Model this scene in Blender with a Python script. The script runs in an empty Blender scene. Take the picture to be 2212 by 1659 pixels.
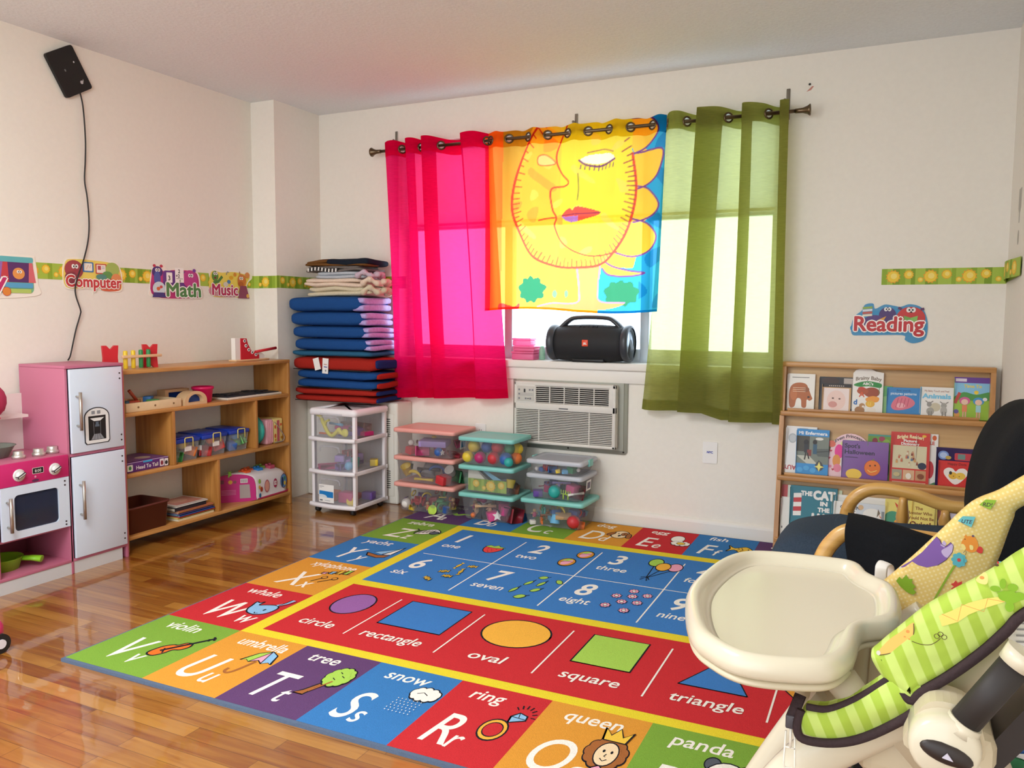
import bpy, bmesh, math, random
import numpy as np
from mathutils import Vector as V, Matrix
S = bpy.context.scene
COL = S.collection
PI = math.pi
rnd = random.Random(7)

# ------------------------------------------------------------------ camera
XL, XR, D, H = -3.618, 0.424, 4.274, 2.44          # left wall, right wall, window wall, ceiling
PX, PY = -3.437, 3.855                             # corner column
cd = bpy.data.cameras.new('camera'); cam = bpy.data.objects.new('camera', cd); COL.objects.link(cam)
_f, _yaw, _pit, _rol, _h = 1746.5, -0.4462, 0.0855, 0.0065, 1.1685
cd.sensor_fit = 'HORIZONTAL'; cd.sensor_width = 36.0; cd.lens = 36.0 * _f / 2212
cd.clip_start = 0.05; cd.clip_end = 60
_fw = V((math.sin(_yaw) * math.cos(_pit), math.cos(_yaw) * math.cos(_pit), -math.sin(_pit)))
_rt = V((math.cos(_yaw), -math.sin(_yaw), 0)); _up = _rt.cross(_fw)
_r2 = math.cos(_rol) * _rt + math.sin(_rol) * _up; _u2 = -math.sin(_rol) * _rt + math.cos(_rol) * _up
cam.matrix_world = Matrix(((_r2.x, _u2.x, -_fw.x, 0), (_r2.y, _u2.y, -_fw.y, 0), (_r2.z, _u2.z, -_fw.z, _h), (0, 0, 0, 1)))
S.camera = cam

# ------------------------------------------------------------------ light and exposure
S.view_settings.view_transform = 'Standard'; S.view_settings.look = 'None'
S.view_settings.gamma = 1.0; S.view_settings.exposure = 0.18
w = bpy.data.worlds.new('daylight'); S.world = w; w.use_nodes = True
w.node_tree.nodes['Background'].inputs[0].default_value = (0.93, 1.0, 1.06, 1)
w.node_tree.nodes['Background'].inputs[1].default_value = 2.3
def area(name, loc, tgt, sx, sy, power, col):
    l = bpy.data.lights.new(name, 'AREA'); l.shape = 'RECTANGLE'; l.size = sx; l.size_y = sy
    l.energy = power; l.color = col
    o = bpy.data.objects.new(name, l); COL.objects.link(o); o.location = loc
    o.rotation_euler = (V(tgt) - V(loc)).to_track_quat('-Z', 'Y').to_euler(); o.visible_camera = True
    return o
area('window_daylight', (-1.7, D + 1.5, 1.75), (-1.7, D, 1.45), 4.2, 2.9, 110, (0.93, 0.97, 1.0))
area('ceiling_fill_light', (-1.9, 0.5, 2.36), (-2.1, 0.8, 0), 1.1, 1.1, 62, (0.97, 1.0, 1.0))  # added fill without a fixture, out of view, set left to brighten the left wall
try:
    S.cycles.transparent_max_bounces = 24
except Exception:
    pass

# ------------------------------------------------------------------ materials
def lin(h):
    h = h.lstrip('#'); r = []
    for i in (0, 2, 4):
        c = int(h[i:i + 2], 16) / 255
        r.append(c / 12.92 if c <= 0.04045 else ((c + 0.055) / 1.055) ** 2.4)
    return tuple(r) + (1,)
_mc = {}
def mat(h, rough=0.55, metal=0.0, spec=0.5, bump=0.0, scale=60.0, var=0.0, coat=0.0, name=None):
    """procedural principled material: base colour with optional noise mottling and bump"""
    k = (h, rough, metal, spec, bump, scale, var, coat)
    if k in _mc: return _mc[k]
    m = bpy.data.materials.new(name or 'surface_' + h.lstrip('#')); m.use_nodes = True
    nt = m.node_tree; b = nt.nodes['Principled BSDF']
    b.inputs['Base Color'].default_value = lin(h); b.inputs['Roughness'].default_value = rough
    b.inputs['Metallic'].default_value = metal; b.inputs['Specular IOR Level'].default_value = spec
    if coat: b.inputs['Coat Weight'].default_value = coat; b.inputs['Coat Roughness'].default_value = 0.08
    if bump or var:
        tc = nt.nodes.new('ShaderNodeTexCoord'); n = nt.nodes.new('ShaderNodeTexNoise')
        n.inputs['Scale'].default_value = scale; n.inputs['Detail'].default_value = 3
        nt.links.new(tc.outputs['Object'], n.inputs['Vector'])
        if var:
            hs = nt.nodes.new('ShaderNodeHueSaturation'); hs.inputs['Color'].default_value = lin(h)
            mr = nt.nodes.new('ShaderNodeMapRange'); mr.inputs['From Min'].default_value = .3; mr.inputs['From Max'].default_value = .7
            mr.inputs['To Min'].default_value = 1 - var; mr.inputs['To Max'].default_value = 1 + var
            nt.links.new(n.outputs['Fac'], mr.inputs['Value']); nt.links.new(mr.outputs[0], hs.inputs['Value'])
            nt.links.new(hs.outputs[0], b.inputs['Base Color'])
        if bump:
            bp = nt.nodes.new('ShaderNodeBump'); bp.inputs['Strength'].default_value = bump; bp.inputs['Distance'].default_value = 0.004
            nt.links.new(n.outputs['Fac'], bp.inputs['Height']); nt.links.new(bp.outputs[0], b.inputs['Normal'])
    _mc[k] = m; return m
def rugm(h): return mat(h, 0.95, spec=0.1, bump=0.5, scale=380, var=0.10)
def cloth(h, var=0.08): return mat(h, 0.9, spec=0.15, bump=0.35, scale=220, var=var)
def clear(h='#ffffff', t=0.8, rough=0.12, name=None, fog=None):
    """see-through plastic or glass: tinted transparency, a little haze, a gloss"""
    k = ('clear', h, t, rough, fog)
    if k in _mc: return _mc[k]
    m = bpy.data.materials.new(name or 'clear_' + h.lstrip('#')); m.use_nodes = True; nt = m.node_tree
    nt.nodes.remove(nt.nodes['Principled BSDF']); out = nt.nodes['Material Output']
    tr = nt.nodes.new('ShaderNodeBsdfTransparent'); tr.inputs[0].default_value = lin(h)
    pr = nt.nodes.new('ShaderNodeBsdfPrincipled'); pr.inputs['Base Color'].default_value = lin(fog or h); pr.inputs['Roughness'].default_value = rough
    mx = nt.nodes.new('ShaderNodeMixShader'); mx.inputs[0].default_value = 1 - t
    nt.links.new(tr.outputs[0], mx.inputs[1]); nt.links.new(pr.outputs[0], mx.inputs[2]); nt.links.new(mx.outputs[0], out.inputs[0])
    _mc[k] = m; return m
def sheer(name, h=None, attr=None, trans=0.25, diff=0.3, tcol=None):
    """thin curtain cloth: diffuse, translucent and see-through in one colour (or a printed colour attribute)"""
    m = bpy.data.materials.new(name); m.use_nodes = True; nt = m.node_tree
    nt.nodes.remove(nt.nodes['Principled BSDF']); out = nt.nodes['Material Output']
    d = nt.nodes.new('ShaderNodeBsdfDiffuse'); t = nt.nodes.new('ShaderNodeBsdfTranslucent'); p = nt.nodes.new('ShaderNodeBsdfTransparent')
    if attr:
        a = nt.nodes.new('ShaderNodeAttribute'); a.attribute_name = attr
        wm = nt.nodes.new('ShaderNodeMix'); wm.data_type = 'RGBA'; wm.inputs['Factor'].default_value = .07; wm.inputs['B'].default_value = (1, 1, 1, 1)
        nt.links.new(a.outputs['Color'], wm.inputs['A']); nt.links.new(wm.outputs['Result'], p.inputs[0])
        for n in (d, t): nt.links.new(a.outputs['Color'], n.inputs[0])
    else:
        tc = nt.nodes.new('ShaderNodeTexCoord'); mp = nt.nodes.new('ShaderNodeMapping'); mp.inputs['Scale'].default_value = (25, 25, 260)
        nz = nt.nodes.new('ShaderNodeTexNoise'); nz.inputs['Scale'].default_value = 1.0; nz.inputs['Detail'].default_value = 2
        hs = nt.nodes.new('ShaderNodeHueSaturation'); hs.inputs['Color'].default_value = lin(h)
        mr = nt.nodes.new('ShaderNodeMapRange'); mr.inputs['From Min'].default_value = .3; mr.inputs['From Max'].default_value = .7
        mr.inputs['To Min'].default_value = .9; mr.inputs['To Max'].default_value = 1.08
        nt.links.new(tc.outputs['Object'], mp.inputs[0]); nt.links.new(mp.outputs[0], nz.inputs['Vector'])
        nt.links.new(nz.outputs['Fac'], mr.inputs['Value']); nt.links.new(mr.outputs[0], hs.inputs['Value'])
        for n in (d, t): nt.links.new(hs.outputs[0], n.inputs[0])
        p.inputs[0].default_value = lin(tcol or h)
    m1 = nt.nodes.new('ShaderNodeMixShader'); m1.inputs[0].default_value = 1 - diff
    m2 = nt.nodes.new('ShaderNodeMixShader'); m2.inputs[0].default_value = trans
    nt.links.new(d.outputs[0], m1.inputs[1]); nt.links.new(t.outputs[0], m1.inputs[2])
    nt.links.new(m1.outputs[0], m2.inputs[1]); nt.links.new(p.outputs[0], m2.inputs[2]); nt.links.new(m2.outputs[0], out.inputs[0])
    return m
def woodm(name, h1, h2, axis=1, scale=1.0, rough=0.4, coat=0.0):
    """streaky wood grain along one object axis"""
    m = bpy.data.materials.new(name); m.use_nodes = True; nt = m.node_tree; b = nt.nodes['Principled BSDF']
    tc = nt.nodes.new('ShaderNodeTexCoord'); mp = nt.nodes.new('ShaderNodeMapping')
    sc = [34 * scale] * 3; sc[axis] = 2.2 * scale; mp.inputs['Scale'].default_value = sc
    n = nt.nodes.new('ShaderNodeTexNoise'); n.inputs['Scale'].default_value = 1; n.inputs['Detail'].default_value = 4; n.inputs['Distortion'].default_value = .6
    r = nt.nodes.new('ShaderNodeValToRGB'); r.color_ramp.elements[0].position = .3; r.color_ramp.elements[1].position = .72
    r.color_ramp.elements[0].color = lin(h1); r.color_ramp.elements[1].color = lin(h2)
    nt.links.new(tc.outputs['Object'], mp.inputs[0]); nt.links.new(mp.outputs[0], n.inputs['Vector'])
    nt.links.new(n.outputs['Fac'], r.inputs[0]); nt.links.new(r.outputs[0], b.inputs['Base Color'])
    b.inputs['Roughness'].default_value = rough
    if coat: b.inputs['Coat Weight'].default_value = coat; b.inputs['Coat Roughness'].default_value = .1
    return m

# ------------------------------------------------------------------ mesh builder
def vv(a): return V(a)
class MB:
    def __init__(s): s.bm = bmesh.new(); s.mats = []
    def mi(s, m):
        if m not in s.mats: s.mats.append(m)
        return s.mats.index(m)
    def fin(s, m, smooth=False):
        i = s.mi(m)
        for f in s.bm.faces:
            if not f.tag: f.tag = True; f.material_index = i; f.smooth = smooth
    def face(s, pts, m, smooth=False):
        vs = [s.bm.verts.new(p) for p in pts]
        try: f = s.bm.faces.new(vs)
        except ValueError: return
        f.tag = True; f.material_index = s.mi(m); f.smooth = smooth
    def box(s, a, b, m, bev=0.0, seg=2, rot=None, smooth=None):
        a = V(a); b = V(b); c = (a + b) / 2; d = b - a
        r = bmesh.ops.create_cube(s.bm, size=1); vs = r['verts']
        for v in vs: v.co = V((v.co.x * d.x, v.co.y * d.y, v.co.z * d.z))
        if rot is not None:
            for v in vs: v.co = rot @ v.co
        for v in vs: v.co += c
        if bev:
            es = list({e for v in vs for e in v.link_edges})
            bmesh.ops.bevel(s.bm, geom=vs + es, offset=min(bev, abs(d.x) * .49, abs(d.y) * .49, abs(d.z) * .49), segments=seg, affect='EDGES', profile=0.5, clamp_overlap=True)
        s.fin(m, bool(bev) if smooth is None else smooth)
    def rings(s, rg, m, close=True, caps=True, smooth=True):
        """skin a list of point rings"""
        R = [[s.bm.verts.new(p) for p in ring] for ring in rg]; n = len(R[0]); i = s.mi(m)
        for a, b in zip(R[:-1], R[1:]):
            for k in range(n if close else n - 1):
                k2 = (k + 1) % n
                try: f = s.bm.faces.new((a[k], a[k2], b[k2], b[k]))
                except ValueError: continue
                f.tag = True; f.material_index = i; f.smooth = smooth
        if caps and close:
            for ring in (R[0][::-1], R[-1]):
                try: f = s.bm.faces.new(ring)
                except ValueError: continue
                f.tag = True; f.material_index = i; f.smooth = False
        return R
    def tube(s, path, r, m, seg=8, caps=True, closed=False, flat=None, up=None):
        """round (or flattened) tube along a path; r is a number or one per point; flat = (width factor, thickness factor)"""
        P = [V(p) for p in path]; n = len(P); rg = []
        rr = r if isinstance(r, (list, tuple)) else [r] * n
        t0 = (P[1] - P[0]).normalized()
        ref = V(up) if up else (V((0, 0, 1)) if abs(t0.z) < .9 else V((1, 0, 0)))
        a = (ref - t0 * ref.dot(t0)).normalized()
        fl = flat or (1, 1)
        for k in range(n):
            if closed: t = (P[(k + 1) % n] - P[k - 1]).normalized()
            else: t = (P[min(k + 1, n - 1)] - P[max(k - 1, 0)]).normalized()
            a = (a - t * a.dot(t))
            if a.length < 1e-6: a = t.orthogonal()
            a.normalize(); b = t.cross(a)
            rg.append([P[k] + a * (math.cos(q) * rr[k] * fl[1]) + b * (math.sin(q) * rr[k] * fl[0]) for q in [2 * PI * j / seg for j in range(seg)]])
        if closed: rg.append(rg[0])
        s.rings(rg, m, caps=caps and not closed)
    def cyl(s, p0, p1, r, m, seg=16, r1=None, smooth=True):
        s.tube([p0, p1], [r, r if r1 is None else r1], m, seg)
    def lathe(s, prof, c, m, seg=20, ax=None, caps=True):
        """turn (radius, height) profile about an axis through c"""
        z = V(ax).normalized() if ax else V((0, 0, 1)); a = z.orthogonal().normalized(); b = z.cross(a); c = V(c)
        s.rings([[c + z * h + (a * math.cos(2 * PI * j / seg) + b * math.sin(2 * PI * j / seg)) * max(r, 1e-4) for j in range(seg)] for r, h in prof], m, caps=caps)
    def ball(s, c, r, m, seg=16, sc=(1, 1, 1), rot=None):
        c = V(c); rg = []
        for i in range(1, seg // 2):
            th = PI * i / (seg // 2); ring = []
            for j in range(seg):
                ph = 2 * PI * j / seg
                p = V((r * sc[0] * math.sin(th) * math.cos(ph), r * sc[1] * math.sin(th) * math.sin(ph), -r * sc[2] * math.cos(th)))
                ring.append(c + (rot @ p if rot is not None else p))
            rg.append(ring)
        s.rings(rg, m)
    def prism(s, poly, o, ex, ey, depth, m, side=None, bev=0):
        """flat outline in the (ex, ey) plane at o, given thickness along ex x ey"""
        o = V(o); ex = V(ex); ey = V(ey); n = ex.cross(ey).normalized() * depth
        lo = [s.bm.verts.new(o + ex * x + ey * y) for x, y in poly]; hi = [s.bm.verts.new(o + ex * x + ey * y + n) for x, y in poly]
        k = len(poly); fs = []
        fs.append(s.bm.faces.new(hi)); fs.append(s.bm.faces.new(lo[::-1]))
        for f in fs: f.tag = True; f.material_index = s.mi(m)
        j = s.mi(side or m)
        for i in range(k):
            f = s.bm.faces.new((lo[i], lo[(i + 1) % k], hi[(i + 1) % k], hi[i])); f.tag = True; f.material_index = j
    def grid(s, fn, nu, nv, m, skip=None, smooth=True):
        vs = [[s.bm.verts.new(fn(i / nu, j / nv)) for j in range(nv + 1)] for i in range(nu + 1)]; k = s.mi(m)
        for i in range(nu):
            for j in range(nv):
                if skip and skip((i + .5) / nu, (j + .5) / nv): continue
                f = s.bm.faces.new((vs[i][j], vs[i + 1][j], vs[i + 1][j + 1], vs[i][j + 1])); f.tag = True; f.material_index = k; f.smooth = smooth
        return vs
    # flat printed art: layers of thin shapes a hair above a surface
    def art(s, fr, items, h0=0.0006, dh=0.00015):
        fn = fr if callable(fr) else plane(*fr); h = h0
        for it in items:
            k = it[0]; h += dh
            if k == 'p': s.face([fn(x, y, h) for x, y in it[1]], it[2])
            elif k == 'e':
                _, cx, cy, rx, ry, m = it[:6]; a = it[6] if len(it) > 6 else 0; ca, sa = math.cos(a), math.sin(a)
                pts = [(rx * math.cos(t), ry * math.sin(t)) for t in [2 * PI * j / 22 for j in range(22)]]
                s.face([fn(cx + x * ca - y * sa, cy + x * sa + y * ca, h) for x, y in pts], m)
            elif k == 'l':
                _, pts, wd, m = it; i = s.mi(m); prev = None
                for q in range(len(pts)):
                    x, y = pts[q]; x0, y0 = pts[max(q - 1, 0)]; x1, y1 = pts[min(q + 1, len(pts) - 1)]
                    dx, dy = x1 - x0, y1 - y0; L = math.hypot(dx, dy) or 1
                    nx, ny = -dy / L * wd / 2, dx / L * wd / 2
                    cur = (s.bm.verts.new(fn(x + nx, y + ny, h)), s.bm.verts.new(fn(x - nx, y - ny, h)))
                    if prev:
                        f = s.bm.faces.new((prev[0], prev[1], cur[1], cur[0])); f.tag = True; f.material_index = i
                    prev = cur
            elif k == 't':
                _, st, x, y, size, m = it[:6]; o = it[6] if len(it) > 6 else {}
                tris, x0, x1 = glyphs(st, o.get('bold', 0), o.get('shear', 0)); sx = size; sy = size * o.get('sy', 1)
                if 'w' in o: sx = o['w'] / max(x1 - x0, 1e-6)
                off = {'l': x0, 'c': (x0 + x1) / 2, 'r': x1}[o.get('al', 'l')]
                a = o.get('rot', 0); ca, sa = math.cos(a), math.sin(a); i = s.mi(m); arc = o.get('arc', 0)
                cache = {}
                def P(q):
                    if q not in cache:
                        px, py = (q[0] - off) * sx, q[1] * sy
                        if arc: py -= arc * px * px
                        cache[q] = s.bm.verts.new(fn(x + px * ca - py * sa, y + px * sa + py * ca, h + (q[2] * 8e-6 if len(q) > 2 else 0)))
                    return cache[q]
                for t in tris:
                    try: f = s.bm.faces.new([P(q) for q in t])
                    except ValueError: continue
                    f.tag = True; f.material_index = i
    def mesh(s, name):
        me = bpy.data.meshes.new(name); bmesh.ops.recalc_face_normals(s.bm, faces=[f for f in s.bm.faces]) if getattr(s, 'recalc', False) else None
        s.bm.to_mesh(me); s.bm.free()
        for m in s.mats: me.materials.append(m)
        return me
def plane(o, ex, ey, n):
    o, ex, ey, n = V(o), V(ex), V(ey), V(n)
    return lambda x, y, h: o + ex * x + ey * y + n * h
_gl = {}
def glyphs(st, bold, shear):
    k = (st, bold, shear); fat = 'M' in st or bold >= .03
    if k in _gl: return _gl[k]
    c = bpy.data.curves.new('lettering', 'FONT'); c.body = st; c.size = 1; c.shear = shear; c.offset = 0 if fat else bold; c.resolution_u = 6 if len(st) <= 2 else 3; c.fill_mode = 'FRONT'
    o = bpy.data.objects.new('lettering', c); COL.objects.link(o)
    me = o.to_mesh(); vs = [(round(v.co.x, 5), round(v.co.y, 5)) for v in me.vertices]
    T = [[vs[i] for i in p.vertices] for p in me.polygons]; o.to_mesh_clear(); lim = len(st) * 1.1 + .4
    T = [t for t in T if all(-.4 < q[1] < 1.1 and -.4 < q[0] < lim for q in t)]; vs = [q for t in T for q in t]
    if bold and fat: T = [[(q[0] + bold * math.cos(PI * j / 4), q[1] + bold * math.sin(PI * j / 4), j + 1) for q in t] for j in range(8) for t in T] + T
    bpy.data.objects.remove(o); bpy.data.curves.remove(c)
    xs = [v[0] for v in vs] or [0, 1]
    _gl[k] = (T, min(xs), max(xs)); return _gl[k]
def text(st, x, y, size, m, **o): return ('t', st, x, y, size, m, o)
def oell(cx, cy, rx, ry, m, k, o=0.004, rot=0): return [('e', cx, cy, rx + o, ry + o, k, rot), ('e', cx, cy, rx, ry, m, rot)]
def opoly(pts, m, k, o=0.004):
    return [('p', pts, m), ('l', list(pts) + [pts[0], pts[1]], o, k)]
def spline(pts, n=6, closed=False):
    P = [V(p) if len(p) == 3 else V((p[0], p[1], 0)) for p in pts]; out = []; N = len(P); two = len(pts[0]) == 2
    for i in range(N if closed else N - 1):
        if closed: a, b, c, d = P[i - 1], P[i], P[(i + 1) % N], P[(i + 2) % N]
        else: a, b, c, d = P[max(i - 1, 0)], P[i], P[i + 1], P[min(i + 2, N - 1)]
        for j in range(n):
            t = j / n
            q = .5 * ((2 * b) + (c - a) * t + (2 * a - 5 * b + 4 * c - d) * t * t + (3 * b - a - 3 * c + d) * t ** 3)
            out.append((q.x, q.y) if two else q)
    if not closed: out.append((P[-1].x, P[-1].y) if two else P[-1])
    return out
def rrect(x0, y0, x1, y1, r, n=4):
    out = []
    for cx, cy, a in ((x1 - r, y1 - r, 0), (x0 + r, y1 - r, 90), (x0 + r, y0 + r, 180), (x1 - r, y0 + r, 270)):
        for j in range(n + 1):
            t = math.radians(a + 90 * j / n); out.append((cx + r * math.cos(t), cy + r * math.sin(t)))
    return out
def circ(cx, cy, r, n=20, ry=None): return [(cx + r * math.cos(2 * PI * j / n), cy + (ry or r) * math.sin(2 * PI * j / n)) for j in range(n)]

# ------------------------------------------------------------------ object tree
ROOT = {}
def tag(o, label=None, cat=None, group=None, kind=None):
    if label: o['label'] = label
    if cat: o['category'] = cat
    if group: o['group'] = group
    if kind: o['kind'] = kind
    return o
def thing(name, label, cat, loc=(0, 0, 0), rz=0.0, group=None):
    """an Empty at the thing's base that parents its parts"""
    o = bpy.data.objects.new(name, None); COL.objects.link(o); o.empty_display_size = .05
    o.location = loc; o.rotation_euler = (0, 0, rz)
    ROOT[o.name] = Matrix.Translation(V(loc)) @ Matrix.Rotation(rz, 4, 'Z')
    return tag(o, label, cat, group)
def part(mb, name, parent, label=None, kind=None, local=False):
    """a child mesh; geometry given in room coordinates unless local"""
    M_ = ROOT[parent.name]
    if not local: mb.bm.transform(M_.inverted())
    o = bpy.data.objects.new(name, mb.mesh(name)); COL.objects.link(o); o.parent = parent
    ROOT[o.name] = M_
    return tag(o, label, None, None, kind)
def single(mb, name, label, cat, loc=(0, 0, 0), group=None, kind=None, local=False, rz=0.0):
    """a thing that is one mesh"""
    M_ = Matrix.Translation(V(loc)) @ Matrix.Rotation(rz, 4, 'Z')
    if not local: mb.bm.transform(M_.inverted())
    o = bpy.data.objects.new(name, mb.mesh(name)); COL.objects.link(o); o.location = loc; o.rotation_euler = (0, 0, rz)
    ROOT[o.name] = M_
    return tag(o, label, cat, group, kind)
def struct(mb, name, parent=None):
    o = bpy.data.objects.new(name, mb.mesh(name)); COL.objects.link(o)
    if parent: o.parent = parent
    else: o['kind'] = 'structure'
    return o
def copy_tree(o, loc=None, rz=None, label=None, parent=None):
    c = o.copy(); COL.objects.link(c)
    if parent: c.parent = parent
    if loc is not None: c.location = loc
    if rz is not None: c.rotation_euler = (0, 0, rz)
    if label: c['label'] = label
    for ch in [x for x in bpy.data.objects if x.parent == o]: copy_tree(ch, parent=c)
    return c
WHITE = mat('#f2f0ec', .5); BLACK = mat('#141414', .5); INK = mat('#1d1a1c', .7)
# ================================================================== the room
WALLP = mat('#f0ebe0', .75, spec=.25, bump=.12, scale=45, var=.012, name='wall_paint')
CEILP = mat('#e9eef0', .9, spec=.1, bump=.55, scale=70, var=.03, name='ceiling_stucco')
TRIMP = mat('#ece8e0', .45, bump=.05, scale=30, name='gloss_trim_paint')
def floor_material():
    m = bpy.data.materials.new('oak_strip_floor'); m.use_nodes = True; nt = m.node_tree; b = nt.nodes['Principled BSDF']; N = nt.nodes.new
    tc = N('ShaderNodeTexCoord'); bk = N('ShaderNodeTexBrick')
    for k, v_ in (('Scale', 1.0), ('Brick Width', .62), ('Row Height', .0572), ('Mortar Size', .0007), ('Mortar Smooth', .2), ('Bias', 0.0)): bk.inputs[k].default_value = v_
    bk.offset = .37; bk.offset_frequency = 2; bk.squash = 1.4; bk.squash_frequency = 3
    bk.inputs['Color1'].default_value = (0, 0, 0, 1); bk.inputs['Color2'].default_value = (1, 1, 1, 1); bk.inputs['Mortar'].default_value = (.5, .5, .5, 1)
    nt.links.new(tc.outputs['Object'], bk.inputs['Vector'])
    mp = N('ShaderNodeMapping'); mp.inputs['Scale'].default_value = (2.2, 34, 1); nt.links.new(tc.outputs['Object'], mp.inputs[0])
    ad = N('ShaderNodeVectorMath'); ad.operation = 'ADD'; nt.links.new(mp.outputs[0], ad.inputs[0])
    sc = N('ShaderNodeVectorMath'); sc.operation = 'SCALE'; sc.inputs['Scale'].default_value = 17.0
    nt.links.new(bk.outputs['Color'], sc.inputs[0]); nt.links.new(sc.outputs[0], ad.inputs[1])
    nz = N('ShaderNodeTexNoise'); nz.inputs['Scale'].default_value = 1; nz.inputs['Detail'].default_value = 5; nz.inputs['Distortion'].default_value = 1.2
    nt.links.new(ad.outputs[0], nz.inputs['Vector'])
    big = N('ShaderNodeTexNoise'); big.inputs['Scale'].default_value = 1.7; nt.links.new(tc.outputs['Object'], big.inputs['Vector'])
    m1 = N('ShaderNodeMath'); m1.operation = 'MULTIPLY'; m1.inputs[1].default_value = .42; nt.links.new(bk.outputs['Color'], m1.inputs[0])
    m2 = N('ShaderNodeMath'); m2.operation = 'MULTIPLY_ADD'; m2.inputs[1].default_value = .85; nt.links.new(nz.outputs['Fac'], m2.inputs[0]); nt.links.new(m1.outputs[0], m2.inputs[2])
    m3 = N('ShaderNodeMath'); m3.operation = 'MULTIPLY_ADD'; m3.inputs[1].default_value = .25; nt.links.new(big.outputs['Fac'], m3.inputs[0]); nt.links.new(m2.outputs[0], m3.inputs[2])
    r = N('ShaderNodeValToRGB'); e = r.color_ramp.elements
    e[0].position = .36; e[0].color = lin('#5a2a0b'); e[1].position = 1.0; e[1].color = lin('#b07a32')
    for p_, c_ in ((.52, '#834614'), (.72, '#98601f')):
        q = e.new(p_); q.color = lin(c_)
    nt.links.new(m3.outputs[0], r.inputs[0])
    mx = N('ShaderNodeMix'); mx.data_type = 'RGBA'; mx.inputs['B'].default_value = lin('#4a260c')
    nt.links.new(bk.outputs['Fac'], mx.inputs['Factor']); nt.links.new(r.outputs[0], mx.inputs['A']); nt.links.new(mx.outputs['Result'], b.inputs['Base Color'])
    b.inputs['Roughness'].default_value = .3
    b.inputs['Coat Weight'].default_value = 1.0; b.inputs['Coat Roughness'].default_value = .045; b.inputs['Coat IOR'].default_value = 1.5
    bp = N('ShaderNodeBump'); bp.inputs['Strength'].default_value = .25; bp.inputs['Distance'].default_value = .002
    wv = N('ShaderNodeTexNoise'); wv.inputs['Scale'].default_value = 9; mp2 = N('ShaderNodeMapping'); mp2.inputs['Scale'].default_value = (.4, 2, 1)
    nt.links.new(tc.outputs['Object'], mp2.inputs[0]); nt.links.new(mp2.outputs[0], wv.inputs['Vector']); nt.links.new(wv.outputs['Fac'], bp.inputs['Height'])
    nt.links.new(bp.outputs[0], b.inputs['Normal']); nt.links.new(bp.outputs[0], b.inputs['Coat Normal'])
    return m
Y0 = -1.7
WX0, WX1, WZ0, WZ1 = -2.83, -0.57, 0.895, 2.21      # window opening
m = MB(); m.box((XL - .12, Y0, -.06), (XR + .12, D + .22, 0), floor_material()); struct(m, 'floor')
m = MB(); m.box((XL - .12, Y0, H), (XR + .12, D + .22, H + .08), CEILP); struct(m, 'ceiling')
m = MB(); m.box((XL - .12, Y0, 0), (XL, D + .22, H), WALLP); struct(m, 'wall_left')
m = MB(); m.box((XR, Y0, 0), (XR + .12, D + .22, H), WALLP); struct(m, 'wall_right')
m = MB()
for a, b in (((XL, D, 0), (WX0, D + .22, H)), ((WX1, D, 0), (XR, D + .22, H)), ((WX0, D, 0), (WX1, D + .22, WZ0)), ((WX0, D, WZ1), (WX1, D + .22, H))): m.box(a, b, WALLP)
struct(m, 'wall_back')
m = MB(); m.box((XL, PY, 0), (PX, D, H), WALLP); struct(m, 'wall_corner')
def skirting(p0, p1, n, name):
    p0, p1, n = V(p0), V(p1), V(n); z = V((0, 0, 1)); m = MB()
    prof = [(0, 0), (.016, 0), (.016, .066), (.014, .076), (.009, .083), (.004, .087), (0, .088)]
    m.rings([[p + n * a + z * b for a, b in prof] for p in (p0, p1)], TRIMP, smooth=False); struct(m, name)
skirting((PX, D, 0), (XR, D, 0), (0, -1, 0), 'baseboard_back')
skirting((XL, Y0, 0), (XL, PY, 0), (1, 0, 0), 'baseboard_left')
skirting((XR, Y0, 0), (XR, D, 0), (-1, 0, 0), 'baseboard_right')
# window: aluminium frame in three lights, white sill and apron
ALU = mat('#c9d4e2', .4, .2)
wn = bpy.data.objects.new('window_1', None); COL.objects.link(wn); wn['kind'] = 'structure'; wn.location = (0, 0, 0)
m = MB(); yf0, yf1 = D + .10, D + .16
for x0, x1 in ((WX0, WX0 + .045), (WX1 - .045, WX1), (-2.145, -2.095), (-1.305, -1.255)): m.box((x0, yf0, WZ0), (x1, yf1, WZ1), ALU, .004)
for z0, z1 in ((WZ0 + .01, WZ0 + .085), (WZ1 - .05, WZ1), (1.69, 1.735)): m.box((WX0 + .04, yf0 + .005, z0), (WX1 - .04, yf1 - .005, z1), ALU, .004)
struct(m, 'window_frame', wn)
GLASS = clear('#f4faff', .93, .02, 'window_glass')
for x0, x1 in ((WX0 + .04, -2.145), (-2.095, -1.305), (-1.255, WX1 - .04)):
    m = MB(); m.box((x0, yf0 + .03, WZ0 + .08), (x1, yf0 + .034, WZ1 - .045), GLASS); struct(m, 'pane', wn)
m = MB(); m.box((WX0 - .07, D - .035, WZ0 - .03), (WX1 + .07, D + .1, WZ0 + .012), TRIMP, .008, 3); struct(m, 'sill', wn)
m = MB(); m.box((WX0 - .05, D - .018, WZ0 - .10), (WX1 + .05, D + .001, WZ0 - .03), TRIMP, .004); struct(m, 'apron', wn)
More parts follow.
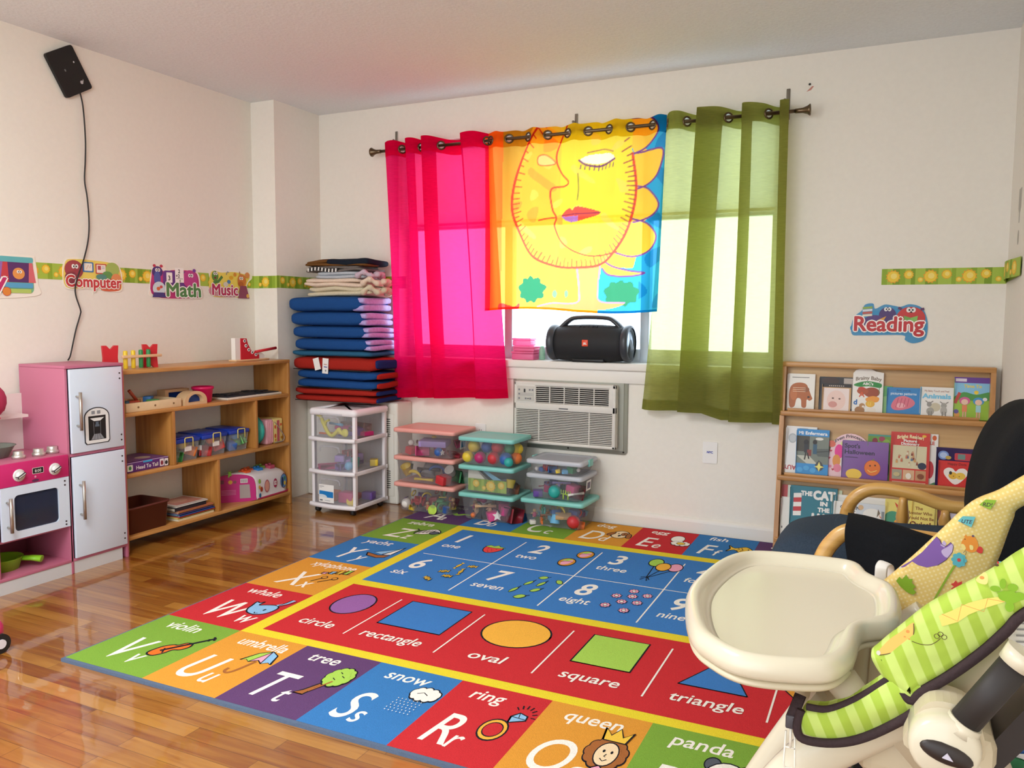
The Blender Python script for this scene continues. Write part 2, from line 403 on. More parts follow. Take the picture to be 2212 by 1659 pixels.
# the white shade drawn down over the upper sashes
SHADE = sheer('shade_cloth', '#f1efe8', trans=.03, diff=.45)
t = thing('roller_shade', 'white roller shade half drawn down behind the three curtains', 'blind', (-1.7, D + .06, 1.71))
m = MB(); m.grid(lambda u, v: V((WX0 + .02 + u * (WX1 - WX0 - .04), D + .065 + .002 * math.sin(u * 9), 1.715 + v * (WZ1 - 1.745))), 24, 6, SHADE); part(m, 'shade_cloth', t)
m = MB(); m.box((WX0 + .02, D + .058, 1.705), (WX1 - .02, D + .072, 1.722), WHITE, .003); part(m, 'bottom_bar', t)
m = MB(); m.cyl((WX0 + .01, D + .06, WZ1 - .03), (WX1 - .01, D + .06, WZ1 - .03), .022, WHITE); part(m, 'roller', t)

# ================================================================== wall borders
GRN = [mat('#8fae2f', .6), mat('#a9c348', .6), mat('#7d9d22', .6)]
SUNO = mat('#e8a52a', .6); SUNY = mat('#f3cf3e', .6); SUNL = mat('#f8e27a', .6)
def border_art(L, Hh, seed):
    R = random.Random(seed); it = []; x = 0; i = 0
    while x < L:
        w_ = R.choice((.018, .024, .03)); it.append(('p', [(x, 0), (min(x + w_, L), 0), (min(x + w_, L), Hh), (x, Hh)], GRN[i % 3 if R.random() > .3 else 1])); x += w_; i += 1
    out = [[('p', [(0, 0), (L, 0), (L, Hh), (0, Hh)], GRN[1])], it, [], [], []]
    x = .05; k = seed
    while x < L - .03:
        big = k % 3; r = (.027, .019, .011)[big]; y = Hh * (.5, .62, .3)[big]
        star = [(x + (r * 1.22 if j % 2 else r * .98) * math.cos(j * PI / 12), y + (r * 1.22 if j % 2 else r * .98) * math.sin(j * PI / 12)) for j in range(24)]
        star = [(min(max(a, 0), L), min(max(b, 0), Hh)) for a, b in star]
        out[2].append(('p', star, SUNO)); out[3].append(('e', x, y, r * .93, r * .93, SUNY)); out[4].append(('e', x + r * .1, y + r * .1, r * .5, r * .5, SUNL))
        x += (.066, .05, .042)[big]; k += 1
    return out
def border(o, ex, n, L, label, seed, Hh=.075):
    m = MB(); o = V(o); ex = V(ex); n = V(n)
    m.prism([(0, 0), (L, 0), (L, Hh), (0, Hh)], o, ex, (0, 0, 1), .0008, GRN[1]) if ex.cross(V((0, 0, 1))).dot(n) > 0 else m.prism([(0, 0), (L, 0), (L, Hh), (0, Hh)], o, ex, (0, 0, 1), -.0008, GRN[1])
    for lay, its in enumerate(border_art(L, Hh, seed)): m.art((o, ex, (0, 0, 1), n), its, .0009 + lay * .00015, 0)
    single(m, 'wallpaper_border', label, 'wall border', tuple(o + ex * L / 2), 'sun patterned border strips round the room')
border((XL, 1.75, 1.321), (0, 1, 0), (1, 0, 0), PY - 1.75, 'green striped border with yellow suns running along the left wall behind the posters', 0)
border((XL, PY, 1.321), (1, 0, 0), (0, -1, 0), PX - XL, 'short piece of sun border on the narrow face of the corner column', 2)
border((PX, PY, 1.323), (0, 1, 0), (1, 0, 0), D - PY, 'sun border on the deep side of the corner column, beside the blankets', 1)
border((PX, D, 1.327), (1, 0, 0), (0, -1, 0), .66, 'sun border on the window wall between the column and the pink curtain', 1)
border((-.09, D, 1.322), (1, 0, 0), (0, -1, 0), XR + .09, 'sun border starting above the reading poster and ending in the right corner', 0)
m = MB()   # the strip curls off the corner on the right wall
def curl(u, v): return V((XR - .004 - .03 * math.sin(u * 3.0) ** 2, D - .004 - u * .5, 1.325 + v * .075 + .012 * u))
m.grid(curl, 24, 2, GRN[1])
for lay, its in enumerate(border_art(.5, .075, 2)): m.art(lambda x, y, h: curl(x / .5, y / .075) + V((-h, 0, 0)), its, .0009 + lay * .00015, 0)
single(m, 'wallpaper_border', 'sun border peeling away from the right wall by the corner', 'wall border', (XR - .01, D - .25, 1.325), 'sun patterned border strips round the room')

# ================================================================== word posters
def poster(o, ex, n, outline, items, label, name='word_poster', base='#f6efe2', group='cut-out word posters'):
    m = MB(); o = V(o); ex = V(ex); n = V(n); b = mat(base, .35)
    sg = 1 if ex.cross(V((0, 0, 1))).dot(n) > 0 else -1
    m.prism(outline, o + n * .0015, ex, (0, 0, 1), .0015 * sg, b); m.art((o + n * .003, ex, (0, 0, 1), n), items, .0003, .0002)
    return single(m, name, label, 'poster', tuple(o), group)
def c(h, r=.4): return mat(h, r)
def word(st, x, y, size, h, out='#fdfaf4', **k):
    return [text(st, x, y, size, c(out), bold=.085, **k), text(st, x, y, size, c(h), bold=.03, **k)]
LW = lambda y, z: (XL, y, z)
EY, NX = (0, 1, 0), (1, 0, 0)
def eyes(x, y, r): return [('e', x - r, y, r, r * 1.2, WHITE), ('e', x + r, y, r, r * 1.2, WHITE), ('e', x - r * .7, y, r * .4, r * .5, BLACK), ('e', x + r * .7, y, r * .4, r * .5, BLACK)]
# puppet theatre poster, cut by the frame
poster(LW(2.10, 1.24), EY, NX, spline([(0, 0), (.34, 0), (.355, .06), (.345, .17), (.32, .185), (.1, .18), (0, .17)], 5, True), [
    ('p', rrect(.01, .012, .335, .165, .02), c('#7fbf93')), ('p', rrect(.02, .02, .2, .16, .02), c('#9a6ab0')), ('p', [(.19, .06), (.335, .06), (.325, .155), (.2, .155)], c('#5b2f6b')), ('p', [(.18, .06), (.22, .06), (.215, .155), (.195, .155)], c('#c8414a')),
    ('p', [(.31, .06), (.345, .06), (.33, .155), (.315, .155)], c('#d86a72')), ('p', rrect(.18, .15, .335, .175, .008), c('#63b7bd')), ('e', .265, .1, .028, .026, c('#e79a52')), *eyes(.268, .108, .006),
    ('p', rrect(.2, .035, .33, .058, .005), c('#5aa6cf')), ('p', rrect(.21, .012, .32, .03, .004), c('#b6cf6a')), ('e', .12, .11, .045, .05, c('#3c62a8')), *eyes(.135, .13, .012),
    *word('Play', .015, .03, .105, '#c22a6a', w=.19), *oell(.205, .018, .018, .018, c('#e28a3a'), c('#c23a3a'), .002)],
    'puppet stage word poster on the left wall, cut off by the photo edge')
poster(LW(2.585, 1.258), EY, NX, spline([(.01, .02), (.14, .022), (.155, -.004), (.17, .022), (.3, .012), (.325, .05), (.315, .13), (.28, .165), (.2, .165), (.15, .17), (.06, .175), (.005, .15), (-.005, .08)], 5, True), [
    ('p', spline([(.01, .03), (.14, .03), (.155, .01), (.17, .03), (.3, .02), (.318, .06), (.308, .125), (.27, .157), (.06, .165), (.008, .14)], 5, True), c('#f0d868')), ('p', spline([(.2, .02), (.3, .02), (.315, .06), (.3, .09), (.22, .07)], 4, True), c('#dd6a48')), ('e', .055, .115, .05, .045, c('#a8444e')), ('e', .04, .075, .035, .03, c('#8e3a48')), *eyes(.06, .13, .009),
    ('p', rrect(.1, .105, .16, .155, .006), c('#3f7fb5')), ('p', rrect(.108, .112, .152, .149, .003), c('#f4f0e4')), ('l', [(.12, .12), (.13, .14), (.14, .125), (.145, .143)], .002, c('#c9772a')),
    ('p', rrect(.17, .1, .232, .15, .004), c('#c94a40')), ('p', rrect(.176, .105, .226, .145, .002), c('#f6e9dc')), ('p', rrect(.182, .12, .2, .14, .001), c('#b8485a')), ('l', [(.205, .135), (.22, .135)], .002, c('#5a7fc0')), ('l', [(.205, .127), (.22, .127)], .002, c('#5a7fc0')),
    ('e', .265, .125, .04, .035, c('#a6bf62')), ('e', .235, .095, .03, .02, c('#5f9a54')), ('e', .285, .075, .03, .03, c('#e2905a')), ('e', .2, .085, .03, .014, c('#4f8f86')),
    *word('Computer', .008, .033, .078, '#c7383e', w=.305)],
    'speech bubble shaped Computer poster behind the dangling black cable')
poster(LW(3.078, 1.246), EY, NX, spline([(.02, 0), (.33, .0), (.345, .04), (.34, .13), (.3, .165), (.25, .16), (.16, .165), (.12, .15), (.09, .18), (.03, .175), (.01, .13), (.0, .06)], 5, True), [
    ('p', spline([(.03, .008), (.325, .008), (.335, .04), (.33, .125), (.29, .155), (.16, .155), (.1, .145), (.03, .16), (.012, .12)], 5, True), c('#c23a7a')), ('p', rrect(.085, .06, .3, .15, .02), c('#6a3f8f')), ('e', .05, .14, .035, .03, c('#41357a')), ('e', .048, .105, .022, .04, c('#4a60a8')), *eyes(.052, .15, .008), ('e', .03, .172, .01, .008, c('#c23a52')), ('e', .075, .172, .01, .008, c('#c23a52')),
    ('e', .27, .11, .052, .05, c('#c2458f')), *eyes(.275, .13, .009), ('e', .3, .158, .012, .01, c('#7a3fa0')),
    ('p', rrect(.165, .088, .225, .168, .003), c('#fbf9f3')), text('2', .193, .14, .028, INK, bold=.02, al='c'), text('+2', .183, .115, .026, INK, bold=.02, al='c'), ('l', [(.172, .109), (.218, .109)], .002, INK), text('4', .197, .09, .022, c('#7a9a60'), bold=.02, al='c'),
    ('p', rrect(.105, .085, .145, .14, .003), c('#fbf9f3')), text('3', .124, .098, .035, INK, bold=.02, al='c'), ('e', .055, .05, .042, .038, c('#cfe0e8')), ('e', .05, .05, .012, .01, c('#d9703a')), ('e', .068, .06, .01, .008, c('#cf4a4a')), ('p', [(.01, .004), (.1, .004), (.085, .03), (.02, .03)], c('#3a3f80')),
    *word('Math', .105, .012, .105, '#4f8a4e', w=.235)],
    'Math poster with purple creatures and number cards on the left wall')
poster(LW(3.49, 1.252), EY, NX, spline([(.005, .02), (.2, .0), (.32, .002), (.335, .02), (.3, .06), (.31, .1), (.345, .13), (.33, .16), (.28, .165), (.2, .17), (.12, .16), (.04, .17), (.0, .15), (.01, .09)], 5, True), [
    ('p', spline([(.012, .02), (.2, .01), (.31, .008), (.29, .06), (.3, .1), (.32, .14), (.2, .16), (.1, .152), (.015, .15)], 5, True), c('#efd95e')), ('p', spline([(.012, .02), (.2, .01), (.21, .05), (.02, .07)], 4, True), c('#d8a0a8')), ('e', .045, .13, .026, .03, c('#5f8f3a')), ('l', [(.03, .09), (.07, .1), (.1, .13)], .018, c('#4f8440')), *eyes(.048, .145, .008), ('e', .045, .12, .008, .006, c('#7a2a3a')),
    ('e', .17, .125, .016, .012, c('#e8b32a')), ('e', .15, .1, .014, .012, c('#4a7fb8')), ('l', [(.13, .14), (.14, .16), (.152, .155)], .004, c('#3a5fa0')), ('e', .125, .085, .02, .014, c('#d9d2c4')), ('e', .2, .145, .012, .012, c('#d98f2a')),
    ('e', .255, .11, .035, .04, c('#cf7a3a')), *eyes(.25, .125, .008), ('e', .245, .09, .022, .016, c('#b5602a')), ('l', [(.24, .145), (.235, .165)], .006, c('#a85a2a')), ('e', .3, .145, .02, .018, c('#d98a4a')), ('p', [(.22, .004), (.315, .004), (.29, .08), (.24, .08)], c('#8a3a5a')), ('e', .3, .02, .012, .012, c('#e0b04a')),
    *word('Music', .018, .022, .09, '#b8275a', w=.2)],
    'Music poster with green and orange creatures next to the corner column')
EXX, NY = (1, 0, 0), (0, -1, 0)
poster((-.212, D, 1.058), EXX, NY, spline([(.0, .03), (.05, .022), (.22, .026), (.235, .003), (.27, -.012), (.315, .004), (.328, .04), (.325, .1), (.3, .155), (.25, .172), (.21, .16), (.18, .165), (.14, .17), (.1, .15), (.09, .175), (.055, .17), (.04, .14), (.005, .105)], 5, True), [
    ('p', spline([(.012, .04), (.3, .04), (.31, .1), (.285, .145), (.25, .158), (.2, .148), (.15, .158), (.12, .14), (.06, .14), (.02, .1)], 5, True), c('#2f8fc0')), ('e', .155, .12, .038, .038, c('#4a2f6e')), *eyes(.155, .148, .008), ('e', .1, .085, .05, .035, c('#55357a')), ('e', .04, .09, .03, .02, c('#55357a')),
    ('p', [(.12, .1), (.15, .115), (.135, .085), (.105, .09)], c('#e0a03a')), *[('p', [(.045, .112 + k * .012), (.088, .116 + k * .012), (.088, .126 + k * .012), (.045, .122 + k * .012)], c(h)) for k, h in enumerate(('#e8e0c8', '#c25a4a', '#d8e2ea', '#8fb04a'))],
    ('e', .255, .105, .062, .055, c('#c9302c')), *eyes(.255, .145, .01), ('l', [(.215, .148), (.2, .155)], .012, c('#5a2a5a')), ('l', [(.295, .148), (.31, .15)], .012, c('#5a2a5a')), ('e', .256, .135, .004, .004, BLACK), ('p', [(.225, .118), (.255, .108), (.255, .085), (.228, .094)], c('#6fa84a')), ('p', [(.285, .118), (.255, .108), (.255, .085), (.282, .094)], c('#86bd58')),
    *word('Reading', .012, .045, .098, '#c2282c', w=.3)],
    'Reading poster with red and purple creatures above the book display', base='#3f8fbe')
# ================================================================== curtains and rod
ROD = mat('#6b5a44', .3, .85); BRKT = mat('#8a8378', .35, .8); YR = D - .085; ZR = 2.155
def curtain(name, label, xt, xb, zb, cloth_, waves, amp, ph, group, hemz=.055, grom=None, over=.010, printed=None, top=2.198, plan=None, lean=0):
    """one panel hung by ring eyelets: waves round the rod, thin cloth, double top band and bottom hem"""
    t = thing(name, label, 'curtain', ((xt[0] + xt[1]) / 2, YR, zb if not callable(zb) else zb(.5)), group=group)
    zbf = zb if callable(zb) else (lambda u: zb)
    pl = spline(plan, 24) if plan else None
    def P(u, v, off=0.0):
        if pl:
            q = max(0, min(u, 1)) * (len(pl) - 1); i = min(int(q), len(pl) - 2); f = q - i; fx = pl[i][0] + (pl[i + 1][0] - pl[i][0]) * f; fy = pl[i][1] + (pl[i + 1][1] - pl[i][1]) * f
            sw = .012 * math.sin(fx * 9 + 1) * (1 - v) * v * 3
            x = (xt[0] + (xt[1] - xt[0]) * fx) * v + (xb[0] + (xb[1] - xb[0]) * fx) * (1 - v) + sw
            return V((x, YR + fy * (.8 + .2 * v) + lean * (1 - v) + .006 * math.sin(9 * fx + 4 * v) * (1 - v) - off, zbf(fx) + (top - zbf(fx)) * v - fy * .25 * v * v))
        k = u * waves * PI + ph; fl = 1 - .25 * (1 - v)
        x = (xt[0] + (xt[1] - xt[0]) * u) * v + (xb[0] + (xb[1] - xb[0]) * u) * (1 - v) + over * math.sin(2 * k) * (.75 + .25 * v) * (1 + .5 * math.sin(3.1 * u * PI + ph))
        y = YR + amp * fl * math.sin(k) + lean * (1 - v) + .006 * math.sin(7 * u + 3 * v) * (1 - v)
        z = zbf(u) + (top - zbf(u)) * v + .004 * math.sin(k * 2) * v
        return V((x, y - off, z))
    def nrm(u, v):
        e = 1e-3; a = P(min(u + e, 1), v) - P(max(u - e, 0), v); b = P(u, min(v + e, 1)) - P(u, max(v - e, 0)); n = a.cross(b).normalized()
        return n if n.y < 0 else -n
    span = top - zbf(.5); L = xt[1] - xt[0]; eye = []
    kk = math.ceil((ph) / PI + 1e-6)
    while (kk * PI - ph) / (waves * PI) < 1:
        u = (kk * PI - ph) / (waves * PI)
        if u > .015: eye.append(u)
        kk += 1
    if pl:
        g = [(k / 2000, P(k / 2000, 1).y - YR) for k in range(2001)]; eye = [a[0] for a, b in zip(g[:-1], g[1:]) if a[1] * b[1] < 0]; L *= 1.9
    v0 = 1 - .088 / span; vr = 1 - (top - ZR) / span
    # arc-length scale along u near each eyelet for a round hole
    def du(u): return (P(u + .002, vr) - P(u - .002, vr)).length / .004
    E_ = [(u, du(u)) for u in eye]; R0 = .0185
    def skip(u, v):
        z = (v - vr) * span
        return any(((u - q) * s) ** 2 + z * z < R0 * R0 for q, s in E_)
    m = MB(); nu = int(170 * L / .7)
    m.grid(lambda u, v: P(u, v * v0), nu, 220 if printed else 60, cloth_); part(m, 'cloth', t)
    m = MB()
    m.grid(lambda u, v: P(u, v0 + (1 - v0) * v, .0), nu * 2, 34, cloth_, skip=lambda u, v: skip(u, v0 + (1 - v0) * v))
    m.grid(lambda u, v: P(u, v0 + (1 - v0) * v) - nrm(u, v0 + (1 - v0) * v) * -.0012, nu * 2, 34, cloth_, skip=lambda u, v: skip(u, v0 + (1 - v0) * v)); part(m, 'top_band', t)
    m = MB(); hv = hemz / span
    m.grid(lambda u, v: P(u, hv * v) + nrm(u, hv * v) * .0012, nu, 3, cloth_); part(m, 'bottom_hem', t)
    for q, s in E_:
        c0 = P(q, vr); n = nrm(q, vr); a = V((0, 0, 1)); a = (a - n * a.dot(n)).normalized(); b = n.cross(a); g = MB()
        g.tube([c0 + n * .001 + a * (.0225 * math.cos(2 * PI * j / 28)) + b * (.0225 * math.sin(2 * PI * j / 28)) for j in range(28)], .0048, grom or ROD, 6, closed=True); part(g, 'eyelet', t)
    return t, P
GRP = 'eyelet curtains on the window rod'
PINK = sheer('pink_sheer', '#ec1464', trans=.30, diff=.32, tcol='#ff4a80')
GREENC = sheer('green_sheer', '#a6a45a', trans=.30, diff=.34, tcol='#e0eab4')
curtain('eyelet_curtain', 'hot pink sheer curtain on the left of the window', (-2.862, -2.15), (-2.80, -2.035), lambda u: .655 + .03 * u, PINK, 7, .042, 1.0, GRP, plan=[(0, -.012), (.05, -.032), (.12, -.028), (.21, .036), (.255, .03), (.225, -.036), (.30, -.04), (.40, .034), (.46, .036), (.385, -.04), (.46, -.045), (.60, .03), (.70, .04), (.74, -.01), (.76, -.04), (.88, -.045), (1.0, .02)])
curtain('eyelet_curtain', 'olive green sheer curtain on the right of the window', (-1.135, -.525), (-1.235, -.505), lambda u: .668 - .035 * min(1, max(0, (u - .45) * 8)), GREENC, 6, .042, 2.4, GRP, plan=[(0, .02), (.05, -.03), (.13, -.03), (.25, .03), (.44, .04), (.45, .02), (.285, -.04), (.33, -.046), (.46, -.03), (.60, .036), (.70, .036), (.64, -.036), (.69, -.046), (.80, -.02), (.90, .034), (.985, .036), (.93, -.03), (1.0, -.035)])
# the printed panel: a sleeping sun with petals, painted as a cloth print
def sun_print(x, z):
    """colour of the printed cloth at x, z (metres on the hung panel)"""
    P = np.stack([x, z], -1)
    def dist(pts, closed=False, n=6):
        q = np.array(spline(pts, n, closed)); q = np.vstack([q, q[:1]]) if closed else q
        d = np.full(x.shape, 9.0)
        for a, b in zip(q[:-1], q[1:]):
            ab = b - a; t = np.clip(((P - a) @ ab) / max(ab @ ab, 1e-12), 0, 1); d = np.minimum(d, np.linalg.norm(P - a - t[..., None] * ab, axis=-1))
        return d
    def inside(pts, n=6):
        q = np.array(spline(pts, n, True)); r = np.zeros(x.shape, bool)
        for a, b in zip(q, np.roll(q, -1, 0)):
            cnd = (a[1] > z) != (b[1] > z); xi = (b[0] - a[0]) * (z - a[1]) / ((b[1] - a[1]) or 1e-9) + a[0]; r ^= cnd & (x < xi)
        return r
    C_ = np.zeros(x.shape + (3,)); L_ = lambda h: np.array(lin(h)[:3])
    def put(mask, h): C_[mask] = L_(h)
    def soft(d, w_, h):
        k = np.clip((w_ - d) / .003 + .5, 0, 1)[..., None]; C_[:] = C_ * (1 - k) + L_(h) * k
    rn = np.sin(x * 37 + np.sin(z * 23) * 2) * .5 + np.sin(z * 31 + x * 11) * .5
    C_[:] = L_('#ffb93c'); k = np.clip((z - 1.7) / .5, 0, 1)[..., None]; C_[:] = C_ * (1 - k) + L_('#d9a531') * k
    put(x < -2.06, '#ff8a2a')
    put((x > -1.30 + .03 * np.sin(z * 9)) | ((z < 1.42) & (x > -1.48)), '#2a9fcc')
    put((x > -1.26) & (rn > .25), '#1580b8')
    for cx, cz, rx, rz in ((-1.876, 1.31, .085, .07), (-1.35, 1.285, .09, .065)):
        a = np.arctan2(z - cz, x - cx); put(((x - cx) / rx) ** 2 + ((z - cz) / rz) ** 2 < 1 + .18 * np.sin(9 * a), '#238455')
    trunk = [(-1.60, 1.44), (-1.585, 1.3), (-1.60, 1.235), (-1.75, 1.235), (-1.83, 1.215), (-1.6, 1.2), (-1.42, 1.2), (-1.33, 1.235), (-1.47, 1.245), (-1.485, 1.32), (-1.475, 1.44)]
    put(inside(trunk), '#ff9c55'); soft(dist(trunk[:5]), .003, '#c98ac8'); soft(dist(trunk[7:]), .003, '#c98ac8')
    petals = [[(-1.33, 2.20), (-1.22, 2.2), (-1.165, 2.13), (-1.22, 2.06), (-1.30, 2.02)], [(-1.30, 2.02), (-1.2, 2.03), (-1.137, 2.018), (-1.16, 1.91), (-1.21, 1.86), (-1.285, 1.835)], [(-1.285, 1.85), (-1.22, 1.83), (-1.155, 1.75), (-1.19, 1.69), (-1.30, 1.66)], [(-1.31, 1.68), (-1.22, 1.65), (-1.164, 1.583), (-1.20, 1.51), (-1.30, 1.48), (-1.38, 1.5)], [(-1.467, 1.47), (-1.40, 1.43), (-1.311, 1.405), (-1.225, 1.392), (-1.33, 1.375), (-1.42, 1.385), (-1.46, 1.42)]]
    for p in petals: put(inside(p, 4), '#ffc23c')
    for p in petals: soft(dist(p, False, 4), .0045, '#7a3f86')
    face = [(-1.80, 2.25), (-1.954, 2.046), (-2.01, 1.819), (-1.98, 1.663), (-1.878, 1.505), (-1.737, 1.438), (-1.573, 1.427), (-1.441, 1.457), (-1.352, 1.565), (-1.304, 1.708), (-1.289, 1.852), (-1.31, 2.02), (-1.36, 2.25)]
    fi = inside(face); put(fi, '#ffc23a'); put(fi & (x > -1.72) & (z > 1.47 + .1 * (x + 1.6) ** 2), '#f2d436'); put(fi & (rn > .55) & (x < -1.7), '#ffab3a'); put(fi & (rn < -.75), '#f8d050')
    soft(dist(face[:-1]), .0065, '#e2482f')
    fa = np.array(spline(face, 12)); 
    for q in range(2, len(fa) - 8, 2):
        a = fa[q]; cdir = np.array([-1.62, 1.85]) - a; cdir /= np.linalg.norm(cdir); b = a + cdir * (.04 + .012 * math.sin(q * 1.7)); ab = b - a
        t = np.clip(((P - a) @ ab) / (ab @ ab), 0, 1); soft(np.linalg.norm(P - a - t[..., None] * ab, axis=-1), .0032, '#e2502f' if a[0] < -1.5 else '#a8433f')
    prof = [(-1.678, 2.2), (-1.739, 2.079), (-1.744, 2.005), (-1.71, 1.94), (-1.663, 1.892), (-1.687, 1.871), (-1.77, 1.861), (-1.763, 1.755), (-1.74, 1.704), (-1.748, 1.654), (-1.697, 1.564), (-1.574, 1.497), (-1.468, 1.49), (-1.377, 1.505)]
    soft(dist(prof), .0045, '#e04a30'); soft(dist([(-1.83, 1.69), (-1.79, 1.70), (-1.745, 1.705)]), .004, '#e04a30')
    for p in ([(-1.84, 2.035), (-1.80, 2.046), (-1.752, 2.0), (-1.832, 1.991)],): put(inside(p), '#ffd27a'); soft(dist(p, True), .003, '#e26a3a')
    lid = [(-1.598, 1.998), (-1.542, 2.03), (-1.44, 2.03), (-1.40, 2.0), (-1.45, 1.985), (-1.53, 1.98)]; put(inside(lid), '#fff0cc'); soft(dist([(-1.6, 2.0), (-1.56, 1.975), (-1.48, 1.968), (-1.40, 1.995)]), .005, '#7a3a6a'); soft(dist([(-1.56, 2.04), (-1.48, 2.055), (-1.41, 2.035)]), .003, '#a8604a')
    for k in range(9):
        xx = -1.59 + k * .023; soft(dist([(xx, 1.975), (xx - .004, 1.945 + .01 * abs(k - 4) / 4)], False, 1), .0028, '#6a3060')
    lips = [(-1.705, 1.712), (-1.655, 1.748), (-1.63, 1.738), (-1.60, 1.755), (-1.485, 1.722), (-1.56, 1.69), (-1.62, 1.672), (-1.665, 1.68)]; put(inside(lips), '#e0503f'); put(inside(lips) & (z < 1.705) & (x < -1.6), '#b070b8'); soft(dist([(-1.705, 1.712), (-1.62, 1.715), (-1.485, 1.722)]), .003, '#8a2a4a')
    soft(dist([(-1.605, 1.93), (-1.6, 1.85), (-1.605, 1.79)]), .003, '#8a8038')
    put(inside([(-2.07, 1.2), (-2.06, 1.235), (-1.99, 1.215), (-1.96, 1.235), (-1.97, 1.2)]), '#f0483a')
    for cx in (-1.74, -1.66): put(((x - cx) / .014) ** 2 + ((z - 1.285) / .02) ** 2 < 1, '#7ccf7a')
    return C_
SUNC = sheer('printed_sheer', attr='print', trans=.27, diff=.30)
sun, _P = curtain('eyelet_curtain', 'short yellow curtain printed with a sleeping sun face, in the middle of the window', (-2.185, -1.12), (-2.168, -1.145), lambda u: 1.19 + .012 * math.sin(u * PI * 2), SUNC, 9, .024, 2.2, GRP, hemz=.012, over=.006, lean=-.03, printed=1)
for ch in [o for o in bpy.data.objects if o.parent == sun]:
    me = ch.data
    if SUNC.name not in [q.name for q in me.materials]: continue
    n = len(me.vertices); co = np.empty(n * 3, np.float32); me.vertices.foreach_get('co', co); co = co.reshape(-1, 3) + np.array(sun.location, np.float32)
    col = np.ones((n, 4), np.float32); col[:, :3] = sun_print(co[:, 0].astype(float), co[:, 2].astype(float))
    a = me.color_attributes.new('print', 'FLOAT_COLOR', 'POINT'); a.data.foreach_set('color', col.ravel())
t = thing('curtain_rod', 'dark metal curtain rod with flared ends above the window', 'curtain rod', (-1.68, YR, ZR))
m = MB(); m.cyl((-2.90, YR, ZR), (-.50, YR, ZR), .0095, ROD); part(m, 'rod', t)
for s, x in ((-1, -2.90), (1, -.50)):
    m = MB(); m.lathe([(.011, 0), (.012, .02), (.013, .035), (.02, .055), (.028, .066), (.026, .07), (.0, .072)], (x, YR, ZR), ROD, 18, (s, 0, 0)); part(m, 'finial', t)
for x, zz in ((-2.84, .13), (-1.66, .12), (-.545, .13)):
    m = MB(); m.box((x - .009, D - .006, ZR - .02), (x + .009, D - .0002, ZR + zz), BRKT, .003); m.tube([(x, D - .004, ZR + .045), (x - .002, D - .05, ZR + .04), (x - .003, YR, ZR + .022), (x - .003, YR - .012, ZR + .004), (x - .003, YR, ZR - .014), (x - .003, YR + .012, ZR - .004)], .005, BRKT, 8)
    m.ball((x - .014, D - .016, ZR + .075), .008, BRKT, 10); part(m, 'bracket', t)
# ================================================================== things on the sill
SZ = WZ0 + .0125
def boombox():
    cx, cy = -1.56, D + .0; zc = SZ + .112; BB = mat('#17191d', .62, bump=.3, scale=900); RUB = mat('#0f1012', .45); GR = mat('#3a3e45', .35); SIL = mat('#aab2bc', .3, .7)
    cy = D + .01
    t = thing('portable_speaker', 'black barrel-shaped portable speaker with carry handle on the window sill', 'speaker', (cx, cy, SZ))
    m = MB(); hw = .215
    m.rings([[V((cx + x, cy + r * .92 * math.cos(a), zc - .008 + r * math.sin(a))) for a in [2 * PI * j / 32 for j in range(32)]] for x, r in [(-hw, .088)] + [(-hw + 2 * hw * k / 10, .094 + .012 * math.sin(PI * k / 10)) for k in range(1, 10)] + [(hw, .088)]], BB); part(m, 'body', t)
    m = MB(); m.box((cx - .095, cy - .055, SZ), (cx + .095, cy + .055, SZ + .02), RUB, .006); part(m, 'foot', t)
    for s in (-1, 1):
        m = MB(); m.lathe([(.09, -.02), (.1, -.012), (.103, .01), (.098, .02), (.086, .022)], (cx + s * hw, cy, zc - .006), GR, 28, (s, 0, 0), caps=False); m.lathe([(.086, .014), (.07, .006), (.066, .012), (.03, .016), (.0, .017)], (cx + s * hw, cy, zc - .006), SIL, 24, (s, 0, 0), caps=False); part(m, 'bass_radiator', t)
    hp = spline([(cx - hw - .004, cy, zc - .09), (cx - hw - .008, cy, zc - .02), (cx - hw + .02, cy, zc + .055), (cx - .13, cy, zc + .12), (cx - .07, cy, zc + .136), (cx + .07, cy, zc + .136), (cx + .13, cy, zc + .12), (cx + hw - .02, cy, zc + .055), (cx + hw + .008, cy, zc - .02), (cx + hw + .004, cy, zc - .09)], 6)
    m = MB(); n = len(hp); m.tube(hp, [.0155 + .014 * abs(2 * k / (n - 1) - 1) ** 2 for k in range(n)], GR, 12, flat=(1.6, .8)); part(m, 'handle', t)
    m = MB(); R = .1066 * .92; a = (cx - .002, cy - .0985, zc - .006)
    m.box((cx - .018, a[1] - .002, zc - .022), (cx + .018, a[1] + .004, zc + .014), mat('#e8481e', .4), .003); m.art(((cx, a[1] - .002, zc - .004), (1, 0, 0), (0, 0, 1), (0, -1, 0)), [text('JBL', 0, -.008, .016, WHITE, bold=.03, al='c')]); part(m, 'badge', t, 'orange badge with white letters')
    m = MB()
    for k in range(5): m.cyl((cx - .05 + .025 * k, cy - .042, zc + .086), (cx - .05 + .025 * k, cy - .046, zc + .0925), .006, GR, 10)
    part(m, 'buttons', t)
boombox()
PKB = clear('#ff9cc6', .35, .25, fog='#ff86b8')
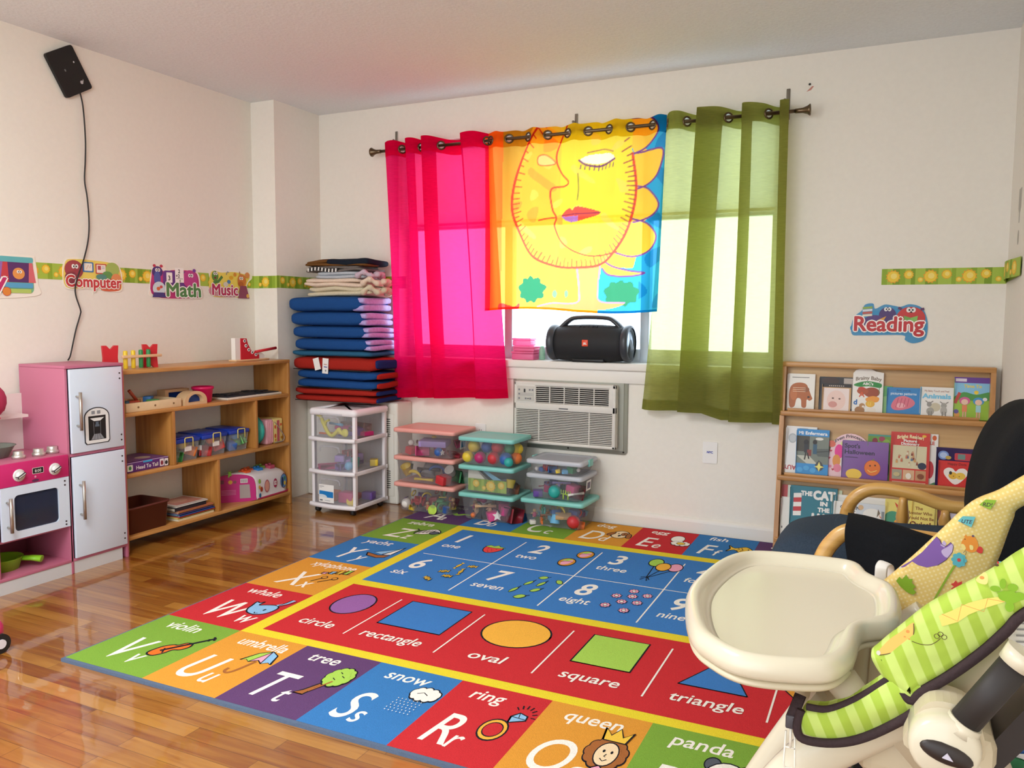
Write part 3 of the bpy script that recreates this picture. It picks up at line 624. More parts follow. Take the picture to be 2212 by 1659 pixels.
for k, (x0, x1, z0, z1, lb) in enumerate(((-2.045, -1.905, 0, .048, 'clear pink plastic case lying on the sill, lowest of three'), (-2.035, -1.90, .049, .08, 'pink plastic case in the middle of the three stacked on the sill'), (-2.04, -1.925, .081, .125, 'small pink plastic case on top of the sill stack'))):
    t = thing('pencil_case', lb, 'box', ((x0 + x1) / 2, D + .03, SZ + z0), 0, 'pink cases on the sill')
    m = MB(); m.box((x0, D - .01, SZ + z0), (x1, D + .075, SZ + z1 - .012), PKB, .006); part(m, 'tray', t)
    m = MB(); m.box((x0 - .002, D - .012, SZ + z1 - .0115), (x1 + .002, D + .077, SZ + z1), PKB, .004); part(m, 'lid', t)
m = MB(); m.lathe([(.0, 0), (.018, .001), (.018, .06), (.012, .07), (.012, .08), (0, .081)], (-1.875, D + .05, SZ), clear('#bfe6cf', .5, .2)); single(m, 'bottle', 'small pale green bottle behind the pink cases on the sill', 'bottle', (-1.875, D + .05, SZ))
# ================================================================== through-wall air conditioner
def aircon():
    AC = mat('#dcd8cf', .5, var=.02, scale=20); ACD = mat('#c9c5bb', .5); DK = mat('#211c19', .8); FR = mat('#a7a89b', .45)
    t = thing('air_conditioner', 'off-white air conditioner set through the wall below the window', 'air conditioner', (-1.68, D, .40))
    m = MB(); x0, x1, z0, z1 = -2.03, -1.333, .398, .828
    m.prism(rrect(x0, z0, x1, z1, .02), (0, D, 0), (1, 0, 0), (0, 0, 1), .010, FR); m.box((x0 + .02, D - .016, z0 + .02), (x1 - .02, D - .009, z1 - .02), FR, .004)
    for x in (x0 + .02, (x0 + x1) / 2, x1 - .02):
        for z in (z0 + .014, z1 - .014): m.cyl((x, D - .010, z), (x, D - .0125, z), .005, DK, 10)
    part(m, 'wall_flange', t)
    a0, a1, b0, b1 = -1.995, -1.382, .432, .788; yb = D - .016; yf = D - .075
    m = MB(); m.box((a0, yf + .02, b0), (a1, yb, b1), AC, .012, 3)
    for z_a, z_b in ((b0, b0 + .018), (.628, .668), (.765, b1)): m.box((a0, yf, z_a), (a1, yf + .025, z_b), AC, .005)
    for xa, xb in ((a0, a0 + .014), (a1 - .02, a1)): m.box((xa, yf, b0), (xb, yf + .025, b1), AC, .005)
    m.box((a0 + .01, yf, .66), (-1.862, yf + .02, .775), AC, .003); m.box((-1.42, yf, .66), (a1 - .01, yf + .02, .775), AC, .003); part(m, 'housing', t)
    m = MB(); m.box((a0 + .012, yf + .018, b0 + .01), (a1 - .012, yf + .0195, b1 - .01), DK); part(m, 'dark_interior', t)
    m = MB(); n = 18
    for k in range(n):
        z = b0 + .024 + (.628 - b0 - .03) * k / (n - 1); m.box((a0 + .012, yf + .002, z - .0021), (a1 - .018, yf + .008, z + .0021), AC, rot=Matrix.Rotation(.25, 3, 'X'))
    for x in (-1.84, -1.535): m.box((x - .003, yf + .004, b0), (x + .003, yf + .014, .63), AC)
    part(m, 'intake_grille', t)
    m = MB()
    for k in range(9):
        z = .672 + .0112 * k; m.box((-1.865, yf + .004, z - .0016), (-1.418, yf + .015, z + .0016), AC)
    for k in range(6): x = -1.862 + .0885 * k; m.box((x - .0025, yf + .002, .668), (x + .0025, yf + .012, .766), AC)
    part(m, 'air_outlet', t)
    m = MB(); m.box((a0 + .02, yf - .002, .676), (-1.868, yf + .002, .762), ACD, .004); fr = ((a0 + .02, yf - .002, .676), (1, 0, 0), (0, 0, 1), (0, -1, 0)); it = []
    for x, y in ((.008, .06), (.008, .035), (.008, .01), (.075, .06), (.092, .06), (.05, .01), (.078, .01)): it.append(('p', [(x, y), (x + .011, y), (x + .011, y + .01), (x, y + .01)], mat('#7f8085', .5)))
    it += [('p', [(.043, .05), (.053, .05), (.053, .07), (.043, .07)], BLACK), ('e', .07, .015, .0035, .0035, BLACK)] + [('l', [(.02, .045 - .006 * k), (.1, .045 - .006 * k)], .0012, mat('#9a9aa0', .5)) for k in range(3)]
    m.art(fr, it); part(m, 'control_panel', t)
    m = MB(); m.box((-1.715, yf - .0015, .64), (-1.66, yf + .0005, .646), mat('#55585e', .4)); part(m, 'name_strip', t)
aircon()
m = MB(); m.prism(rrect(-.917, .391, -.841, .506, .006), (0, D, 0), (1, 0, 0), (0, 0, 1), .006, WHITE); m.art(((-.879, D - .006, .449), (1, 0, 0), (0, 0, 1), (0, -1, 0)), [text('NYC', 0, -.004, .016, mat('#2a3fa8', .5), bold=.05, al='c', w=.03)]); single(m, 'wall_plate', 'white wall plate with small blue letters beside the air conditioner', 'wall plate', (-.879, D, .449))
m = MB(); m.prism(rrect(-2.285, .40, -2.215, .515, .006), (0, D, 0), (1, 0, 0), (0, 0, 1), .006, WHITE); m.art(((-2.25, D - .006, .457), (1, 0, 0), (0, 0, 1), (0, -1, 0)), [('p', [(-.008 + dx, dz), (-.005 + dx, dz), (-.005 + dx, dz + .009), (-.008 + dx, dz + .009)], BLACK) for dx in (0, .013) for dz in (.015, -.03)]); single(m, 'power_outlet', 'white power outlet low on the wall behind the pink-lidded bins', 'outlet', (-2.25, D, .457))
# ================================================================== radiator cover
def radiator():
    RC = mat('#e4e1d6', .45); x0, x1, y0, z1 = PX + .004, -2.735, 4.105, .628
    t = thing('radiator_cover', 'cream metal radiator cover under the stack of mats', 'radiator', ((x0 + x1) / 2, (y0 + D) / 2, 0))
    m = MB(); m.box((x0, y0, .0), (x1, D - .001, z1), RC, .012, 3); part(m, 'casing', t)
    m = MB(); m.box((x1 - .17, y0 - .004, .05), (x1 - .025, y0 + .002, .56), RC, .002); m.box((x0 + .02, y0 - .004, .05), (x1 - .2, y0 + .002, .56), RC, .002); part(m, 'front_panel', t)
    DKM = mat('#3a3a36', .6)
    for zb in (.42, .1):
        m = MB()
        for k in range(9): m.box((x1 - .105, y0 - .0055, zb + .013 * k), (x1 - .05, y0 - .0038, zb + .005 + .013 * k), DKM)
        part(m, 'vent_slots', t)
radiator()
# small marks on ceiling and walls
for p, q, h, lb in (((-1.80, 1.92, H), .012, '#a8505a', 'torn scrap of pink tape stuck on the ceiling, left of two'), ((-1.42, 2.35, H), .010, '#4a3a52', 'dark scrap stuck on the ceiling, right of two')):
    m = MB(); m.prism([(-q, 0), (0, q * .6), (q * 1.2, q * .2), (q * .5, -q * .7)], (p[0], p[1], p[2] - .0012), (1, 0, 0), (0, 1, 0), .0012, mat(h, .6)); single(m, 'tape_scrap', lb, 'scrap', p)
m = MB(); m.ball((-.447, D - .004, 2.295), .006, BLACK, 8); m.prism([(-.462, 2.262), (-.44, 2.268), (-.428, 2.285), (-.436, 2.286)], (0, D, 0), (1, 0, 0), (0, 0, 1), .001, mat('#c9897a', .6)); single(m, 'wall_hook', 'black pin with a pink paper scrap on the wall above the rod end', 'pin', (-.447, D, 2.28))
m = MB(); SD = mat('#aca69c', .5)
m.prism([(D - .36, 1.62), (D - .335, 1.60), (D - .33, 1.56), (D - .315, 1.56), (D - .31, 1.60), (D - .285, 1.62), (D - .285, 1.70), (D - .36, 1.70)], (XR, 0, 0), (0, 1, 0), (0, 0, 1), -.001, SD); m.prism(circ(D - .325, 1.50, .02, 16, .03), (XR, 0, 0), (0, 1, 0), (0, 0, 1), -.001, SD); single(m, 'wall_sticker', 'grey cutlery sticker on the right wall above the peeling border', 'sticker', (XR, D - .32, 1.58))
# ================================================================== pink play kitchen
def kitchen():
    PKK = mat('#be6c86', .5); MAG = mat('#c8246c', .45); SILV = mat('#d9e6f6', .35, .05); MET = mat('#b9b2a8', .3, .8); DK = mat('#3a2f34', .6); INS = mat('#b05a72', .6)
    xb, xf = XL + .02, -3.288; y0, y1, y2, y3 = 1.66, 2.022, 2.334, 2.632; zt = .932; p = .013
    t = thing('play_kitchen', 'pink toy kitchen with silver fridge doors and small oven', 'toy kitchen', (-3.45, 2.15, 0))
    m = MB()
    for y in (y2, y3 - p): m.box((xb, y, 0), (xf, y + p, zt - p), PKK, .002)
    m.box((xb, y2, zt - p), (xf + .004, y3, zt), PKK, .002); m.box((xb, y2 + p, 0.06), (xb + .006, y3 - p, zt - p), INS)
    for z in (.055, .527): m.box((xb, y2 + p, z), (xf + .001, y3 - p, z + p), PKK, .001)
    part(m, 'fridge_body', t)
    def handle(y, za, zb, par, x=xf + .012):
        m = MB(); m.cyl((x + .028, y, za), (x + .028, y, zb), .007, MET, 14)
        for z in (za + .02, zb - .02): m.cyl((x - .001, y, z), (x + .028, y, z), .0045, MET, 10)
        part(m, 'handle', par)
    def screws(y, zs, par):
        m = MB()
        for z in zs: m.cyl((xf + .0115, y, z), (xf + .0135, y, z), .004, DK, 8)
        part(m, 'hinge_screws', par, kind='stuff')
    for nm, za, zb, ha, hb in (('freezer_door', .542, .916, .645, .815), ('fridge_door', .07, .525, .245, .418)):
        m = MB(); m.box((xf, y2 + .016, za), (xf + .012, y3 - .016, zb), SILV, .002); d = part(m, nm, t)
        handle(y2 + .045, ha, hb, d)
        screws(y3 - .03, (zb - .03, zb - .055, za + .055, za + .03), d)
        if nm == 'freezer_door':
            m = MB(); o = (xf + .012, 2.412, .572); fr = (o, (0, 1, 0), (0, 0, 1), (1, 0, 0)); WH = mat('#e9ebea', .4)
            arch = [(0, .01), (.008, 0), (.12, 0), (.128, .01), (.128, .125)] + [(.064 + .064 * math.cos(a), .125 + .042 * math.sin(a)) for a in [PI * k / 12 for k in range(13)]] + [(0, .125)]
            m.prism(arch, o, (0, 1, 0), (0, 0, 1), .002, mat('#34373e', .4))
            inn = [(.064 + (x - .064) * .93, .075 + (z - .075) * .95) for x, z in arch]; G = mat('#8b9096', .5)
            it = [('p', inn, WH), ('p', [(.02, .018), (.108, .018), (.108, .128), (.02, .128)], BLACK), ('p', [(.028, .118), (.1, .118), (.08, .104), (.048, .104)], WH), ('p', [(.03, .02), (.098, .02), (.08, .045), (.046, .045)], G)]
            it += [('l', [(.046, .045), (.046, .1)], .0015, G), ('l', [(.08, .045), (.08, .1)], .0015, G)] + [('l', [(.03 + .017 * k, .02), (.046 + .0085 * k, .045)], .0012, BLACK) for k in range(5)]
            it += [('p', [(.052, .078), (.074, .078), (.074, .086), (.07, .09), (.07, .1), (.056, .1), (.056, .09), (.052, .086)], mat('#5a6878', .4))] + [('p', [(x, .136), (x + .017, .136), (x + .017, .151), (x, .151)], G) for x in (.036, .064)]
            m.art((V(o) + V((.002, 0, 0)), (0, 1, 0), (0, 0, 1), (1, 0, 0)), it, .0002, .0001); part(m, 'ice_dispenser', d, 'black and white printed ice dispenser panel')
    m = MB(); m.box((xf - .012, y0, 0), (xf - .002, y3 - .035, .056), mat('#d3d4d6', .4, .1)); part(m, 'toe_board', t)
    m = MB(); zs = .545
    for y in (y0, y1 - p, y2 - p * .3): m.box((xb, y, .0 if y == y0 else .055), (xf, y + p, zs if y < y2 - p else zs - .02), PKK, .002)
    m.box((xb, y0, .055), (xf + .001, y2, .068), PKK, .001); m.box((xb, y0, zs - .012), (xf + .002, y2, zs), MAG, .002); m.box((xb, y0, .062), (xb + .006, y2, .95 if False else zs), INS)
    m.box((xb, y1, .212), (xf - .01, y2, .222), PKK, .001); part(m, 'stove_body', t)
    m = MB(); m.box((xf - .002, y1 + .002, .447), (xf + .01, y2 - .002, zs - .002), MAG, .002); cp = part(m, 'control_panel', t)
    for y in (2.107, 2.265):
        m = MB(); m.lathe([(.026, 0), (.026, .004), (.021, .006)], (xf + .0095, y, .49), DK, 20, (1, 0, 0)); m.lathe([(.019, .005), (.018, .016), (.0, .017)], (xf + .0095, y, .49), mat('#d8d8d6', .35, .2), 20, (1, 0, 0))
        m.box((xf + .012, y - .02, .484), (xf + .034, y + .02, .496), mat('#e3e3e0', .35, .2), .004, rot=Matrix.Rotation(.5, 3, 'X')); part(m, 'knob', cp)
    m = MB(); o = (xf + .01, 2.165, .484); m.art((o, (0, 1, 0), (0, 0, 1), (1, 0, 0)), [('p', rrect(0, 0, .05, .026, .003), WHITE), ('p', rrect(.0015, .0015, .0485, .0245, .002), BLACK), text('8:00', .025, .0065, .017, WHITE, al='c'), ('e', .012, -.012, .0045, .0045, mat('#e0a0b8', .5)), ('e', .012, -.028, .016, .006, mat('#5a2a50', .5))]); part(m, 'clock_display', cp, 'black clock display reading 8:00')
    m = MB(); a, b = (y1 + .006, .224), (y2 - .006, .446); wnd = rrect(2.082, .256, 2.278, .408, .018, 5)
    o = (xf, 0, 0)
    for q in ((a[0], a[1], 2.082, b[1]), (2.278, a[1], b[0], b[1]), (2.082, a[1], 2.278, .256), (2.082, .408, 2.278, b[1])): m.box((xf, q[0], q[1]), (xf + .012, q[2], q[3]), SILV)
    for cy, cz, sy, sz in ((2.082, .256, 1, 1), (2.278, .256, -1, 1), (2.278, .408, -1, -1), (2.082, .408, 1, -1)):
        pts = [(cy, cz)] + [(cy + sy * (.018 - .018 * math.sin(g)), cz + sz * (.018 - .018 * math.cos(g))) for g in [PI / 2 * k / 5 for k in range(6)]]
        if sy * sz < 0: pts = pts[::-1]
        m.prism(pts, (xf, 0, 0), (0, 1, 0), (0, 0, 1), .012, SILV)
    d = part(m, 'oven_door', t); handle(2.05, .262, .405, d); screws(y2 - .026, (.43, .412, .25, .236), d)
    m = MB(); m.box((xf + .002, 2.075, .25), (xf + .005, 2.285, .414), clear('#8c95a8', .62, .08, fog='#4a4f66')); part(m, 'window', d, 'smoky clear oven window')
    for y, x, dd in ((2.163, -3.36, .0), (2.245, -3.35, 0), (2.315, -3.36, 0)):
        m = MB(); m.lathe([(.026, 0), (.026, .014), (.021, .016), (.021, .03), (.019, .032), (0, .032)], (x, y, zs), mat('#cfccc4', .25, .7), 22); part(m, 'burner', t)
    m = MB(); m.box((xb, y0, zs), (xb + .012, y2 - .0, .80), mat('#eadfda', .6)); part(m, 'backsplash', t)
    m = MB(); m.box((xb + .012, y0, .70), (xb + .10, y2 - .03, .712), mat('#e7dad6', .6)); part(m, 'rack_shelf', t)
    zp = .068
    t2 = thing('toy_pan', 'green toy frying pan with stubby handle in the opening under the oven', 'toy pan', (-3.42, 2.10, zp)); LG = mat('#8fcf2a', .4)
    m = MB(); m.lathe([(.05, .004), (.066, .0), (.082, .05), (.085, .052), (.08, .05), (.064, .008), (0, .008)], (-3.43, 2.11, zp), LG, 26); part(m, 'bowl', t2)
    m = MB(); m.tube([(-3.40, 2.165, zp + .038), (-3.355, 2.20, zp + .036), (-3.325, 2.222, zp + .03)], [.014, .017, .02], LG, 12, flat=(1.1, .7)); part(m, 'pan_handle', t2)
    GB = clear('#c9d0c4', .55, .15, fog='#9aa39a')
    m = MB(); m.lathe([(.05, 0), (.06, .004), (.085, .05), (.09, .052), (.082, .048), (.056, .008), (0, .008)], (-3.47, 2.12, zs), GB, 26); single(m, 'toy_bowl', 'smoky clear toy bowl on the toy stove top', 'toy bowl', (-3.47, 2.12, zs))
    t3 = thing('toy_backpack', 'round pink and orange toy on the rack above the toy stove', 'toy', (-3.47, 2.09, .712)); PB = mat('#e0406e', .45)
    m = MB(); m.ball((-3.46, 2.105, .79), .078, PB, 18, (.75, .95, 1)); m.box((-3.52, 2.05, .7125), (-3.43, 2.14, .72), mat('#b83058', .5), .003); part(m, 'body', t3)
    for k, (yy, zz, h) in enumerate(((2.12, .80, '#8a4ab0'), (2.145, .765, '#b0303f'), (2.09, .83, '#f08a5a'), (2.105, .755, '#ee6a4a'))):
        m = MB(); m.ball((-3.42 - .01 * (k % 2), yy, zz), .02, mat(h, .5), 10, (.4, .8, 1.2)); part(m, 'patch', t3)
    PC = mat('#e2387c', .35); t4 = thing('toy_car', 'pink toy car on the wood floor, mostly beyond the left photo edge', 'toy car', (-2.78, 1.61, 0))
    m = MB(); m.ball((-2.787, 1.612, .075), .085, PC, 18, (.8, 1.1, .75)); m.ball((-2.80, 1.605, .125), .05, PC, 14, (.8, 1, .8)); part(m, 'body', t4)
    for dy in (-.035, .075):
        m = MB(); yy = 1.59 + dy; m.cyl((-2.752, yy, .034), (-2.727, yy, .034), .034, mat('#1c1a1c', .6), 20); m.cyl((-2.728, yy, .034), (-2.723, yy, .034), .016, mat('#e8e2ea', .4), 16); part(m, 'wheel', t4)
kitchen()
# ================================================================== wooden cubby shelf
WD = woodm('shelf_maple', '#b47a3c', '#d6a05c', 1, 1, .38, .2); WDV = woodm('shelf_maple_upright', '#a86e30', '#c98f4a', 2, 1, .4, .2)
SX0, SX1, SY0, SY1 = XL + .004, -3.34, 2.66, 3.848
def cubby():
    t = thing('cubby_shelf', 'open-backed wooden cubby shelf full of toys along the left wall', 'shelf', (-3.48, 3.25, 0)); p = .019
    def brd(nm, a, b, mm):
        m = MB(); m.box(a, b, mm, .0025); part(m, nm, t)
    brd('top', (SX0, SY0, .870), (SX1, SY1, .889), WD)
    for z in (.663, .365, .058): brd('shelf', (SX0, SY0 + p, z), (SX1, SY1 - p, z + p), WD)
    for y in (SY0, SY1 - p): brd('side_panel', (SX0, y, 0), (SX1 - .001, y + p, .870), WDV)
    for y, z0, z1 in ((2.957, .384, .663), (3.55, .384, .663), (3.252, .077, .365)): brd('divider', (SX0, y, z0), (SX1 - .001, y + p, z1), WDV)
cubby()
T0, T1, T2, T3 = .889, .682, .384, .077       # standing heights: top, tray row, bin row, bottom
# --- on top
RD = mat('#cf2430', .4); BW = mat('#e6bf92', .5)
def pound_bench():
    t = thing('pounding_bench', 'red wooden pounding bench with yellow and green pegs on the shelf top', 'toy', (-3.45, 2.80, T0))
    for y in (2.69, 2.921):
        m = MB(); w_, h_ = .075, .118
        pts = [(-w_ / 2, 0), (-.016, 0), (0, .016), (.016, 0), (w_ / 2, 0), (w_ / 2 - .004, h_ / 2), (w_ / 2, h_), (.018, h_), (0, h_ - .02), (-.018, h_), (-w_ / 2, h_), (-w_ / 2 + .004, h_ / 2)]
        m.prism(pts, (-3.452, y, T0), (.30, .954, 0), (0, 0, 1), .016, RD); part(m, 'end_plate', t)
    m = MB(); m.box((-3.412, 2.725, T0 + .055), (-3.398, 2.955, T0 + .069), BW, .003); part(m, 'beam', t)
    for k, h in enumerate(('#e8c832', '#e8c832', '#2f8a4a', '#2f8a4a')):
        y = 2.752 + .045 * k; m = MB(); m.lathe([(.0, 0), (.0095, .001), (.0105, .004), (.0105, .085), (.0085, .09), (0, .091)], (-3.4175, y, T0 + .001 + .001 * k), mat(h, .4), 14); part(m, 'peg', t)
pound_bench()
def lacing():
    t = thing('lacing_shoe', 'red and white wooden lacing shoe with a red stick on the shelf top', 'toy', (-3.45, 3.6, T0)); o = (-3.455, 3.488, T0)
    m = MB(); m.box((-3.475, 3.484, T0), (-3.415, 3.755, T0 + .011), BW, .003); part(m, 'base', t)
    m = MB(); m.prism([(0, .011), (.19, .011), (.19, .03), (.17, .045), (.135, .048), (.105, .06), (.075, .10), (.066, .135), (0, .135)], o, (0, 1.24, 0), (0, 0, 1), .03, mat('#f3f0ea', .4)); part(m, 'shoe', t)
    m = MB(); rp = [(.032, .011), (.15, .011), (.15, .034), (.125, .046), (.1, .06), (.078, .1), (.07, .132), (.032, .134)]; m.prism(rp, (-3.425, 3.488, T0), (0, 1.24, 0), (0, 0, 1), .004, RD)
    for y, z in ((.056, .118), (.064, .09), (.082, .066), (.104, .05), (.128, .036)): m.lathe([(.010, 0), (.010, .003), (.006, .0032), (.005, .001), (0, .001)], (-3.4212, 3.488 + y * 1.24, T0 + z), WHITE, 14, (1, 0, 0)); m.cyl((-3.42, 3.488 + y * 1.24, T0 + z), (-3.4205 + .002, 3.488 + y * 1.24, T0 + z), .0045, INK, 10)
    part(m, 'red_upper', t)
    m = MB(); m.tube([(-3.418, 3.64, T0 + .052), (-3.41, 3.805, T0 + .07)], [.008, .009], RD, 12); part(m, 'lacing_stick', t)
lacing()
# --- tray row
def tray_row():
    t = thing('wooden_puzzle_box', 'pale wooden tray box with three round holes, holding blocks', 'toy box', (-3.43, 2.87, T1)); x0, x1, y0, y1, h = -3.56, -3.36, 2.70, 3.035, .044; PW = mat('#e8cfa4', .5, var=.04, scale=30)
    for a, b in (((x1 - .014, y0, 0), (x1, y1, h)), ((x0, y0, 0), (x0 + .012, y1, h)), ((x0 + .012, y0, 0), (x1 - .014, y0 + .012, h)), ((x0 + .012, y1 - .012, 0), (x1 - .014, y1, h))):
        m = MB(); m.box(V(a) + V((0, 0, T1)), V(b) + V((0, 0, T1)), PW, .002)
        if a[0] > -3.4:
            for y in (2.77, 2.87, 2.985): m.cyl((x1 - .001, y, T1 + h * .48), (x1 + .0008, y, T1 + h * .48), .0055, mat('#8a6a42', .6), 12)
        part(m, 'side', t)
    m = MB(); m.box((x0 + .012, y0 + .012, T1), (x1 - .014, y1 - .012, T1 + .006), PW); part(m, 'bottom', t)
    zz = T1 + .006
    for nm, y, x, h, dz, lb, rot in (('toy_block', 2.76, -3.44, '#3a7a96', 0, 'teal toy block in the wooden tray box', .3), ('toy_block', 2.80, -3.43, '#c0472a', 0, 'red-brown toy block in the wooden tray box', -.4), ('toy_block', 2.905, -3.45, '#2f6fae', .012, 'blue toy block tilted in the wooden tray box', .6), ('toy_block', 2.89, -3.40, '#4a9a5a', 0, 'green toy block in the wooden tray box', .1), ('toy_block', 2.845, -3.48, '#c9a060', 0, 'plain wooden toy block in the wooden tray box', .2)):
        m = MB(); m.box((x - .02, y - .026, zz), (x + .02, y + .026, zz + .042 + dz), mat(h, .5), .003, rot=Matrix.Rotation(rot, 3, 'Z')); single(m, nm, lb, 'toy block', (x, y, zz), 'blocks in the wooden tray box')
    m = MB(); m.tube([(-3.425, 2.815, zz + .042), (-3.43, 2.775, zz + .095)], .008, mat('#a8482a', .5), 10); single(m, 'toy_rod', 'red-brown wooden rod leaning up out of the tray box', 'toy rod', (-3.425, 2.80, zz + .04))
    AW = mat('#dcb98c', .5)
    def archblk(x0, x1, y, w_, h_, lb, rotd=False):
        t = thing('rainbow_block', lb, 'toy block', ((x0 + x1) / 2, y, T1), 0, 'rainbow view blocks'); n = 16; m = MB()
        if not rotd:
            pts = [(-w_ / 2, 0), (w_ / 2, 0)] + [(w_ / 2 * math.cos(a), .02 + (h_ - .02) * math.sin(a)) for a in [PI * k / n for k in range(n + 1)]]
            inn = [(-w_ * .34, .014), (w_ * .34, .014)] + [(w_ * .34 * math.cos(a), .02 + (h_ - .036) * math.sin(a)) for a in [PI * k / n for k in range(n + 1)]]
        else: pts = [(-w_ / 2, 0), (w_ / 2, 0), (w_ / 2, h_), (-w_ / 2, h_)]; inn = [(-w_ * .36, .014), (w_ * .36, .014), (w_ * .36, h_ - .014), (-w_ * .36, h_ - .014)]
        A = [[m.bm.verts.new((x, y + a, T1 + b)) for a, b in pp] for x in (x0, x1) for pp in (pts, inn)]; k = len(pts); q = m.mi(AW)
        for i in range(k):
            j = (i + 1) % k
            for f in ((A[0][i], A[0][j], A[2][j], A[2][i]), (A[1][j], A[1][i], A[3][i], A[3][j]), (A[0][j], A[0][i], A[1][i], A[1][j]), (A[2][i], A[2][j], A[3][j], A[3][i])):
                f = m.bm.faces.new(f); f.tag = True; f.material_index = q
        part(m, 'frame', t); m = MB(); xm = (x0 + x1) / 2; m.prism(inn, (xm - .006, y, T1), (0, 1, 0), (0, 0, 1), .012, clear('#2a62c8', .45, .1, fog='#2a5ab8')); part(m, 'blue_window', t, 'clear blue window')
    archblk(-3.425, -3.355, 3.128, .15, .072, 'arched wooden block with blue window, at the front of the shelf')
    archblk(-3.56, -3.50, 3.135, .16, .075, 'square wooden block with blue window, behind the arched one', True)
    t = thing('toy_bucket', 'small hot pink bucket on the upper shelf', 'bucket', (-3.43, 3.245, T1)); HP = mat('#d8145e', .4)
    m = MB(); m.lathe([(.043, 0), (.045, .002), (.053, .07), (.058, .072), (.058, .084), (.054, .085), (.05, .07), (.042, .005), (0, .005)], (-3.43, 3.245, T1), HP, 26); part(m, 'body', t)
    t = thing('activity_board', 'flat black and white activity board lying on the upper shelf', 'toy board', (-3.46, 3.58, T1)); x0, x1, y0, y1 = -3.57, -3.365, 3.36, 3.80
    m = MB(); m.box((x0, y0, T1), (x1, y1, T1 + .012), mat('#e6dfd0', .5), .003); part(m, 'frame', t)
    for a, b in ((y0 + .012, 3.60), (3.612, y1 - .012)):
        m = MB(); m.box((x0 + .01, a, T1 + .012), (x1 - .012, b, T1 + .018), mat('#16181c', .5), .002)
        for k in range(4): m.box((x0 + .03 + .035 * k, a + .03 + .04 * k % .12, T1 + .018), (x0 + .055 + .035 * k, a + .08 + .04 * k % .12, T1 + .024), mat('#2b3038' if k % 2 else '#8b949a', .5), .002)
        part(m, 'black_panel', t)
tray_row()
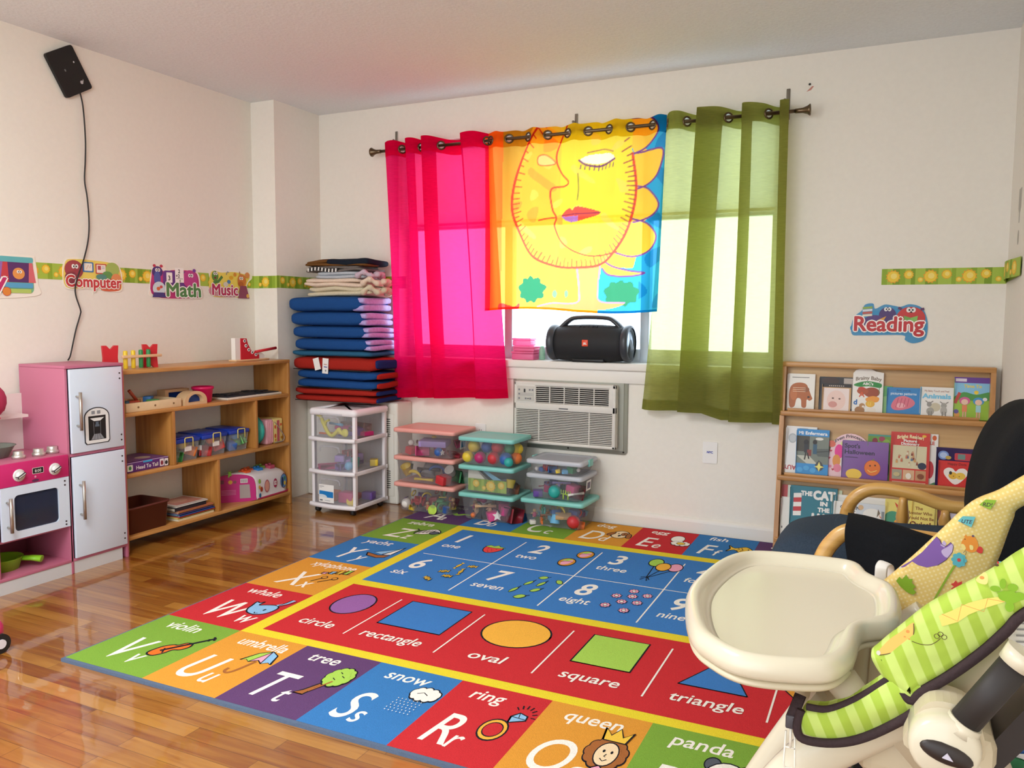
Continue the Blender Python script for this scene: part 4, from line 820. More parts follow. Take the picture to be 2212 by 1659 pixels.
# --- bin row
def bin_row():
    PU = mat('#5e2a78', .45); t = thing('game_box', 'purple Head To Tail puzzle game box on the middle shelf', 'game box', (-3.46, 2.84, T2)); x0, x1, y0, y1, h = -3.58, -3.365, 2.69, 2.945, .05
    m = MB(); m.box((x0, y0, T2), (x1, y1, T2 + h), PU, .002)
    m.art(((x1, y0, T2), (0, 1, 0), (0, 0, 1), (1, 0, 0)), [('p', [(0, h - .003), (.255, h - .003), (.255, h), (0, h)], mat('#cdb8dc', .5)), text('Head To Tail', .06, .012, .026, WHITE, bold=.015, w=.13), ('p', rrect(.008, .008, .04, .04, .004), c('#e9eee6')), ('e', .024, .024, .008, .01, c('#3f8f4a')), ('p', rrect(.1, .04, .155, .049, .003), c('#3fa8dc')), ('p', rrect(.2, .006, .225, .043, .003), c('#efe6ea')), ('p', rrect(.228, .004, .252, .041, .003), c('#efe6ea')), ('e', .213, .022, .008, .012, c('#8a2a3a')), ('e', .24, .02, .009, .01, c('#2a2a30'))])
    m.art(((x0, y0, T2 + h), (1, 0, 0), (0, 1, 0), (0, 0, 1)), [('p', rrect(.01, .01, .2, .245, .01), c('#7a4a90')), ('e', .06, .08, .03, .04, c('#b98a6a')), ('e', .14, .16, .035, .04, c('#c9b8a8')), ('e', .12, .06, .03, .025, c('#8f6a9a'))]); single(m, 'x', None, None) if False else part(m, 'box', t)
    BL = mat('#1f3fae', .4); CLR = clear('#f2f4f6', .78, .12, fog='#dfe3e8'); YH = mat('#ead878', .45)
    defs = [(2.992, 3.168, 'clear box with blue lid and yellow clips, leftmost of the three on the shelf', ('#3f9a4a', '#e8c23a', '#e8803a', '#f0d060')), (3.185, 3.365, 'clear box with blue lid, in the middle of the three, full of red pieces', ('#c9383a', '#e86a3a', '#d8443a', '#4a8a5a', '#b82a3a')), (3.382, 3.535, 'clear box with blue lid, rightmost of the three, with blue and green pieces', ('#3f6fc0', '#5aa0d0', '#6fc06a'))]
    for bi, (y0, y1, lb, cols) in enumerate(defs):
        x0, x1, h = -3.595, -3.375, .125; t = thing('lidded_toy_box', lb, 'storage box', ((x0 + x1) / 2, (y0 + y1) / 2, T2), 0, 'blue lidded boxes on the shelf'); ym = (y0 + y1) / 2
        m = MB(); r0 = [(x0 + .02, y0 + .016), (x1 - .016, y0 + .016), (x1 - .016, y1 - .016), (x0 + .02, y1 - .016)]; r1 = [(x0 + .006, y0 + .006), (x1 - .004, y0 + .006), (x1 - .004, y1 - .006), (x0 + .006, y1 - .006)]
        m.rings([[V((a, b, T2 + .001)) for a, b in r0], [V((a, b, T2 + h - .02)) for a, b in r1]], CLR, caps=False, smooth=False); m.face([(a, b, T2 + .001) for a, b in r0], CLR); part(m, 'tub', t)
        m = MB(); m.box((x0, y0, T2 + h - .026), (x1, y1, T2 + h - .004), BL, .004); m.box((x0 + .015, y0 + .015, T2 + h - .005), (x1 - .02, y1 - .015, T2 + h + .002), BL, .003); part(m, 'lid', t)
        m = MB(); z = T2 + h; x = x1 + .006; m.tube([(x, ym - .022, z - .05), (x, ym - .022, z - .004), (x, ym - .018, z + .001), (x, ym + .028, z + .001), (x, ym + .032, z - .004), (x, ym + .032, z - .05)], .0028, YH, 8); part(m, 'clip_handle', t)
        if bi < 2:
            m = MB(); m.box((x1 - .0095, ym - .012, T2 + .052), (x1 - .0075, ym + .034, T2 + .078), WHITE); part(m, 'paper_label', t)
            if bi: 
                m = MB(); m.box((x1 - .06, y0 + .0075, T2 + .04), (x1 - .02, y0 + .0092, T2 + .066), WHITE); part(m, 'paper_label', t)
        for k in range(12):
            cx = x1 - .04 - .055 * (k // 3); cy = y0 + .045 + (y1 - y0 - .09) * (k % 3) / 2; R = random.Random(bi * 20 + k); h = cols[k % len(cols)]
            m = MB(); rr = Matrix.Rotation(R.uniform(0, 3), 3, 'Z') @ Matrix.Rotation(R.uniform(-.4, .4), 3, 'X'); zc = T2 + .026 + .038 * (k % 2) + .01 * (k % 3)
            if k % 3 == 1: m.ball((cx, cy, zc + .01), .026, mat(h, .5), 12, (1, 1, .9))
            else: m.box((cx - .024, cy - .028, zc - .016), (cx + .024, cy + .028, zc + .026), mat(h, .5), .005, rot=rr)
            single(m, 'toy_piece', 'one of the coloured toy pieces inside ' + ('the leftmost blue-lidded box', 'the middle blue-lidded box', 'the rightmost blue-lidded box')[bi], 'toy', (cx, cy, zc), 'pieces in ' + ('the leftmost', 'the middle', 'the rightmost')[bi] + ' blue-lidded box')
    t = thing('lunch_case', 'turquoise round-edged case standing on end on the middle shelf', 'case', (-3.45, 3.636, T2)); TQ = mat('#3fbcae', .5)
    m = MB(); m.ball((-3.45, 3.636, T2 + .0905), .09, TQ, 20, (1, .4, 1)); m.tube([(-3.45 + .0905 * math.cos(a), 3.636, T2 + .0905 + .0895 * math.sin(a)) for a in [2 * PI * k / 28 for k in range(28)]], .0035, mat('#2f9a90', .5), 6, closed=True); part(m, 'shell', t)
    m = MB(); m.box((-3.53, 3.674, T2), (-3.375, 3.734, T2 + .15), mat('#e09aa8', .6, var=.05, scale=20), .012, 3)
    for k in range(4): m.box((-3.376, 3.679 + .014 * k, T2 + .012), (-3.3735, 3.687 + .014 * k, T2 + .138), mat('#e8acb8', .6), .001)
    single(m, 'toy_case', 'soft pink ribbed case between the turquoise case and the flowered bag', 'case', (-3.45, 3.704, T2))
    t = thing('lunch_bag', 'flowered yellow and pink lunch bag with grey strap on the middle shelf', 'bag', (-3.45, 3.78, T2))
    m = MB(); m.box((-3.54, 3.738, T2), (-3.38, 3.822, T2 + .148), mat('#ecd98a', .7), .01, 3); m.art(((-3.38, 3.738, T2), (0, 1, 0), (0, 0, 1), (1, 0, 0)), [('p', [(.03, .01), (.052, .01), (.052, .138), (.03, .138)], c('#c9606a')), ('e', .015, .1, .007, .012, c('#d9583a')), ('e', .065, .11, .008, .008, c('#d9583a')), ('e', .068, .03, .008, .009, c('#c98a2a')), ('e', .015, .045, .008, .014, c('#d96a3a')), ('e', .064, .07, .006, .006, c('#e08a4a')), ('e', .016, .02, .008, .008, c('#d9a03a'))]); part(m, 'body', t)
    m = MB(); m.tube(spline([(-3.40, 3.735, T2 + .15), (-3.378, 3.758, T2 + .12), (-3.366, 3.80, T2 + .06), (-3.364, 3.814, T2 + .03), (-3.368, 3.80, T2 + .008), (-3.372, 3.745, T2 + .006)], 5), .0045, mat('#9a8f8a', .6), 8, flat=(1.2, .6)); part(m, 'strap', t)
bin_row()
# --- bottom row
def bottom_row():
    BRN = mat('#5e2a20', .45); t = thing('plastic_bin', 'dark brown plastic bin on the bottom shelf', 'bin', (-3.44, 2.83, T3)); x0, x1, y0, y1, h = -3.57, -3.355, 2.69, 2.935, .135
    m = MB(); f = lambda e, z: [V((a, b, T3 + z)) for a, b in rrect(x0 - e, y0 - e, x1 + e, y1 + e, .02 + e)]
    m.rings([f(-.012, .0), f(0, h - .012), f(.008, h - .01), f(.009, h), f(-.002, h), f(-.016, .006)], BRN); part(m, 'tub', t)
    R = random.Random(3); z = T3
    bks = [('#d8c9a0', 'cream', .012), ('#e8d24a', 'yellow-edged', .006), ('#c9362f', 'thin red', .005), ('#3a5fb0', 'blue', .007), ('#58a8c8', 'light blue', .005), ('#6a4a9a', 'purple', .005), ('#e0a24a', 'orange', .006), ('#d8825a', 'coral', .006), ('#20212a', 'black-covered', .018), ('#e6e2da', 'pale grey', .008)]
    for k, (h, nm, th) in enumerate(bks):
        x1 = -3.36 - R.uniform(0, .012) - (.012 if k > 7 else 0); y0 = 2.985 + R.uniform(0, .02); w_ = .19; l_ = .25 - R.uniform(0, .02) - (.02 if k > 7 else 0)
        t = thing('picture_book', nm + ' picture book in the flat pile on the bottom shelf', 'book', (x1 - w_ / 2, y0 + l_ / 2, z), 0, 'books piled on the bottom shelf')
        m = MB(); m.box((x1 - w_, y0, z), (x1, y0 + l_, z + .0012), mat(h, .4)); m.box((x1 - w_, y0, z + th - .0012), (x1, y0 + l_, z + th - .0001), mat(h, .4)); m.box((x1 - .0015, y0, z), (x1, y0 + l_, z + th - .0001), mat(h, .4))
        if k == len(bks) - 1: m.art(((x1 - w_, y0, z + th), (0, 1, 0), (-1, 0, 0), (0, 0, 1)), [('p', [(.02, -.17), (.2, -.17), (.2, -.02), (.02, -.02)], c('#c98a7a')), ('e', .1, -.09, .05, .04, c('#d8a890'))], .0002)
        part(m, 'cover', t); m = MB(); m.box((x1 - w_ + .003, y0 + .003, z + .0012), (x1 - .0016, y0 + l_ - .003, z + th - .0012), mat('#e9dfc8', .8)); part(m, 'pages', t); z += th
    # bag of building bricks
    t = thing('block_bag', 'pink and white zip bag of toy bricks on the bottom shelf', 'toy bag', (-3.45, 3.60, T3)); MG = mat('#c01f78', .45); WB = mat('#e9e2e4', .4); x0, x1, y0, y1, h = -3.575, -3.36, 3.345, 3.80, .165
    A, B, C_, D_ = V((-3.515, 3.375, T3)), V((-3.348, 3.545, T3)), V((-3.358, 3.818, T3)), V((-3.57, 3.80, T3))
    def sec(t, s):
        p, q = A.lerp(D_, t), B.lerp(C_, t)
        return [p.lerp(q, u) + V((0, 0, w_ * s)) for u, w_ in spline([(0, .02), (.04, .12), (.2, .155), (.5, .163), (.85, .15), (.98, .115), (1, .03), (.93, .002), (.07, .002)], 4, True)]
    m = MB(); m.rings([sec(.012, 1), sec(.08, 1.02), sec(.5, 1.0), sec(.9, .97), sec(1, .9)], WB); part(m, 'body', t)
    m = MB(); m.rings([sec(0, .985), sec(.014, 1.0)], MG); e_ = (B - A).normalized(); fr = (A, e_, (0, 0, 1), e_.cross(V((0, 0, 1))))
    m.art(fr, [('p', [(.15, .02), (.21, .02), (.205, .1), (.15, .1)], c('#a89a98')), ('p', [(.155, .11), (.195, .11), (.195, .135), (.155, .135)], c('#e8dfe0'))] + [('l', [(.16 + .005 * k, .113), (.16 + .005 * k, .132)], .002, INK) for k in range(7)] + [('e', .1, .118, .012, .012, c('#e0a83a')), ('e', .125, .118, .009, .009, c('#8a4a5a')), ('p', [(.04, .11), (.065, .11), (.065, .132), (.04, .132)], c('#7a3a5a'))] + [('l', [(.05, .07 - .008 * k), (.13, .07 - .008 * k)], .0025, c('#d985b0')) for k in range(4)]); part(m, 'end_panel', t, 'magenta end panel with barcode')
    m = MB(); e_ = (C_ - B).normalized(); fr = (B + V((.0035, .008, 0)), e_ * .66, (0, 0, 1), e_.cross(V((0, 0, 1))))
    m.art(fr, [('p', [(0.008, .012), (.4, .012), (.44, .03), (.44, .018), (.4, .003), (.008, .003)], c('#c22a58')), ('e', .13, .07, .033, .038, c('#b85a6a')), ('e', .13, .07, .026, .031, c('#e0a090')), ('e', .355, .075, .045, .044, c('#5a2a3a')), ('e', .355, .075, .041, .04, c('#5a8fc8')), ('e', .34, .07, .014, .03, c('#2a3a60')), ('e', .37, .06, .014, .014, c('#e8c83a')), ('e', .37, .09, .012, .012, c('#3f8a5a')), ('e', .24, .075, .024, .028, c('#b02a5a')), text('82', .24, .064, .034, WHITE, bold=.04, al='c'), ('e', .03, .11, .014, .014, c('#8fbf3a')), ('e', .055, .06, .016, .016, c('#b0402a')), ('e', .035, .025, .014, .014, c('#2a6a9a')), ('e', .03, .075, .012, .012, c('#d9a03a'))]); part(m, 'printed_side', t)
    for k, (h, nm) in enumerate((('#e8602a', 'orange'), ('#e06a3a', 'coral'), ('#2f7fc8', 'blue'), ('#7fae4a', 'green'), ('#c0506a', 'rose'))):
        m = MB(); yy = 3.545 + .05 * k; xx = -3.43 - .03 * (k % 2); m.box((xx - .03, yy - .022, T3 + .145), (xx + .03, yy + .022, T3 + .173), mat(h, .4), .004)
        for a in (-.014, .012): m.cyl((xx - .003, yy + a, T3 + .173), (xx - .003, yy + a, T3 + .181), .009, mat(h, .4), 12)
        single(m, 'toy_brick', nm + ' toy brick pushing out at the top of the zip bag', 'toy brick', (xx, yy, T3 + .15), 'bricks in the zip bag')
    m = MB(); m.prism([(0, 0), (.012, .008), (.028, .004), (.022, .018), (.03, .03), (.012, .028), (.002, .034), (.004, .018)], (-3.44, 3.425, T3 + .15), (-.3, .954, 0), (0, 0, 1), .006, mat('#8fd04a', .5)); m.tube([(-3.44, 3.435, T3 + .16), (-3.44, 3.46, T3 + .158)], .003, mat('#8fd04a', .5), 6); part(m, 'zip_tag', t, 'green zip tag')
bottom_row()
# ================================================================== black panel high on the left wall with its cable
def wall_panel():
    BK = mat('#0f0f11', .55); t = thing('wall_tablet', 'black panel hung crooked high on the left wall', 'device', (XL, 2.645, 2.30)); a = math.radians(31)
    ex = V((0, math.cos(a), math.sin(a))); ey = V((0, -math.sin(a), math.cos(a))); o = V((XL + .004, 2.645, 2.303)) 
    w_, h_ = .158, .205
    m = MB(); m.prism(rrect(-w_ / 2, -h_ / 2, w_ / 2, h_ / 2, .012), o, ex, ey, .016, BK); part(m, 'case', t)
    m = MB(); fr = (o + V((.016, 0, 0)), ex, ey, (1, 0, 0)); m.art(fr, [('e', .045, .03, .004, .004, c('#d8d8d8')), ('e', -.02, .01, .004, .006, c('#7a7f80')), ('e', .035, -.062, .008, .008, c('#c4c4c4')), ('p', [(.04, -.06), (.05, -.05), (.046, -.062)], c('#c4c4c4'))]); part(m, 'screw_heads', t)
    m = MB(); P = [(2.702, 2.225), (2.711, 2.15), (2.714, 2.005), (2.716, 1.9), (2.708, 1.806), (2.712, 1.72), (2.720, 1.607), (2.716, 1.517), (2.684, 1.425), (2.648, 1.345), (2.637, 1.29), (2.638, 1.244), (2.652, 1.18), (2.653, 1.154), (2.635, 1.09), (2.612, 1.03), (2.59, .96), (2.583, .936)]
    m.tube(spline([(XL + .010 + .012 * math.sin(k * .9) ** 2, y, z) for k, (y, z) in enumerate(P)], 5), .0034, mat('#17120f', .5), 7); single(m, 'power_cable', 'thin black cable hanging from the wall panel down to the toy fridge', 'cable', (XL + .01, 2.6, .94))
wall_panel()
# ================================================================== rest mats on the radiator
def soft(m, a, b, mm, seed=0, e1=.28, e3=.6, wob=.004, nu=28, nv=16):
    """a cushion: rounded, slightly lumpy block"""
    a, b = V(a), V(b); c0 = (a + b) / 2; d = (b - a) / 2; R = random.Random(seed); p1, p2, p3 = (R.uniform(0, 6) for _ in range(3))
    sg = lambda t, e: math.copysign(abs(t) ** e, t)
    rg = []
    for i in range(1, nv):
        th = -PI / 2 + PI * i / nv; ring = []
        for j in range(nu):
            ph = 2 * PI * j / nu; e2 = .2
            p = V((d.x * sg(math.cos(th), e1) * sg(math.cos(ph), e2), d.y * sg(math.cos(th), e1) * sg(math.sin(ph), e2), d.z * sg(math.sin(th), e3)))
            p += V((0, 0, wob * math.sin(p.x * 23 + p1) * math.cos(p.y * 19 + p2)))
            ring.append(c0 + p)
        rg.append(ring)
    m.rings(rg, mm)
MBL = cloth('#1e4a86'); MRD = cloth('#a3281f'); MNV = cloth('#1f2f66'); MLV = mat('#b3a2dc', .45, var=.12, scale=60, bump=.5); MTL = cloth('#2a5f80')
def mats():
    x0, x1, y0, y1, GR_ = -3.41, -2.845, 3.935, 4.245, 'rest mats stacked on the radiator cover'
    def mat_thing(lb, z0): return thing('rest_mat', lb, 'rest mat', ((x0 + x1) / 2, (y0 + y1) / 2, z0), 0, GR_)
    z = .631
    def slabs(t, cov, lin_, z0, z1, n, dx=0.0, dy=0.0, seed=0):
        h = (z1 - z0) / n
        for k in range(n):
            m = MB(); soft(m, (x0 + dx, y0 + dy, z0 + h * k), (x1 + .055 + dx * .3, y1, z0 + h * (k + 1) - .001), cov, seed + k); part(m, 'fold', t)
            m = MB(); soft(m, (x1 - .02, y0 + dy + .03, z0 + h * k + h * .16), (x1 + .066 + dx * .3, y1 - .02, z0 + h * (k + 1) - h * .2), lin_, seed + k + 9); part(m, 'inner_side', t)
            if k < n - 1 or n == 1:
                m = MB(); m.tube([(x0 + dx + .012, y0 + dy + .012, z0 + h * k + .003), (x0 + dx + .3, y0 + dy + .002, z0 + h * k + .004), (x1 + dx * .3 + .03, y0 + dy + .008, z0 + h * k + .004)], .0025, BLACK, 6); part(m, 'piping', t)
    t = mat_thing('red folding mat, lowest of the stack on the radiator cover', z); slabs(t, MRD, MNV, z, .712, 2, .01, .0, 1)
    t = mat_thing('blue folding mat with red lining, between the two red mats', .713); slabs(t, MBL, MRD, .713, .822, 2, .03, .0, 5)
    t = mat_thing('red folding mat with two white care tags, in the middle of the stack', .823); slabs(t, MRD, MNV, .823, .907, 1, .0, .0, 8)
    for k, (xx, a) in enumerate(((-3.20, -.25), (-3.135, .06))):
        m = MB(); h_ = .07 if k == 0 else .09; m.box((xx - .022, y0 - .008, .895 - h_), (xx + .022, y0 - .006, .898), WHITE, rot=Matrix.Rotation(a, 3, 'Y'))
        if k: m.art(((xx - .02, y0 - .008, .812), (1, 0, 0), (0, 0, 1), (0, -1, 0)), [('l', [(.01, .05), (.032, .048)], .004, c('#b86a5a')), ('l', [(.01, .034), (.034, .032)], .006, c('#5a5a9a')), ('p', [(.018, .006), (.028, .006), (.028, .016), (.018, .016)], c('#8a8a90'))])
        part(m, 'care_tag', t)
    t = mat_thing('thin teal-blue mat just above the tagged red mat', .908); m = MB(); soft(m, (x0 - .005, y0 - .005, .908), (x1 + .03, y1, .943), MTL, 11); part(m, 'cover', t)
    lbs = ('plump blue mat, lowest of the four with lilac ends', 'plump blue mat with lilac end, second lowest of four', 'plump blue mat with lilac end, second from the top', 'plump blue mat at the top of the stack, under the blankets')
    zz = [(.944, 1.019), (1.019, 1.094), (1.094, 1.18), (1.18, 1.272)]
    for k, (za, zb) in enumerate(zz):
        o = -.012 * k; t = mat_thing(lbs[k], za); m = MB(); soft(m, (x0 + .02 + o * .8, y0 - .005 + o * .5, za), (x1 + .01 + o, y1, zb - .001), MBL, 20 + k, wob=.003); part(m, 'cover', t)
        for q in range(2):
            h = (zb - za) / 2 - .006; m = MB(); soft(m, (x1 - .06 + o, y0 + .012 + o * .5, za + .004 + q * h), (x1 + .03 + o, y1 - .015, za + .004 + (q + 1) * h), MLV, 30 + k * 2 + q, wob=.004); part(m, 'lilac_end', t)
mats()
# ================================================================== folded blankets on the mats
def blankets():
    z = 1.272; x0, x1, y0, y1 = -3.31, -2.80, 3.96, 4.22
    specs = [('cream', 'beige folded blanket at the bottom of the blanket pile', '#d3c8ac', .056, 0, .0, 1), ('blush', 'cream pink folded blanket, second from the bottom of the pile', '#e3cdb9', .048, -.025, .0, 1), ('grey', 'pale blue-grey folded blanket in the middle of the pile', '#b6bcc4', .042, .06, .01, 1), ('dark grey', 'dark grey blanket with a white-barred edge near the top of the pile', '#716a66', .034, -.02, .015, 1), ('striped', 'brown and black patterned blanket on top of the pile', '#6e4a26', .04, -.03, .02, 1)]
    for k, (nm, lb, h, th, dx, dy, n) in enumerate(specs):
        t = thing('folded_blanket', lb, 'blanket', ((x0 + x1) / 2, (y0 + y1) / 2, z), .0, 'blankets folded on the mats'); a, b = x0 + dx + .0, x1 - .03 - dx * .4 - .012 * k; cm = cloth(h, .12)
        for q in range(2):
            m = MB(); hh = th / 2; soft(m, (a + .01 * q, y0 + dy + .006 * q, z + hh * q), (b - .05 * q - .02 * (k % 2), y1, z + hh * (q + 1) + .006), cm, 50 + k * 3 + q, e1=.45, wob=.0075, nu=40, nv=14); part(m, 'fold', t)
        if nm == 'dark grey':
            m = MB()
            for q in range(18): m.box((a + .035 + .013 * q, y0 + dy - .004, z + .006 + .006 * math.sin(q * .35)), (a + .043 + .013 * q, y0 + dy + .002, z + .026 + .006 * math.sin(q * .35)), WHITE if q % 2 == 0 else BLACK, rot=Matrix.Rotation(.12, 3, 'Y'))
            part(m, 'barred_edge', t, kind='stuff')
        if nm == 'striped':
            m = MB(); soft(m, (a + .17, y0 + dy - .004, z + .004), (b + .01, y1, z + th + .006), cloth('#1d2430', .1), 77, wob=.004); part(m, 'dark_panel', t, 'black part of the blanket')
        if nm in ('cream', 'blush', 'grey'):
            m = MB(); P = spline([(b - .05, y0 + dy - .006, z + th * .2), (b - .01, y0 + dy + .01, z + th * .9), (b + .03, y0 + .05, z + th * .4), (b + .05, y0 + .10, z + th * .75), (b + .03, y0 + .15, z + th * .3)], 6); m.tube(P, [.012 + .008 * math.sin(q * .7) ** 2 for q in range(len(P))], cloth('#c9b6c4' if nm == 'grey' else h, .1), 9, flat=(1.5, 1)); part(m, 'ruffled_end', t)
        z += th
blankets()
# ================================================================== drawer cart
FROST = clear('#f6f6f8', .80, .18, fog='#e4e4e8')
def drawer_cart():
    WP = mat('#f0ecef', .4); x0, x1, y0, y1 = -3.108, -2.786, 3.745, 4.075
    t = thing('drawer_cart', 'white plastic cart with three clear drawers on black casters', 'drawer cart', ((x0 + x1) / 2, 3.92, 0))
    m = MB(); zs = [.045, .243, .436, .607]
    for x in (x0 + .004, x1 - .024):
        for y in (y0 + .006, y1 - .03): m.box((x, y, .035), (x + .02, y + .026, .582), WP, .003)
    for z in zs[:3]:
        for x in (x0 + .002, x1 - .014): m.box((x, y0, z - .012), (x + .012, y1, z + .012), WP, .003)
        m.box((x0, y1 - .012, z - .012), (x1, y1, z + .012), WP, .003); m.box((x0 + .01, y0 + .01, z - .012), (x1 - .01, y1 - .01, z - .006), WP)
    part(m, 'frame', t)
    m = MB(); f = lambda e, z: [V((a, b, z)) for a, b in rrect(x0 - e, y0 - e, x1 + e, y1 + e, .018 + e)]
    m.rings([f(.0, .578), f(.008, .582), f(.009, .604), f(.0, .616), f(-.016, .618), f(-.024, .606), f(-.03, .604)], WP); part(m, 'top_tray', t)
    for k in range(3):
        zb = zs[k] + .012; zt = zs[k + 1] - .014; d_ = None
        bow = lambda u: -.022 * (1 - (2 * u - 1) ** 2)
        m = MB(); a0, a1 = x0 + .024, x1 - .026
        m.grid(lambda u, v: V((a0 + (a1 - a0) * u, y0 + .006 + bow(u), zb + (zt - zb) * v)), 16, 4, FROST); m.grid(lambda u, v: V((a0 + (a1 - a0) * u, y0 + .012 + (y1 - y0 - .03) * v + bow(u) * (1 - v), zb)), 16, 2, FROST)
        for x in (a0, a1): m.face([(x, y0 + .01, zb), (x, y1 - .02, zb), (x, y1 - .02, zt), (x, y0 + .01, zt)], FROST)
        m.face([(a0, y1 - .02, zb), (a1, y1 - .02, zb), (a1, y1 - .02, zt), (a0, y1 - .02, zt)], FROST)
        d_ = part(m, 'drawer', t)
        m = MB(); m.rings([[V((x0 - .004 + (x1 - x0 + .008) * u, y0 - .004 + bow(u) + dy, z)) for u in [q / 16 for q in range(17)]] for dy, z in ((.01, zs[k] - .01), (-.004, zs[k] - .008), (-.006, zs[k] + .008), (.0, zs[k] + .014), (.012, zs[k] + .014))], WP, close=False); part(m, 'front_rail', d_)
        m = MB(); m.tube(spline([(a0 + .055, y0 - .011, zt - .055), (a0 + .06, y0 - .013, zt - .03), (a0 + .085, y0 - .018, zt - .022), (a0 + .17, y0 - .02, zt - .022), (a0 + .195, y0 - .018, zt - .03), (a0 + .2, y0 - .016, zt - .055)], 4), .006, FROST, 8); part(m, 'handle', d_)
        if k == 0:
            m = MB(); a = a0 + .05; o = (a, y0 - .0165, zb + .012); m.prism([(0, 0), (.11, 0), (.11, .105), (0, .105)], o, (1, -.03, 0), (0, 0, 1), .001, WHITE)
            m.art((V(o) + V((0, -.0015, 0)), (1, -.03, 0), (0, 0, 1), (0, -1, 0)), [('p', [(.004, .03), (.106, .03), (.106, .065), (.004, .068)], c('#1f7fc8')), ('p', spline([(.004, .03), (.004, .044), (.03, .046), (.055, .04), (.06, .03)], 4), c('#d8e4ee')), text('STORAGE' if False else ' ', 0, 0, .01, INK), ('l', [(.006, .094), (.04, .094)], .003, c('#8a8a90')), ('l', [(.006, .087), (.025, .087)], .002, c('#a8a8ac')), ('l', [(.008, .012), (.028, .012)], .008, c('#6a7078')), ('l', [(.045, .012), (.085, .012)], .003, c('#b0b4b8'))]); part(m, 'paper_label', d_)
    for x in (x0 + .035, x1 - .035):
        for y in (y0 + .03, y1 - .03):
            m = MB(); m.cyl((x - .011, y - .006, .0175), (x + .011, y - .006, .0175), .0172, mat('#161618', .5), 16); m.box((x - .013, y - .014, .02), (x + .013, y + .012, .038), mat('#1e1e20', .5), .004); part(m, 'caster', t)
drawer_cart()
